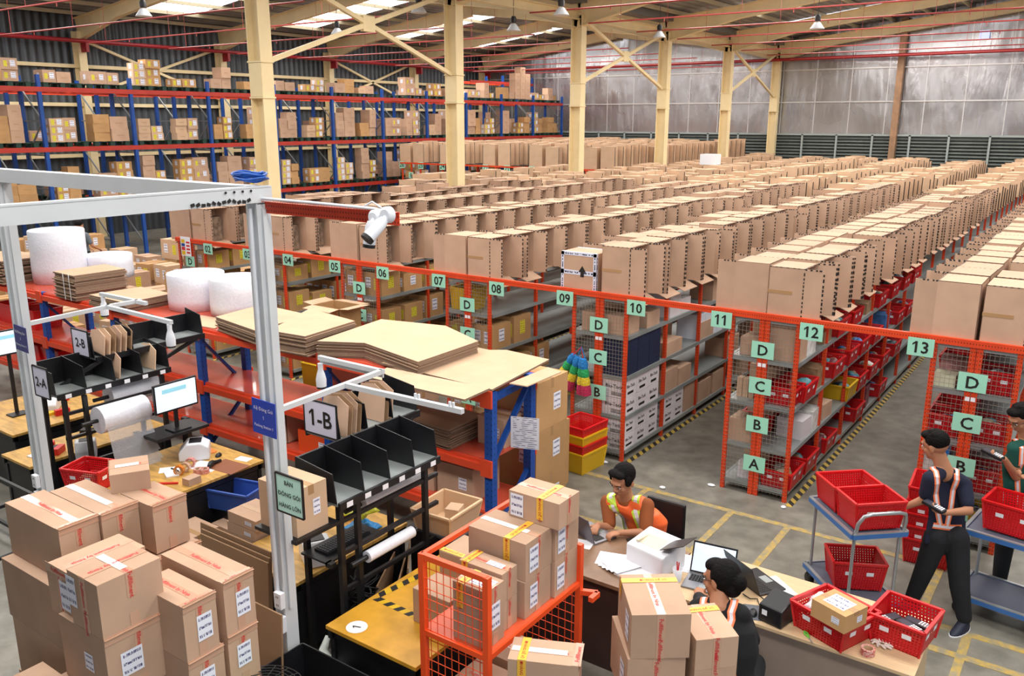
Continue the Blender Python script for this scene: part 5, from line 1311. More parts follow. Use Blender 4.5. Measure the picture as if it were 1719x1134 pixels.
# ---- clutter on and around the stations ----
random.seed(31)
CL=[('marker_pen','black marker pen',(.012,.12,.012),BLACK),('small_box','small brown product box',(.1,.14,.07),CARD),('tape_dispenser','red tape dispenser',(.06,.16,.07),REDP),('notepad','white note pad',(.12,.16,.012),PAPER),('sticker_roll','yellow sticker pack',(.08,.1,.03),YELP),('blue_folder','blue folder',(.2,.26,.012),BLU),('black_pouch','black pouch',(.12,.1,.06),BLACK)]
def clutter(x0,x1,y0,y1,z,n,where):
    for i in range(n):
        nm,ds,d,m_=CL[(i+random.randrange(3))%len(CL)]
        goods(nm,'%s lying on the %s'%(ds,where),nm.split('_')[-1],random.uniform(x0,x1),random.uniform(y0,y1),z,*d,m_,None,random.uniform(0,3))
clutter(5.8,6.1,-5.1,-4.95,.751,3,'near edge of the cluttered table')
clutter(6.15,6.7,-4.55,-4.4,.751,3,'middle of the cluttered table')
clutter(4.5,4.9,-5.1,-4.0,.751,6,'left table of station 2')
clutter(8.25,8.6,-4.6,-4.1,.751,5,'table behind the front white post')
clutter(2.8,3.8,-4.8,-3.9,.751,6,'table at the left picture edge')
for i,(x_,y_,z_,w_,d_,h_) in enumerate(((7.1,-4.3,0,.4,.4,.38),(7.15,-3.8,0,.42,.4,.45),(7.05,-4.85,0,.36,.4,.5),(7.5,-4.2,0,.4,.36,.3))):
    bxc('brown_carton','brown carton on the floor between the two packing stations, %s'%('front one','farthest one','left of the leaning sheets','small one by the blue bin')[i],x_-w_/2,x_+w_/2,y_-d_/2,y_+d_/2,z_,h_,(CARD,CARDIN)[i%2])
goods('red_bag','red bag on the low shelf behind the near sorting shelf','bag',8.05,-2.62,.862,.3,.3,.1,REDP)
bxc('brown_carton','low brown carton under the red bag behind the near sorting shelf',7.75-.5,7.75+.0,-2.85,-2.4,BL[1]+.01,BL[1]+.2,CARDIN)
# ================= TAPED PARCELS IN THE FOREGROUND =================
def fr(face,w,d,h):
    return {'t':(V((0,0,h)),V((1,0,0)),V((0,1,0)),w,d),'f':(V((0,-d/2,h/2)),V((1,0,0)),V((0,0,1)),w,h),'r':(V((w/2,0,h/2)),V((0,1,0)),V((0,0,1)),d,h),'l':(V((-w/2,0,h/2)),V((0,-1,0)),V((0,0,1)),d,h)}[face]
def parcel(label,x,y,z,w,d,h,rz=0,tapes='x',edge=True,labels=(),frag=(),white=False,group=None,m=None,name='taped_parcel'):
    """x,y = centre ; tapes: 'x' strip running along x on the top, 'y' strip along y"""
    t=thing(name,label,'parcel',(x,y,z),rz,group)
    mb=MB(); mb.bx(-w/2,w/2,-d/2,d/2,0,h)
    if 'x' in tapes: mb.bx(-w/2,w/2,-.0012,.0012,h-.002,h+.0006,1)
    elif 'y' in tapes: mb.bx(-.0012,.0012,-d/2,d/2,h-.002,h+.0006,1)
    b=mb.build('carton_body',[m or CARD,CARDE],t,bevel=.004)
    tp=MB(); rt=MB(); TW=.05
    cnt=[0]
    def strip(face,u0,v0,u1,v1,txt=True,off=.0012):
        cnt[0]+=1; off=.001+.0004*cnt[0]
        c,r,u,_,_=fr(face,w,d,h); a=c+r*u0+u*v0; e=c+r*u1+u*v1; dr=(e-a); L=dr.length; dr.normalize(); n=r.cross(u); pr=n.cross(dr)
        tp.panel((a+e)/2+n*off*.4,dr,pr,L,TW,0,off*.5)
        if txt:
            s_='Fulfillment by Ninja'; sz=.035; l=sz*9.6; k=max(1,int(L//l)); 
            if L<l*.8: s_='Fulfillment'; l=sz*5.2; k=max(1,int(L//l))
            for q in range(k):
                if L<.09: break
                rt.text(s_,sz,a+dr*(L*(q+.5)/k)+n*(off+.0005),dr,pr,0,True,0)
    if 'x' in tapes: strip('t',-w/2,0,w/2,0); strip('r',0,h/2,0,h/2-min(.14,h*.6)); strip('l',0,h/2,0,h/2-min(.12,h*.5),False); strip('r',0,-h/2+.08,0,-h/2,False)
    if 'y' in tapes: strip('t',0,d/2,0,-d/2); strip('f',0,h/2,0,h/2-min(.2,h*.7)); strip('f',0,-h/2+.1,0,-h/2)
    if edge and 'x' in tapes: strip('t',w/2-.012,-d/2,w/2-.012,d/2); strip('r',-d/2,h/2-.012,d/2,h/2-.012,False)
    if edge and 'y' in tapes: strip('f',-w/2,h/2-.01,w/2,h/2-.01)
    tp.build('packing_tape',CLEAR2,t); rt.build('printed_lettering',RTXT,t)
    if white:
        mb=MB()
        if 'x' in tapes: mb.panel((-w*.08,0,h+.0022),(1,0,0),(0,1,0),w*.8,.045,0,.0006)
        else: mb.panel((0,-d*.05,h+.0022),(0,1,0),(-1,0,0),d*.6,.045,0,.0006)
        mb.build('glossy_tape',WTAPE,t)
    for fc,u0,v0,lw,lh in labels:
        c,r,u,_,_=fr(fc,w,d,h); n=r.cross(u); mb=MB(); mb.panel(c+r*u0+u*v0+n*.0025,r,u,lw,lh,0,.0006); mb.build('shipping_label',SHIP,t)
    for ax,pos in frag:
        mb=MB(); tx=MB(); 
        def fs(face,a,e,off=.003):
            c,r,u,_,_=fr(face,w,d,h); n=r.cross(u); a=c+r*a[0]+u*a[1]; e=c+r*e[0]+u*e[1]; dr=e-a; L=dr.length; dr.normalize(); pr=n.cross(dr); mb.panel((a+e)/2+n*off,dr,pr,L,.05,0,.0006)
            k=max(1,int(L/.2)); 
            for q in range(k): tx.text('HÀNG DỄ VỠ',.024,a+dr*(L*(q+.6)/k)+n*(off+.001),dr,pr,0,True,0); tx.box(a+dr*(L*(q+.6)/k-.085)+n*(off+.001),(.016,.016,.0015) if face=='t' else (.016,.0015,.016) if face=='f' else (.0015,.016,.016))
        if ax=='y': fs('t',(pos,d/2),(pos,-d/2)); fs('f',(pos,h/2),(pos,h/2-min(.16,h*.8)))
        else: fs('t',(-w/2,pos),(w/2,pos)); fs('l',(-pos,h/2),(-pos,h/2-min(.1,h*.5)))
        mb.build('fragile_tape',FRAG,t); tx.build('fragile_lettering',mat('dark_red_print',(190,50,30),.5),t)
    return t
CLEAR2=mat('packing_tape_film',(200,158,132),.12,spec=.7)
def pc(label,xr,yn,zt,w,d,h,**k):
    # xr,yn = right-near top corner
    return parcel(label,xr-w/2,yn+d/2,zt-h,w,d,h,**k)
# --- left pile ---
pc('small taped parcel lying alone on top of the left parcel pile',8.86,-6.39,2.025,.27,.23,.125,rz=R(-30),tapes='y',white=True)
pc('long brown parcel at the upper left corner of the left pile',8.99,-6.88,1.9,.62,.235,.33,tapes='x',white=False)
pc('brown parcel with glossy tape in the upper middle of the left pile',9.01,-6.64,1.9,.58,.235,.32,tapes='x',white=True)
pc('brown parcel at the upper right of the left pile, behind the others',9.15,-6.40,1.9,.34,.23,.31,tapes='x')
pc('large parcel with glossy cross tape at the centre of the left pile',9.74,-7.08,1.9,.285,.35,.31,tapes='xy',edge=False,white=True,labels=(('l',-.0,0,.09,.17),('f',-.2+.085,.04,.085,.17)))
pc('parcel with a white label half hidden left of the cross taped one',9.43,-7.05,1.83,.26,.42,.28,tapes='y',labels=(('f',.04,0,.09,.17),))
pc('large parcel with a white label under the cross taped parcel',9.74,-7.08,1.588,.44,.37,.37,tapes='x',labels=(('r',-.05,0,.12,.14),('f',.05,0,.08,.1)))
pc('long narrow parcel at the right edge of the left pile, top layer',9.93,-6.5,1.7,.57,.2,.33,tapes='x',labels=(('r',.02,.0,.09,.15),))
pc('long narrow parcel in front of the right edge one in the left pile',9.96,-6.77,1.7,.42,.2,.33,tapes='x',labels=(('r',.02,-.0,.09,.15),))
for i in range(4):
    zt=1.368-i*.341
    pc('narrow parcel %s below the right edge parcel of the left pile'%['directly','two layers','three layers','four layers'][i],9.93,-6.5,zt,.5,.2,.34,tapes='x',labels=(('r',.0,.02,.09,.14),))
    pc('parcel %s below the middle narrow parcel of the left pile'%['directly','two layers','three layers','four layers'][i],9.96,-6.77,zt,.4,.22,.34,tapes='x',labels=(('r',.0,.02,.09,.14),))
z=1.215
for i in range(3):
    pc('parcel in the lower front column of the left pile, %s from top'%['second','third','fourth'][i],9.72,-7.1,z,.45,.4,.4,tapes='x'); z-=.402
z=1.568
for i in range(4):
    h=.385 if i<3 else .41
    pc('plain sided parcel in the far left column of the left pile, %s from top'%['second','third','fourth','lowest'][i],9.06+.03*(i%2),-6.95,z,.68,.46,h,tapes='x'); z-=h+.001
z=1.578
for i in range(4):
    pc('parcel in the back column of the left pile, %s from top'%['second','third','fourth','lowest'][i],9.2,-6.45,z,.7,.32,.39,tapes='x'); z-=.391
pc('low parcel with red edge tape at the bottom front of the left pile',9.42,-7.42,1.22,.34,.32,.4,tapes='x'); pc('supporting parcel under the low front parcel of the left pile',9.42,-7.42,.818,.34,.32,.4,tapes='x'); pc('lowest parcel under the low front parcel of the left pile',9.42,-7.42,.416,.34,.32,.41,tapes='x')
# --- orange cage trolley ---
t=thing('cage_trolley','bright orange trolley with wire mesh ends loaded with taped parcels','trolley',(10.7,-4.95,0))
TO=mat('bright_orange_paint',(240,84,34),.4)
x0,x1,y0,y1=10.46,10.95,-5.47,-4.42
mb=MB()
for x in (x0,x1):
    for y in (y0,y1):
        h=1.6 if y==y0 else 1.6
        if x==x1 and y==y1: h=1.36
        mb=MB(); mb.bx(x-.02,x+.02,y-.02,y+.02,.12,h); mb.build('post',TO,t,world=True)
mb=MB(); mb.bar((x0,y0,1.585),(x1,y0,1.585),.035); mb.bar((x0,y0,1.585),(x0,y1,1.585),.03); mb.bar((x0,y1,1.585),(x0+.3,y1,1.585),.03)
for z in (1.07,.25):
    for a,b in (((x0,y0),(x1,y0)),((x1,y0),(x1,y1)),((x1,y1),(x0,y1)),((x0,y1),(x0,y0))): mb.bar((*a,z),(*b,z),.035)
mb.bar((x1,y1,1.0),(x1+.12,y1+.05,1.0),.035); mb.bar((x1+.12,y1+.05,1.0),(x1+.12,y1-.05,1.0),.035)
mb.build('frame_rail',TO,t,world=True)
mb=MB(); mb.bx(x0,x1,y0,y1,1.07,1.088); mb.build('platform',mat('orange_platform',(224,96,60),.3),t,world=True)
mb=MB(); mb.bx(x0,x1,y0,y1,.25,.27); mb.build('platform',mat('dark_platform',(70,60,60),.5),t,world=True)
for y,nm in ((y0,'near'),(y1,'far')):
    mb=MB()
    for i in range(1,9): mb.tube((x0+i*(x1-x0)/9,y,.27),(x0+i*(x1-x0)/9,y,1.57 if y==y0 else 1.06),.003,5)
    z=.32
    while z<(1.56 if y==y0 else 1.05): mb.tube((x0,y,z),(x1,y,z),.003,5); z+=.07
    mb.build('wire_mesh',TO,t,world=True)
for x in (x0+.04,x1-.04):
    for y in (y0+.06,y1-.06):
        mb=MB(); mb.lathe([(.01,-.02),(.058,-.02),(.06,0),(.058,.02),(.01,.02)],(x,y,.06),16,mx=M4.Rotation(R(90),3,'Y')); mb.bx(x-.03,x+.03,y-.02,y+.02,.1,.13); mb.build('caster',BLACK,t,world=True)
Z=1.089
pc('tall parcel with white top label nearest the wire mesh of the orange trolley',10.92,-5.44,1.47,.25,.18,.38,tapes='x',edge=False,labels=(('r',.0,-.0,.09,.17),('t',.04,0,.14,.1)),frag=(('y',-.07),))
pc('lower parcel of the pair behind the mesh side one on the orange trolley',10.89,-5.24,1.285,.33,.16,.195,tapes='x',edge=False)
pc('upper parcel of the pair behind the mesh side one on the orange trolley',10.89,-5.24,1.485,.33,.16,.197,tapes='x',edge=False,labels=(('t',.06,0,.12,.05),),frag=(('y',-.12),))
pc('parcel with side label on the trolley platform under the large one',10.92,-5.04,1.345,.4,.3,.255,tapes='x',edge=False,labels=(('r',-.05,0,.085,.16),))
pc('large parcel with white and yellow tape in the middle of the orange trolley',10.92,-5.03,1.605,.45,.3,.258,tapes='x',white=True,edge=False,labels=(('r',-.06,0,.1,.17),),frag=(('y',.08),))
pc('parcel on the platform at the far end of the orange trolley',10.94,-4.72,1.355,.4,.28,.265,tapes='x',edge=False,labels=(('r',-.07,-.0,.09,.17),))
pc('middle layer parcel at the far end of the orange trolley',10.94,-4.72,1.605,.38,.29,.248,tapes='x',edge=False,labels=(('r',-.07,-.0,.09,.17),))
pc('topmost parcel of the orange trolley with a yellow strip',10.99,-4.76,1.79,.39,.25,.183,tapes='x',edge=False,labels=(('f',-.13,0,.1,.155),),frag=(('y',.05),))
pc('small parcel on the lower platform of the orange trolley',10.9,-4.9,.62,.36,.3,.35,tapes='x',frag=(('y',.08),),labels=(('r',0,.0,.1,.12),)); pc('second parcel on the lower platform of the orange trolley',10.88,-5.3,.62,.38,.32,.35,tapes='x')
p=atZ(691.5,1037,.75); parcel('plain parcel on the ochre table left of the orange trolley mesh',10.16,-4.93,.751,.33,.26,.26,tapes='',name='plain_parcel')
mb=MB(); mb.panel((0,0,0),(.6,1,0),(0,0,1),.38,.06,0,.002); 
# yellow striped flat parcel
parcel('parcel with a yellow fragile strip behind the orange trolley',10.05,-4.45,.751,.4,.3,.3,tapes='',frag=(('x',-.12),),name='plain_parcel')
# --- right front parcels ---
def pcr(label,c,rz,w,d,zt,h,**k):
    # c = near-left top corner, w along rz, d along rz+90
    u=V((math.cos(rz),math.sin(rz),0)); v=V((-math.sin(rz),math.cos(rz),0)); q=V((c[0],c[1],0))+u*w/2+v*d/2
    return parcel(label,q.x,q.y,zt-h,w,d,h,rz=rz,**k)
a=R(37.5)
z=1.4
for i,h in enumerate((.285,.36,.36,.394)):
    pcr('%s parcel of the twisted stack left of the seated woman'%['topmost','second','third','lowest'][i],(11.67-.0*i,-5.05) if i!=1 else (11.66,-5.06),a+(.0,.05,-.03,0)[i],.345,.455,z,h,tapes='y',edge=False,white=False,labels=(('l',.1,0,.1,.17),),frag=(('x',.15),) if i==0 else ()); z-=h+.001
z=1.25
for i,h in enumerate((.2,.3,.36,.386)):
    pcr('%s parcel of the lower stack beside the seated woman'%['topmost','second','third','lowest'][i],(11.985,-4.85),R(45),.26,.36,z,h,tapes='y',edge=False,frag=(('x',.12),) if i==0 else ()); z-=h+.001
z=1.2
for i,h in enumerate((.3,.3,.3,.296)):
    pcr('%s parcel of the front stack between the trolley and the twisted stack'%['topmost','second','third','lowest'][i],(11.16,-5.56),R(25),.4,.22,z,h,tapes='x',edge=True,frag=(('y',-.12),) if i==0 else (),white=i==0); z-=h+.001
# fan at the bottom left
p=atZ(437,1158,1.05); p.z=0; t=thing('floor_fan','round fan with a green hub and dark wire guard at the bottom left','fan',p)
mb=MB()
for r in [.03*k for k in range(2,9)]: mb.path([(r*math.cos(a_),r*math.sin(a_),1.04+.03*(1-r/.24)) for a_ in [2*math.pi*i/28 for i in range(29)]],.003,4)
for i in range(18): a_=2*math.pi*i/18; mb.tube((.05*math.cos(a_),.05*math.sin(a_),1.07),(.24*math.cos(a_),.24*math.sin(a_),1.04),.0025,4)
mb.build('wire_guard',BLACK,t); mb=MB(); mb.lathe([(.0,1.0),(.16,1.0),(.15,1.02),(.02,1.03)],n=24); mb.build('fan_blades',mat('green_blade',(40,190,110),.4),t); mb=MB(); mb.tube((0,0,.03),(0,0,.99),.02,10); mb.lathe([(.2,0),(.19,.03),(.02,.04)],n=24); mb.build('stand',BLACK,t)
# ================= DESKS =================
t=thing('office_desk','dark brown desk with papers and a white laser printer','desk',(10.5,-3.4,0))
mb=MB(); mb.bx(9.75,11.17,-3.84,-3.02,.72,.75); mb.build('desktop',BROWNW,t,world=True); mb=MB(); mb.bx(9.77,11.15,-3.82,-3.8,0,.72); mb.bx(9.77,9.8,-3.8,-3.04,0,.72); mb.bx(11.12,11.15,-3.8,-3.04,0,.72); mb.build('front_panel',DKW,t,world=True)
t=thing('office_desk','pale beech desk with red bins and laptops','desk',(12.1,-3.3,0))
mb=MB(); mb.bx(11.18,12.98,-3.7,-2.92,.725,.75); mb.build('desktop',BEECH,t,world=True,bevel=.002); mb=MB(); mb.bx(11.22,12.94,-3.66,-3.63,0,.725); mb.build('front_panel',mat('grey_brown_panel',(150,132,120),.35,var=.08,scale=3),t,world=True); mb=MB(); mb.bx(12.92,12.95,-3.63,-2.95,0,.725); mb.bx(11.22,11.25,-3.63,-2.95,0,.725); mb.build('side_panel',BEECH,t,world=True)
DZ=.751
def laptop(x,y,rz,label,body,lid,screen=None,ang=1.9,s=1):
    t=thing('laptop',label,'laptop',(x,y,DZ),rz); w,d=.34*s,.24*s
    mb=MB(); mb.bx(-w/2,w/2,-d/2,d/2,0,.014); mb.build('laptop_base',body,t,bevel=.003)
    mb=MB()
    for i in range(13):
        for j in range(5): mb.bx(-w*.42+i*w*.065,-w*.42+i*w*.065+w*.055,-.01+j*.02,.006+j*.02,.014,.0165)
    mb.build('keys',BLK,t)
    mb=MB(); q=M4.Rotation(ang-math.pi/2 if False else 0,3,'X'); 
    a_=ang; dv=V((0,math.cos(math.pi-a_),math.sin(math.pi-a_))); n=V((1,0,0)).cross(dv)
    c=V((0,d/2,.014))+dv*(d*.5)
    mb.box(c,(w,.007,d),rot=M4.Rotation(-(a_-math.pi/2),3,'X')); o=mb.build('lid',lid,t,bevel=.002)
    mb=MB(); mb.panel(c+n*.0045,(1,0,0),dv,w*.93,d*.88,0,.0005); mb.build('screen',screen or BLACK,t)
    mb=MB(); mb.bx(-w*.14,w*.14,-d*.42,-d*.15,.014,.015); mb.build('touchpad',GREYS,t)
    return t
SIL=mat('silver_laptop',(140,140,146),.35,metal=.7); 
laptop(10.36,-3.2,R(160),'silver laptop seen from behind in front of the man in the orange vest',SIL,mat('dark_silver_lid',(96,88,96),.35,metal=.5))
laptop(11.48,-3.42,R(8),'open silver laptop with a lit white page in front of the seated woman',SIL,mat('black_lid',(24,26,30),.4),SCR,ang=1.95)
laptop(11.78,-3.16,R(148),'black laptop with its lid toward the camera, right of the lit laptop',BLACK,BLACK,None,ang=1.95)
mb=MB()
# laser printer
t=thing('laser_printer','white laser printer with a dark open lid on the dark desk','printer',(11.02,-3.36,DZ),R(-12))
mb=MB(); mb.add([(-.18,-.15,0),(.18,-.15,0),(.18,.15,0),(-.18,.15,0),(-.18,-.15,.17),(.18,-.15,.17),(.18,.15,.22),(-.18,.15,.22)],[(3,2,1,0),(4,5,6,7),(0,1,5,4),(1,2,6,5),(2,3,7,6),(3,0,4,7)]); mb.build('printer_housing',WPL,t,bevel=.015)
mb=MB(); mb.add([(-.1,-.08,.184),(.08,-.08,.184),(.08,.06,.207),(-.1,.06,.207)],[(0,1,2,3)]); mb.bx(-.12,-.1,-.1,.08,.19,.205); mb.build('paper_well',mat('cream_plastic',(216,204,176),.5),t)
mb=MB(); mb.bar((.1,.0,.2),(.3,.02,.3),.2,.006); mb.build('output_flap',mat('smoke_plastic',(70,66,66),.3),t)
mb=MB(); mb.bx(-.12,.16,-.36,-.14,.0,.012); mb.build('paper_tray',PAPER,t)
# papers
for i in range(6): sheet(1043+3*i-9,945+2*i-5,.75,.3,.21,.3+.16*i,'white paper in the spread pile on the dark desk beside the laser printer',PAPER,dz=.002+.005*i)['group']='spread papers on the dark desk'
for o_ in (sheet(1150,945,.75,.2,.28,.2,'white sheet right of the laser printer',PAPER,dz=.001),sheet(1300,985,.75,.21,.28,.9,'white sheet between the black laptop and the first red bin',PAPER,dz=.001),sheet(975,912,.75,.2,.14,.2,'small white sheet at the left edge of the dark desk',PAPER,dz=.001)): pass
t=thing('small_carton','small black and white box at the left of the dark desk','box',(10.42,-3.66,DZ),.05); mb=MB(); mb.bx(-.06,.06,-.05,.05,0,.1); mb.build('box_body',BLACK,t); mb=MB(); mb.bx(-.06,.06,-.05,.05,.1,.115); mb.build('box_lid',PAPER,t)
p=atZ(1065,912,.75); mb=MB(); mb.bx(-.04,.04,-.08,.08,0,.012); o=mb.build('smartphone',BLK); o.location=(p.x,p.y,DZ); o.rotation_euler=(0,0,.9); tag(o,'dark smartphone lying beside the laser printer','phone')
t=thing('paper_cup','white cup with items beside the lit laptop','cup',(11.27,-3.5,DZ)); mb=MB(); mb.lathe([(.028,0),(.038,.11),(.036,.11),(.026,.004)]); mb.build('cup_wall',WPL,t)
mb=MB(); mb.tube((0,.0,.01),(.01,.0,.16),.005,6); mb.tube((0,.01,.01),(-.015,.02,.15),.005,6); mb.build('pen',REDP,t)
cloth(11.12,-3.62,DZ,.16,.12,.05,mat('dark_red_item',(150,20,34),.4),'dark red and black desk clutter behind the topmost twisted stack parcel','desk_clutter','clutter',7)
mb=MB(); mb.bx(-.03,.03,-.04,.04,0,.05); o=mb.build('blue_dispenser',BLU); o.location=(11.28,-3.64,DZ); tag(o,'small blue dispenser left of the lit laptop','dispenser')
# black label printer
t=thing('label_printer','matt black label printer on the pale desk left of the red bins','printer',(12.06,-3.56,DZ),R(-12)); mb=MB(); mb.add([(-.09,-.11,0),(.09,-.11,0),(.09,.11,0),(-.09,.11,0),(-.09,-.11,.13),(.09,-.11,.13),(.085,.09,.18),(-.085,.09,.18)],[(3,2,1,0),(4,5,6,7),(0,1,5,4),(1,2,6,5),(2,3,7,6),(3,0,4,7)]); mb.build('printer_housing',BLACK,t,bevel=.012); mb=MB(); mb.add([(-.06,-.112,.06),(-.02,-.112,.06),(-.02,-.112,.1),(-.06,-.112,.1)],[(0,1,2,3)]); mb.build('sticker',PAPER,t)
mouse(11.9,-3.6,DZ,.3,'black mouse on a grey pad beside the black label printer'); o=sheet(1268,1028,.75,.16,.2,.4,'grey mouse pad on the pale desk',mat('grey_pad',(90,92,100),.7),'mouse_pad','mat',.0005)
mb=MB(); mb.path([(11.75,-3.4,DZ+.01),(11.82,-3.45,DZ+.02),(11.86,-3.4,DZ+.008),(11.9,-3.48,DZ+.015),(11.93,-3.4,DZ+.01),(11.87,-3.36,DZ+.01)],.005,5); tag(mb.build('cable_tangle',BLK,None,origin=(11.85,-3.4,DZ)),'black cable tangle between black laptop and black printer','cable')
# red bins on desk
B1=red_bin(12.42,-3.49,DZ,.43,.38,.19,'red perforated bin with white bags on the pale desk',None,REDM,R(-22))
for i in range(4): cloth(12.33+.05*i,-3.42-.04*i,DZ+.13+.02*i,.22,.18,.1,mat('white_bag',(232,226,232),.3),'white plastic bag inside the left red bin on the pale desk','white_bag','bag',i)['group']='white bags in the left desk bin'
B2=red_bin(12.83,-3.3,DZ,.36,.37,.2,'red perforated bin with handheld scanners, right one on the pale desk',None,REDM,R(-8))
def handheld(x,y,z,rz,label,rot=None,parent=None):
    t=thing('handheld_terminal',label,'scanner',(x,y,z),rz)
    mb=MB(); mb.bx(-.038,.038,-.09,.09,0,.028); mb.build('terminal_body',BLACK,t,bevel=.006); mb=MB(); mb.panel((0,.035,.029),(1,0,0),(0,1,0),.06,.09,0,.0005); mb.build('screen',mat('dim_screen',(70,74,84),.2),t)
    mb=MB()
    for i in range(3):
        for j in range(4): mb.bx(-.025+i*.02,-.012+i*.02,-.075+j*.018,-.063+j*.018,.028,.031)
    mb.build('keypad',PAPER,t); 
    if rot: t.rotation_euler=rot
    return t
handheld(12.86,-3.28,DZ+.075,R(60),'black handheld terminal with pale keys in the right red bin'); handheld(12.72,-3.25,DZ+.07,R(-35),'smaller black handheld terminal at the left of the right red bin'); handheld(12.9,-3.2,DZ+.07,R(75),'black handheld terminal at the back of the right red bin')
t=bxc('brown_carton','brown carton with white labels tilted on the rim of the left red bin',12.35,12.61,-3.76,-3.53,.945,1.07,CARDY); t.rotation_euler=(.0,.0,R(-22))
mb=MB(); mb.panel((0,0,.1265),(1,0,0),(0,1,0),.16,.14,0,.0008); o2=mb.build('shipping_label',SHIP,t)
taperoll(12.68,-3.62,DZ,'red and blue tape roll lying between the red bins',RTP,True,0,.045)
p=atZ(1350,1060,.75); t=thing('scissors','bright green handled scissors on the pale desk edge','scissors',(p.x,p.y,DZ),R(-50)); mb=MB(); mb.path([(0,0,.005),(.03,.012,.006),(.08,.0,.005)],.006,6); mb.path([(0,0,.005),(.03,-.012,.006),(.08,.0,.005)],.006,6); mb.build('handles',mat('lime_green',(110,200,70),.4),t); mb=MB(); mb.bx(.08,.13,-.004,.004,.002,.005); mb.build('blades',STEEL,t)
mb=MB(); rr=random.Random(3)
for i in range(9): a_=i*.7; mb.path([(.02*math.cos(a_),.015*math.sin(a_),.01),(.05*math.cos(a_),.035*math.sin(a_),.02),(.07*math.cos(a_+.3),.045*math.sin(a_+.3),.008)],[.01,.009,.007],6)
p=atZ(1480,1083,.75); o=mb.build('white_gloves',mat('glove_cloth',(226,214,204),.9)); o.location=(p.x,p.y,DZ); tag(o,'crumpled white gloves on the pale desk in front of the right red bin','gloves')
goods('white_appliance','white boxy appliance standing on the cartons left of the last slim column','appliance',*atZ(1192,276,2.68),.55,.5,.35,WPL)
# ================= TROLLEYS =================
def deck_trolley(c,yaw,L,W,zt,label,handle=True):
    t=thing('deck_trolley',label,'trolley',(*c,0),yaw)
    BR=mat('blue_bumper',(60,110,176),.4); DK=mat('grey_deck',(92,96,112),.6)
    for z in (.2,zt):
        mb=MB(); mb.bx(-L/2+.02,L/2-.02,-W/2+.02,W/2-.02,z-.02,z); mb.build('deck',DK,t)
        mb=MB()
        for a,b in (((-L/2,-W/2),(L/2,-W/2)),((L/2,-W/2),(L/2,W/2)),((L/2,W/2),(-L/2,W/2)),((-L/2,W/2),(-L/2,-W/2))): mb.bar((*a,z-.02),(*b,z-.02),.03,.04); mb.bar((*a,z+.003),(*b,z+.003),.028,.012,1)
        mb.build('bumper',[BR,STEEL],t)
    for x in (-L/2+.04,L/2-.04):
        for y in (-W/2+.04,W/2-.04):
            mb=MB(); mb.tube((x,y,.2),(x,y,zt-.02),.014,10); mb.build('post',STEEL,t)
            mb=MB(); mb.lathe([(.01,-.02),(.055,-.02),(.06,0),(.055,.02),(.01,.02)],(x,y,.06),16,mx=M4.Rotation(R(90),3,'X')); mb.bx(x-.025,x+.025,y-.02,y+.02,.1,.17); mb.build('caster',BLACK,t)
    if handle:
        x=L/2-.01; mb=MB(); h=zt+.2
        mb.path([(x,-W/2+.03,zt),(x+.02,-W/2+.03,zt+.1),(x+.05,-W/2+.06,h-.02),(x+.06,-W/2+.12,h),(x+.06,W/2-.12,h),(x+.05,W/2-.06,h-.02),(x+.02,W/2-.03,zt+.1),(x,W/2-.03,zt)],.016,10); mb.build('push_handle',STEEL,t)
    return t
ty=R(-47)
deck_trolley((12.13,-1.72),ty,.74,.48,.85,'two deck grey and blue trolley with red bins pushed by the man in navy')
def tl(lx,ly,c=(12.13,-1.72)): return (c[0]+lx*math.cos(ty)-ly*math.sin(ty),c[1]+lx*math.sin(ty)+ly*math.cos(ty))
x,y=tl(-.17,.0); red_bin(x,y,.865,.44,.34,.23,'red bin at the back of the two deck trolley top',None,REDM,ty+R(90)); 
x,y=tl(.18,.0); red_bin(x,y,.865,.44,.34,.24,'red bin at the handle side of the two deck trolley top',None,REDM,ty+R(90))
x,y=tl(.02,.02); red_bin(x,y,.215,.44,.34,.25,'red bin alone on the lower deck of the two deck trolley',None,REDM,ty+R(75))
deck_trolley((13.45,-1.2),R(-8),1.0,.5,.8,'blue decked trolley cut by the right picture edge behind the man in navy',False)
red_bin(13.28,-1.18,.815,.46,.36,.25,'red bin on the blue decked trolley at the right edge',None,REDM,R(-10))
for i in range(5): red_bin(12.55,-.42,.0+i*.13,.42,.5,.26,'red bin in the tall nested stack behind the man in navy' if i<4 else 'topmost red bin of the nested stack behind the man in navy','nested red bins behind the man in navy' if i<4 else None,REDM,R(4),'nested_bin')
# ================= PEOPLE =================
def blob(name,mb,m,parent,vox=.009,smooth=4):
    o=mb.build('tmp',m); r=o.modifiers.new('r','REMESH'); r.mode='VOXEL'; r.voxel_size=vox; r.use_smooth_shade=True
    s_=o.modifiers.new('s','SMOOTH'); s_.iterations=smooth; s_.factor=.5
    dg=bpy.context.evaluated_depsgraph_get(); dg.update(); me=bpy.data.meshes.new_from_object(o.evaluated_get(dg)); bpy.data.objects.remove(o)
    me.materials.clear(); me.materials.append(m)
    for p in me.polygons: p.use_smooth=True
    n=bpy.data.objects.new(name,me); COL.objects.link(n); n.parent=parent; me.name=name; return n
def capsule(mb,pts,rs,n=14):
    pts=[V(p) for p in pts]
    for i in range(len(pts)-1): mb.tube(pts[i],pts[i+1],rs[i],n,rs[i+1])
    for p,r in zip(pts,rs): mb.ell(p,(r,r,r),n=10)
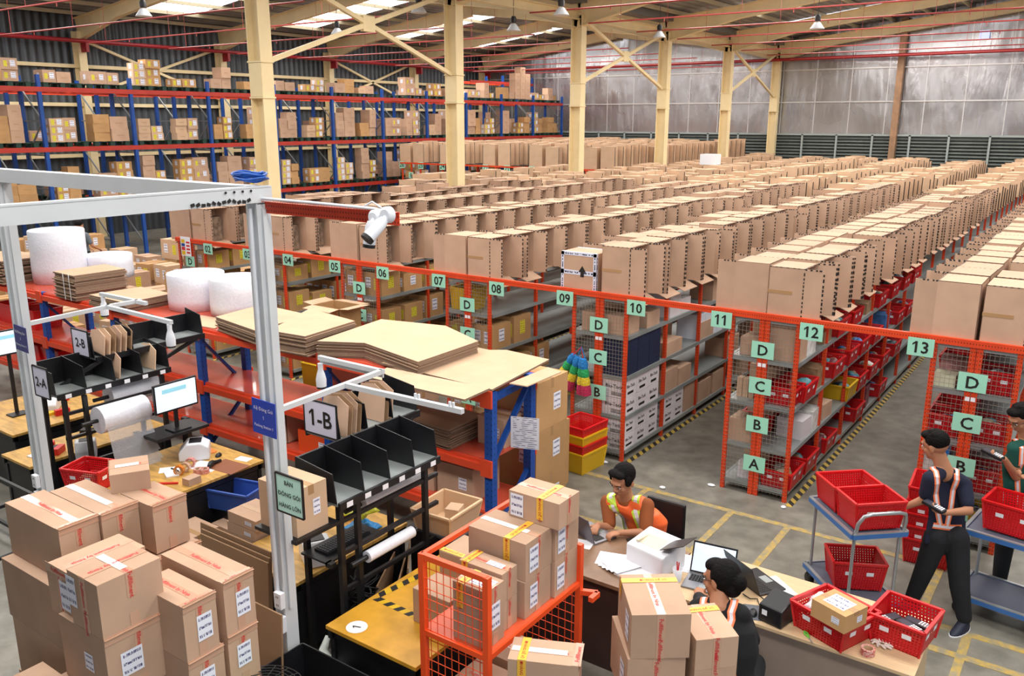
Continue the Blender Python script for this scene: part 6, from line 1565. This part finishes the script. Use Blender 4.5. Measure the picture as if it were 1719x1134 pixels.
def hand(mb,w,d,palm,curl=.5,s=1):
    """w wrist, d finger direction, palm = palm normal (towards held thing)"""
    w=V(w);d=V(d).normalized();p=V(palm);p=(p-d*p.dot(d)).normalized();sd=d.cross(p)
    c=w+d*.045*s; rot=M4((sd,d,p)).transposed(); mb.ell(c,(.04*s,.052*s,.017*s),rot,10)
    for i,(o,l) in enumerate(((-.028,.062),(-.0095,.075),(.0095,.07),(.028,.055))):
        a=w+d*.085*s+sd*o*s; b=a+(d*math.cos(curl)+p*math.sin(curl))*l*.42*s; c2=b+(d*math.cos(curl*2.1)+p*math.sin(curl*2.1))*l*.33*s; e=c2+(d*math.cos(curl*2.9)+p*math.sin(curl*2.9))*l*.28*s
        capsule(mb,[a,b,c2,e],[.0095*s,.009*s,.0085*s,.0075*s],8)
    a=w+d*.02*s-sd*.03*s; b=a+(d*.5-sd*.8+p*.35).normalized()*.035*s; e=b+(d*.85-sd*.2+p*.5).normalized()*.03*s
    capsule(mb,[a,b,e],[.012*s,.0105*s,.009*s],8)
def torso_secs(pel,che,nek,rt,fw,inf=0,wsh=.2,belly=0):
    pel=V(pel);che=V(che);nek=V(nek);rt=V(rt).normalized();fw=V(fw).normalized()
    def sec(c,a,b): return (c,rt*(a+inf),fw*(b+inf))
    mid=pel.lerp(che,.5)
    return [sec(pel-(che-pel).normalized()*.1,.1,.07),sec(pel-(che-pel).normalized()*.05,.15,.1),sec(pel,.158,.108),sec(mid+fw*belly*.5,.138+belly*.4,.098+belly),sec(che-(nek-che)*.15,.16,.108),sec(che.lerp(nek,.45),wsh*.9,.1),sec(che.lerp(nek,.8),wsh*.62,.075),sec(nek,.062,.058)]
def person(label,J,skin=SKIN,shirt=None,sleeve=.6,pants=None,shoes=None,belly=0,hair=None,hairf=None,name='person',sex='m',legs=True,hs=1,curl=(.7,.7),gl=None):
    t=thing('person',label,'person',(J['pel'][0],J['pel'][1],0))
    O=t.location.copy(); K={k:(V(v)-O if len(v)==3 else v) for k,v in J.items() if k not in('rt','fw','hd','hsz')}
    rt=V(J['rt']).normalized(); fw=V(J['fw']).normalized(); hf=V(J['hd']).normalized()
    mb=MB(); mb.loft(torso_secs(K['pel'],K['che'],K['nek'],rt,fw,-.006,belly=belly*.8),20)
    hc=K['head']; nd=(hc-K['nek'])
    capsule(mb,[K['nek']-nd*.2,K['nek']+nd*.3,hc-nd*.2],[.07,.06,.056])
    for s_ in 'lr': 
        capsule(mb,[K['nek'].lerp(K['sh'+s_],.35),K['sh'+s_],K['el'+s_],K['wr'+s_]],[.05,.05,.038,.025])
        if legs: capsule(mb,[K['hip'+s_],K['kn'+s_],K['an'+s_]],[.082,.055,.036])
    # head
    up=V((0,0,1)); up=(up-hf*up.dot(hf)*.0); hu=(nd.normalized()*.5+V((0,0,1))*.8).normalized(); hu=(hu-hf*hu.dot(hf)).normalized(); hr=hf.cross(hu)
    rot=M4((hr,hf,hu)).transposed()
    HS=J.get('hsz',1.1)
    H=lambda a,b,c: hc+rot@V((a*HS,b*HS,c*HS))
    HE=lambda mb_,p_,r_,n_: mb_.ell(H(*p_),tuple(q*HS for q in r_),rot,n_)
    HE(mb,(0,-.012,.03),(.074,.092,.088),16); HE(mb,(0,.018,-.035),(.058,.066,.075),14); HE(mb,(0,.05,-.082),(.03,.028,.024),10)
    capsule(mb,[H(0,.082,.012),H(0,.1,-.018)],[.009,.014]); HE(mb,(-.016,.088,-.024),(.01,.01,.009),8); HE(mb,(.016,.088,-.024),(.01,.01,.009),8)
    HE(mb,(0,.08,-.052),(.024,.012,.008),8); HE(mb,(0,.075,.03),(.05,.02,.014),8)
    for s_ in (-1,1): HE(mb,(s_*.076,-.008,-.005),(.009,.02,.032),8); HE(mb,(s_*.035,.055,-.025),(.022,.02,.02),8)
    hd=J.get('hand',None)
    for i,s_ in enumerate('lr'):
        w=K['wr'+s_]; fd=V(J['fd'+s_]) if 'fd'+s_ in J else (w-K['el'+s_]); pl=V(J['pl'+s_]) if 'pl'+s_ in J else V((0,0,-1))
        hand(mb,w,fd,pl,curl[i],hs)
    b=blob('body',mb,skin,t,.0075,3)
    # eyes brows lips
    mb=MB()
    for s_ in (-1,1): HE(mb,(s_*.03,.0795,.006),(.013,.006,.006),8)
    mb.build('eye',mat('eye_white',(220,214,206),.3),t); mb=MB()
    for s_ in (-1,1): HE(mb,(s_*.03,.0845,.006),(.0055,.003,.0055),8)
    mb.build('iris',BLK,t); mb=MB()
    for s_ in (-1,1): mb.path([H(s_*.015,.092,.026),H(s_*.035,.088,.03),H(s_*.052,.076,.024)],.0035,6)
    mb.build('eyebrow',HAIR,t); mb=MB(); HE(mb,(0,.089,-.053),(.022,.005,.005),8); mb.build('lips',mat('lips',(150,84,74),.5),t)
    # hair
    mb=MB()
    if hair=='short':
        HE(mb,(0,-.022,.048),(.082,.09,.082),16); HE(mb,(0,.045,.092),(.06,.045,.03),10)
        rr=random.Random(5)
        for i in range(26): a_=rr.uniform(0,6.28);e=rr.uniform(0,1.1); q=V((math.cos(a_)*math.sin(e)*.07,math.sin(a_)*math.sin(e)*.08-.01,.05+math.cos(e)*.07)); HE(mb,tuple(q),(.022,.022,.016),6)
    elif hair=='fringe':
        HE(mb,(0,-.026,.046),(.082,.088,.082),16); HE(mb,(.015,.045,.098),(.055,.038,.022),10); HE(mb,(-.03,.045,.093),(.04,.032,.024),10); HE(mb,(-.072,.01,.03),(.014,.045,.04),8); HE(mb,(.072,.01,.03),(.014,.045,.04),8)
    elif hair=='bun':
        HE(mb,(0,-.035,.03),(.088,.092,.095),16); HE(mb,(0,.025,.085),(.068,.055,.04),10); HE(mb,(0,-.115,.0),(.05,.045,.05),12); HE(mb,(0,-.075,-.03),(.062,.05,.055),10)
    if mb.v: blob('hair',mb,HAIR,t,.007,2)
    # shirt
    mb=MB(); mb.loft(torso_secs(K['pel'],K['che'],K['nek'],rt,fw,.016,belly=belly)[1:-1]+[(K['nek']+nd*.02,rt*.08,fw*.076)],22) if not legs else mb.loft([(K['pel']-(K['che']-K['pel']).normalized()*.1,rt*.176,fw*.13)]+torso_secs(K['pel'],K['che'],K['nek'],rt,fw,.016,belly=belly)[2:-1]+[(K['nek']+nd*.02,rt*.08,fw*.076)],22)
    for s_ in 'lr':
        sh=K['sh'+s_];el=K['el'+s_]; capsule(mb,[K['nek'].lerp(sh,.28)-V((0,0,.012)),sh,sh.lerp(el,sleeve)],[.062,.066,.056 if sleeve<=1 else .05])
        if sleeve>1: capsule(mb,[el,el.lerp(K['wr'+s_],min(1,sleeve-1))],[.052,.045])
    blob('shirt',mb,shirt,t,.01,4)
    if pants and legs:
        mb=MB(); mb.loft([(K['pel']+V((0,0,-.08)),rt*.15,fw*.12),(K['pel'],rt*.178,fw*.13),(K['pel']+(K['che']-K['pel'])*.15,rt*.165,fw*.122)],20)
        for s_ in 'lr': capsule(mb,[K['hip'+s_],K['kn'+s_],K['an'+s_].lerp(K['kn'+s_],.06)],[.102,.08,.062])
        blob('trousers',mb,pants,t,.011,4)
    if shoes and legs:
        for s_ in 'lr':
            a=K['an'+s_]; f=V(J['ft'+s_]).normalized(); mb=MB(); mb.loft([(a+V((0,0,-.01))-f*.0,V((0,0,1)).cross(f)*.042,f*.05),(a+V((0,0,-.05))+f*.02,V((0,0,1)).cross(f)*.045,f*.085),(a+V((0,0,-.085))+f*.05,V((0,0,1)).cross(f)*.05,f*.13),(a+V((0,0,-.1))+f*.05,V((0,0,1)).cross(f)*.05,f*.135)],16)
            blob('shoe',mb,shoes,t,.008,3)
            mb=MB(); mb.loft([(a+V((0,0,-.112))+f*.05,V((0,0,1)).cross(f)*.052,f*.138),(a+V((0,0,-.095))+f*.05,V((0,0,1)).cross(f)*.052,f*.138)],16); mb.build('shoe_sole',PAPER if shoes.name=='navy_sneaker' else BLK,t)
    t['_H']=0; del t['_H']
    return t,K,rt,fw,H
def band(parent,pts,w,name,mats,nrm=None,th=.004,wi=.45):
    """webbing strap: outer colour + inner reflective stripe, follows pts; nrm list of outward normals"""
    pts=[V(p) for p in pts]; 
    for k,(ww,off,m) in enumerate(((w,0,mats[0]),(w*wi,.002,mats[1]))):
        vs=[];mb=MB()
        for i,p in enumerate(pts):
            d=(pts[min(i+1,len(pts)-1)]-pts[max(0,i-1)]).normalized(); n=V(nrm[i]).normalized(); s_=d.cross(n).normalized()
            for a,b in ((-1,0),(1,0),(1,1),(-1,1)): vs.append(p+s_*(a*ww/2)+n*(off+b*th))
        fs=[(0,1,2,3)]+[(4*i+j,4*(i+1)+j,4*(i+1)+(j+1)%4,4*i+(j+1)%4) for i in range(len(pts)-1) for j in range(4)]+[(4*len(pts)-1,4*len(pts)-2,4*len(pts)-3,4*len(pts)-4)]
        mb.add(vs,fs); o=mb.build(name if k==0 else 'reflective_stripe',m,parent)
ORF=mat('hi_vis_orange',(246,106,50),.5); REF=mat('reflective_silver',(228,220,226),.3); PKO=mat('orange_pink_webbing',(250,128,80),.5)
def onsurf(K,rt,fw,u,v,inf=.02,sgn=1):
    """point on torso surface: u across (-1..1 of half width), v 0 pelvis .. 1 neck ; front sgn=1/back -1"""
    S=torso_secs(K['pel'],K['che'],K['nek'],rt,fw,inf); L=[(-.2),(-.1),0,.27,.5,.75,.92,1.0]
    for i in range(len(L)-1):
        if L[i]<=v<=L[i+1]: break
    f=(v-L[i])/(L[i+1]-L[i]); c=S[i][0].lerp(S[i+1][0],f); x=S[i][1].lerp(S[i+1][1],f); y=S[i][2].lerp(S[i+1][2],f)
    a=math.asin(max(-1,min(1,u))); p=c+x*math.sin(a)+y*math.cos(a)*sgn
    n=(x.normalized()*math.sin(a)*.8+y.normalized()*math.cos(a)*sgn).normalized(); return p,n
def strapline(t,K,rt,fw,path,w,name='harness_strap',mats=(PKO,REF),inf=.006,on=None):
    from mathutils.bvhtree import BVHTree
    me=[c for c in t.children if c.name.split('.')[0]==(on or 'shirt')][0].data
    bv=BVHTree.FromPolygons([v.co.copy() for v in me.vertices],[tuple(p.vertices) for p in me.polygons])
    rt=V(rt).normalized(); up=(K['nek']-K['pel']).normalized(); fw=(V(fw)-rt*V(fw).dot(rt)); fw=(fw-up*fw.dot(up)).normalized()
    L=(K['nek']-K['pel']).length; pts=[]
    full=[]
    for i in range(len(path)-1):
        for q in range(3):
            f=q/3; full.append([path[i][k]*(1-f)+path[i+1][k]*f for k in range(3)])
    full.append(list(path[-1]))
    P=[];N=[]
    for u,v,s_ in full:
        if v>1: # over the shoulder, shot from above
            o=K['nek']+rt*(u*.2)+fw*(s_*.07)+up*.4; d=-up
        else:
            o=K['pel']+up*(v*L)+rt*(u*.17)+fw*(.6 if s_>=0 else -.6); d=fw*(-1 if s_>=0 else 1)
        h=bv.ray_cast(o,d)
        if h[0] is None: continue
        n=h[1] if h[1].dot(d)<0 else -h[1]; n=(n*.6-d*.7).normalized(); P.append(h[0]+n*inf); N.append(n)
    if len(P)>1: band(t,P,w,name,mats,N)
def D(px,py,dep): 
    r=_ray(px,py); return CP+r*dep
# ---- man in navy ----
g=atZ(1612,1062,0); DM=(g-CP).dot(FW)
def dz(px,py,o=0): return tuple(D(px,py,DM+o))
# depth of upper joints follows a vertical body line
def vj(px,py,Y): return tuple(atY(px,py,Y))
Yf=g.y
bx=Yf+.10
J=dict(pel=vj(1588,893,bx),che=vj(1592,835,bx+.02),nek=vj(1584,786,bx+.02),head=vj(1570,748,bx+.0),
 shl=vj(1562,803,bx-.12),ell=vj(1551,838,bx-.1),wrl=vj(1520,850,bx-.12),
 shr=vj(1618,812,bx+.1),elr=vj(1626,857,bx-.02),wrr=vj(1588,860,bx-.17),
 hipl=vj(1572,902,bx-.04),knl=vj(1552,955,bx-.06),anl=(12.62,bx+.02,.12),
 hipr=vj(1606,902,bx+.04),knr=vj(1611,985,bx-.02),anr=(g.x+.01,g.y+.06,.105))
rtv=V((.8,.5,0)); fwv=V((-.45,-.85,0)) 
J.update(rt=tuple((V(J['shr'])-V(J['shl'])).normalized()),fw=(-.55,-.83,0),hd=(-.93,.25,-.22),ftl=(-.8,-.4,0),ftr=(-.35,-.9,0),fdl=(-.75,-.3,-.35),pll=(0,0,-1),fdr=(-.8,-.2,.05),plr=(0,0,1))
NAVYS=mat('navy_cotton',(20,24,48),.9); BKT=mat('black_trousers',(20,21,26),.85,var=.2,scale=10)
t,K,rt,fw,H=person('man in a navy t-shirt with orange reflective straps pushing the two deck trolley',J,shirt=NAVYS,sleeve=.72,pants=BKT,shoes=mat('navy_sneaker',(28,34,54),.6),hair='short',curl=(.9,.7))
fw2=rt.cross(V((0,0,1)))*-1; 
strapline(t,K,rt,fw,[(-.52,1.1,-.3),(-.55,1.1,.3),(-.62,.9,1),(-.6,.6,1),(-.5,.3,1),(-.4,.12,1)],.045)
strapline(t,K,rt,fw,[(.52,1.1,-.3),(.55,1.1,.3),(.55,.9,1),(.35,.6,1),(.15,.3,1),(.0,.12,1)],.045)
strapline(t,K,rt,fw,[(-.8,.1,1),(-.3,.1,1),(.1,.1,1),(.5,.11,1),(.85,.12,1)],.05)
w_=V(J['wrr'])+V((-.09,-.03,.03)); handheld(w_.x,w_.y,w_.z,R(60),'black handheld terminal held by the man in navy',rot=(.2,0,R(70)))
# ---- man in dark green shirt (right edge) ----
Yg=-.74
J=dict(pel=vj(1716,868,Yg),che=vj(1722,800,Yg),nek=vj(1724,740,Yg),head=vj(1716,702,Yg-.06),
 shl=vj(1704,752,Yg-.12),ell=vj(1706,800,Yg-.12),wrl=vj(1686,770,Yg-.3),shr=vj(1752,760,Yg+.1),elr=vj(1765,810,Yg-.02),wrr=vj(1730,800,Yg-.3),
 hipl=vj(1706,885,Yg-.05),knl=(13.2,-.78,.5),anl=(13.2,-.74,.105),hipr=vj(1740,890,Yg+.05),knr=(13.5,-.7,.5),anr=(13.55,-.62,.105),
 rt=(.85,.5,0),fw=(-.5,-.86,0),hd=(-.6,-.6,-.5),ftl=(-.9,-.35,0),ftr=(-.8,-.4,0),fdl=(-.8,-.3,.1),pll=(0,0,1),fdr=(-.7,-.5,0),plr=(0,0,1))
t,K,rt,fw,H=person('man with glasses in a dark green shirt with pink straps at the right picture edge',J,shirt=mat('dark_green_cotton',(16,74,64),.9),sleeve=.5,pants=BKT,shoes=mat('black_shoe',(18,18,20),.6),hair='short')
strapline(t,K,rt,fw,[(-.52,1.1,-.3),(-.55,1.1,.3),(-.6,.9,1),(-.55,.5,1),(-.4,.15,1)],.045); strapline(t,K,rt,fw,[(.52,1.1,-.3),(.55,1.1,.3),(.5,.9,1),(.1,.5,1),(-.2,.15,1)],.045)
mb=MB()
for s_ in (-1,1): mb.path([H(s_*.032+.022*math.cos(a_),.098,.006+.017*math.sin(a_)) for a_ in [2*math.pi*i/12 for i in range(13)]],.0018,4); mb.path([H(s_*.055,.096,.01),H(s_*.075,.0,.01)],.0018,4)
mb.path([H(-.01,.099,.01),H(.01,.099,.01)],.0018,4); mb.build('glasses',BLK,t)
w_=V(J['wrl'])+V((-.09,-.03,.02)); handheld(w_.x,w_.y,w_.z,R(60),'black handheld terminal held by the man in dark green',rot=(.2,0,R(70)))
# ---- seated man in orange vest ----
Ys=-2.86
J=dict(pel=(10.66,-2.72,.5),che=(10.62,-2.78,.82),nek=vj(1052,838,Ys),head=vj(1046,806,-2.95),
 shl=vj(1020,842,Ys-.02),ell=vj(1024,885,-3.0),wrl=(10.36,-3.12,.80),shr=vj(1086,848,Ys+.0),elr=vj(1084,893,-2.98),wrr=(10.58,-3.14,.80),
 hipl=(10.56,-2.74,.5),knl=(10.42,-3.1,.48),anl=(10.4,-3.12,.1),hipr=(10.76,-2.74,.5),knr=(10.7,-3.12,.48),anr=(10.7,-3.14,.1),
 rt=(1,.05,0),fw=(-.02,-1,0),hd=(-.22,-.9,-.4),hsz=1.2,ftl=(0,-1,0),ftr=(0,-1,0),fdl=(.2,-.9,0),pll=(0,0,-1),fdr=(-.5,-.8,0),plr=(0,0,-1))
t,K,rt,fw,H=person('seated man in orange hi-vis vest over brown shirt, looking down at laptop',J,shirt=mat('rust_brown_cotton',(140,74,34),.9),sleeve=.85,pants=BKT,shoes=mat('black_shoe',(18,18,20),.6),hair='fringe')
mb=MB(); S=torso_secs(K['pel'],K['che'],K['nek'],rt,fw,.034)
mb.loft(S[2:-2]+[(S[-2][0],S[-2][1]*.8,S[-2][2])],24)
for s_ in 'lr': capsule(mb,[K['nek'].lerp(K['sh'+s_],.42)-V((0,0,.03)),K['nek'].lerp(K['sh'+s_],.72)-V((0,0,.012))],[.078,.08])
v_=blob('hi_vis_vest',mb,ORF,t,.011,3)
LIME=mat('lime_edge',(200,230,70),.5)
for s_ in (-1,1):
    strapline(t,K,rt,fw,[(s_*.6,1.1,-.3),(s_*.62,1.1,.5),(s_*.62,.85,1),(s_*.58,.6,1),(s_*.52,.3,1)],.075,'reflective_band',(LIME,REF),.004,'hi_vis_vest')
    strapline(t,K,rt,fw,[(s_*.6,.9,-1),(s_*.6,.7,-1),(s_*.55,.4,-1)],.075,'reflective_band',(LIME,REF),.004,'hi_vis_vest')
strapline(t,K,rt,fw,[(-.9,.42,1),(-.5,.4,1),(0,.38,1),(.5,.4,1),(.9,.42,1)],.07,'reflective_band',(LIME,REF),.006,'hi_vis_vest')
p0,n0=onsurf(K,rt,fw,0,.9,.03,1);p1,n1=onsurf(K,rt,fw,0,.62,.032,1); mb=MB(); mb.add([p0+V((-.05,-.004,0)),p0+V((.05,-.004,0)),p1+V((0,-.014,0))],[(0,2,1)]); 
def chair(x,y,rz,label):
    t=thing('office_chair',label,'chair',(x,y,0),rz); mb=MB(); mb.box((0,0,.42),(.42,.42,.06)); mb.build('seat',BLACK,t,bevel=.02); mb=MB(); mb.box((0,-.22,.66),(.38,.04,.36)); mb.build('backrest',BLACK,t,bevel=.02); mb=MB(); mb.tube((0,0,.08),(0,0,.39),.025,10)
    for i in range(5): a_=i*2*math.pi/5; mb.bar((0,0,.08),(.26*math.cos(a_),.26*math.sin(a_),.04),.04,.03)
    mb.build('base',BLACK,t)
chair(10.66,-2.62,R(180),'black office chair under the man in the orange vest')
# ---- seated woman ----
Yw=-4.1
J=dict(pel=(11.98,-4.18,.52),che=(11.93,-4.12,.84),nek=vj(1208,1012,Yw),head=vj(1209,974,-4.02),
 shl=vj(1172,1020,Yw+.0),ell=(11.62,-3.86,.86),wrl=(11.5,-3.66,.80),shr=vj(1243,1030,Yw+.02),elr=(11.98,-3.92,.82),wrr=(11.72,-3.66,.80),
 hipl=(11.88,-4.16,.52),knl=(11.75,-3.8,.5),anl=(11.75,-3.82,.1),hipr=(12.06,-4.14,.52),knr=(12.0,-3.8,.5),anr=(12.0,-3.82,.1),
 rt=(.97,.2,0),fw=(-.25,.97,0),hd=(-.95,.12,-.25),hsz=1.2,ftl=(0,1,0),ftr=(0,1,0),fdl=(-.1,.95,0),pll=(0,0,-1),fdr=(-.6,.7,0),plr=(0,0,-1))
t,K,rt,fw,H=person('woman with dark hair bun, glasses, black top, orange back straps, seated at the pale desk',J,shirt=mat('black_cotton',(18,18,22),.9),sleeve=1.6,pants=BKT,shoes=mat('black_shoe',(18,18,20),.6),hair='bun',sex='f')
strapline(t,K,rt,fw,[(-.5,1.1,.2),(-.52,1.1,-.4),(-.5,.9,-1),(0,.55,-1),(.35,.2,-1)],.05); strapline(t,K,rt,fw,[(.5,1.1,.2),(.52,1.1,-.4),(.5,.9,-1),(0,.5,-1),(-.35,.15,-1)],.05,inf=.012)
mb=MB()
for s_ in (-1,1): mb.path([H(s_*.032+.022*math.cos(a_),.098,.006+.019*math.sin(a_)) for a_ in [2*math.pi*i/12 for i in range(13)]],.002,4); mb.path([H(s_*.055,.098,.01),H(s_*.08,.0,.01)],.002,4)
mb.path([H(-.01,.1,.01),H(.01,.1,.01)],.002,4); mb.build('glasses',BLK,t)
mb=MB(); mb.path([H(-.06,-.08,.03),H(0,-.1,.06),H(.06,-.08,.03)],.006,6); mb.build('hair_tie',BLK,t)
chair(11.98,-4.24,R(-12),'black office chair under the seated woman')
# ---- far person with lime straps ----
J=dict(pel=(-7.38,2.2,.95),che=(-7.4,2.2,1.2),nek=(-7.42,2.2,1.42),head=(-7.45,2.2,1.58),shl=(-7.6,2.2,1.37),ell=(-7.66,2.3,1.1),wrl=(-7.55,2.45,.98),shr=(-7.22,2.22,1.37),elr=(-7.14,2.3,1.1),wrr=(-7.2,2.48,1.0),
 hipl=(-7.47,2.2,.9),knl=(-7.48,2.24,.5),anl=(-7.48,2.2,.1),hipr=(-7.29,2.2,.9),knr=(-7.28,2.22,.5),anr=(-7.28,2.2,.1),rt=(1,.1,0),fw=(-.1,1,0),hd=(-.3,.95,-.1),ftl=(0,1,0),ftr=(0,1,0))
for k in J: 
    if k not in ('rt','fw','hd','ftl','ftr','hsz'): J[k]=tuple(V(J[k])+V((0.0,0,0)))
t,K,rt,fw,H=person('distant person in grey with lime cross straps, back turned, behind the tall roll',J,shirt=mat('grey_cotton',(100,108,118),.9),sleeve=.7,pants=BKT,shoes=mat('black_shoe',(18,18,20),.6),hair='short')
LM=(mat('lime_webbing',(190,240,40),.5,emis=0),)*2
strapline(t,K,rt,fw,[(-.5,1.1,0),(-.55,.9,-1),(0,.5,-1),(.5,.12,-1)],.07,mats=LM); strapline(t,K,rt,fw,[(.5,1.1,0),(.55,.9,-1),(0,.5,-1),(-.5,.12,-1)],.07,mats=LM,inf=.012); strapline(t,K,rt,fw,[(-.9,.1,-1),(-.4,.08,-1),(.4,.08,-1),(.9,.1,-1)],.06,mats=LM)
# ---- labels: ordinal words single out look-alikes, nearest the camera first ----
bpy.context.view_layer.update()
_by={}
for o in COL.objects:
    if o.parent is None and o.get('label') and o.get('kind') is None: _by.setdefault(o['label'],[]).append(o)
for lab,obs in _by.items():
    if len(obs)<2: continue
    if 'group' not in obs[0]:
        for o in obs: o['group']=lab
    obs.sort(key=lambda o:(o.location-CP).length)
    for i,o in enumerate(obs): o['label']=lab+', %s nearest'%ow(i+1) if i else lab+', nearest one'
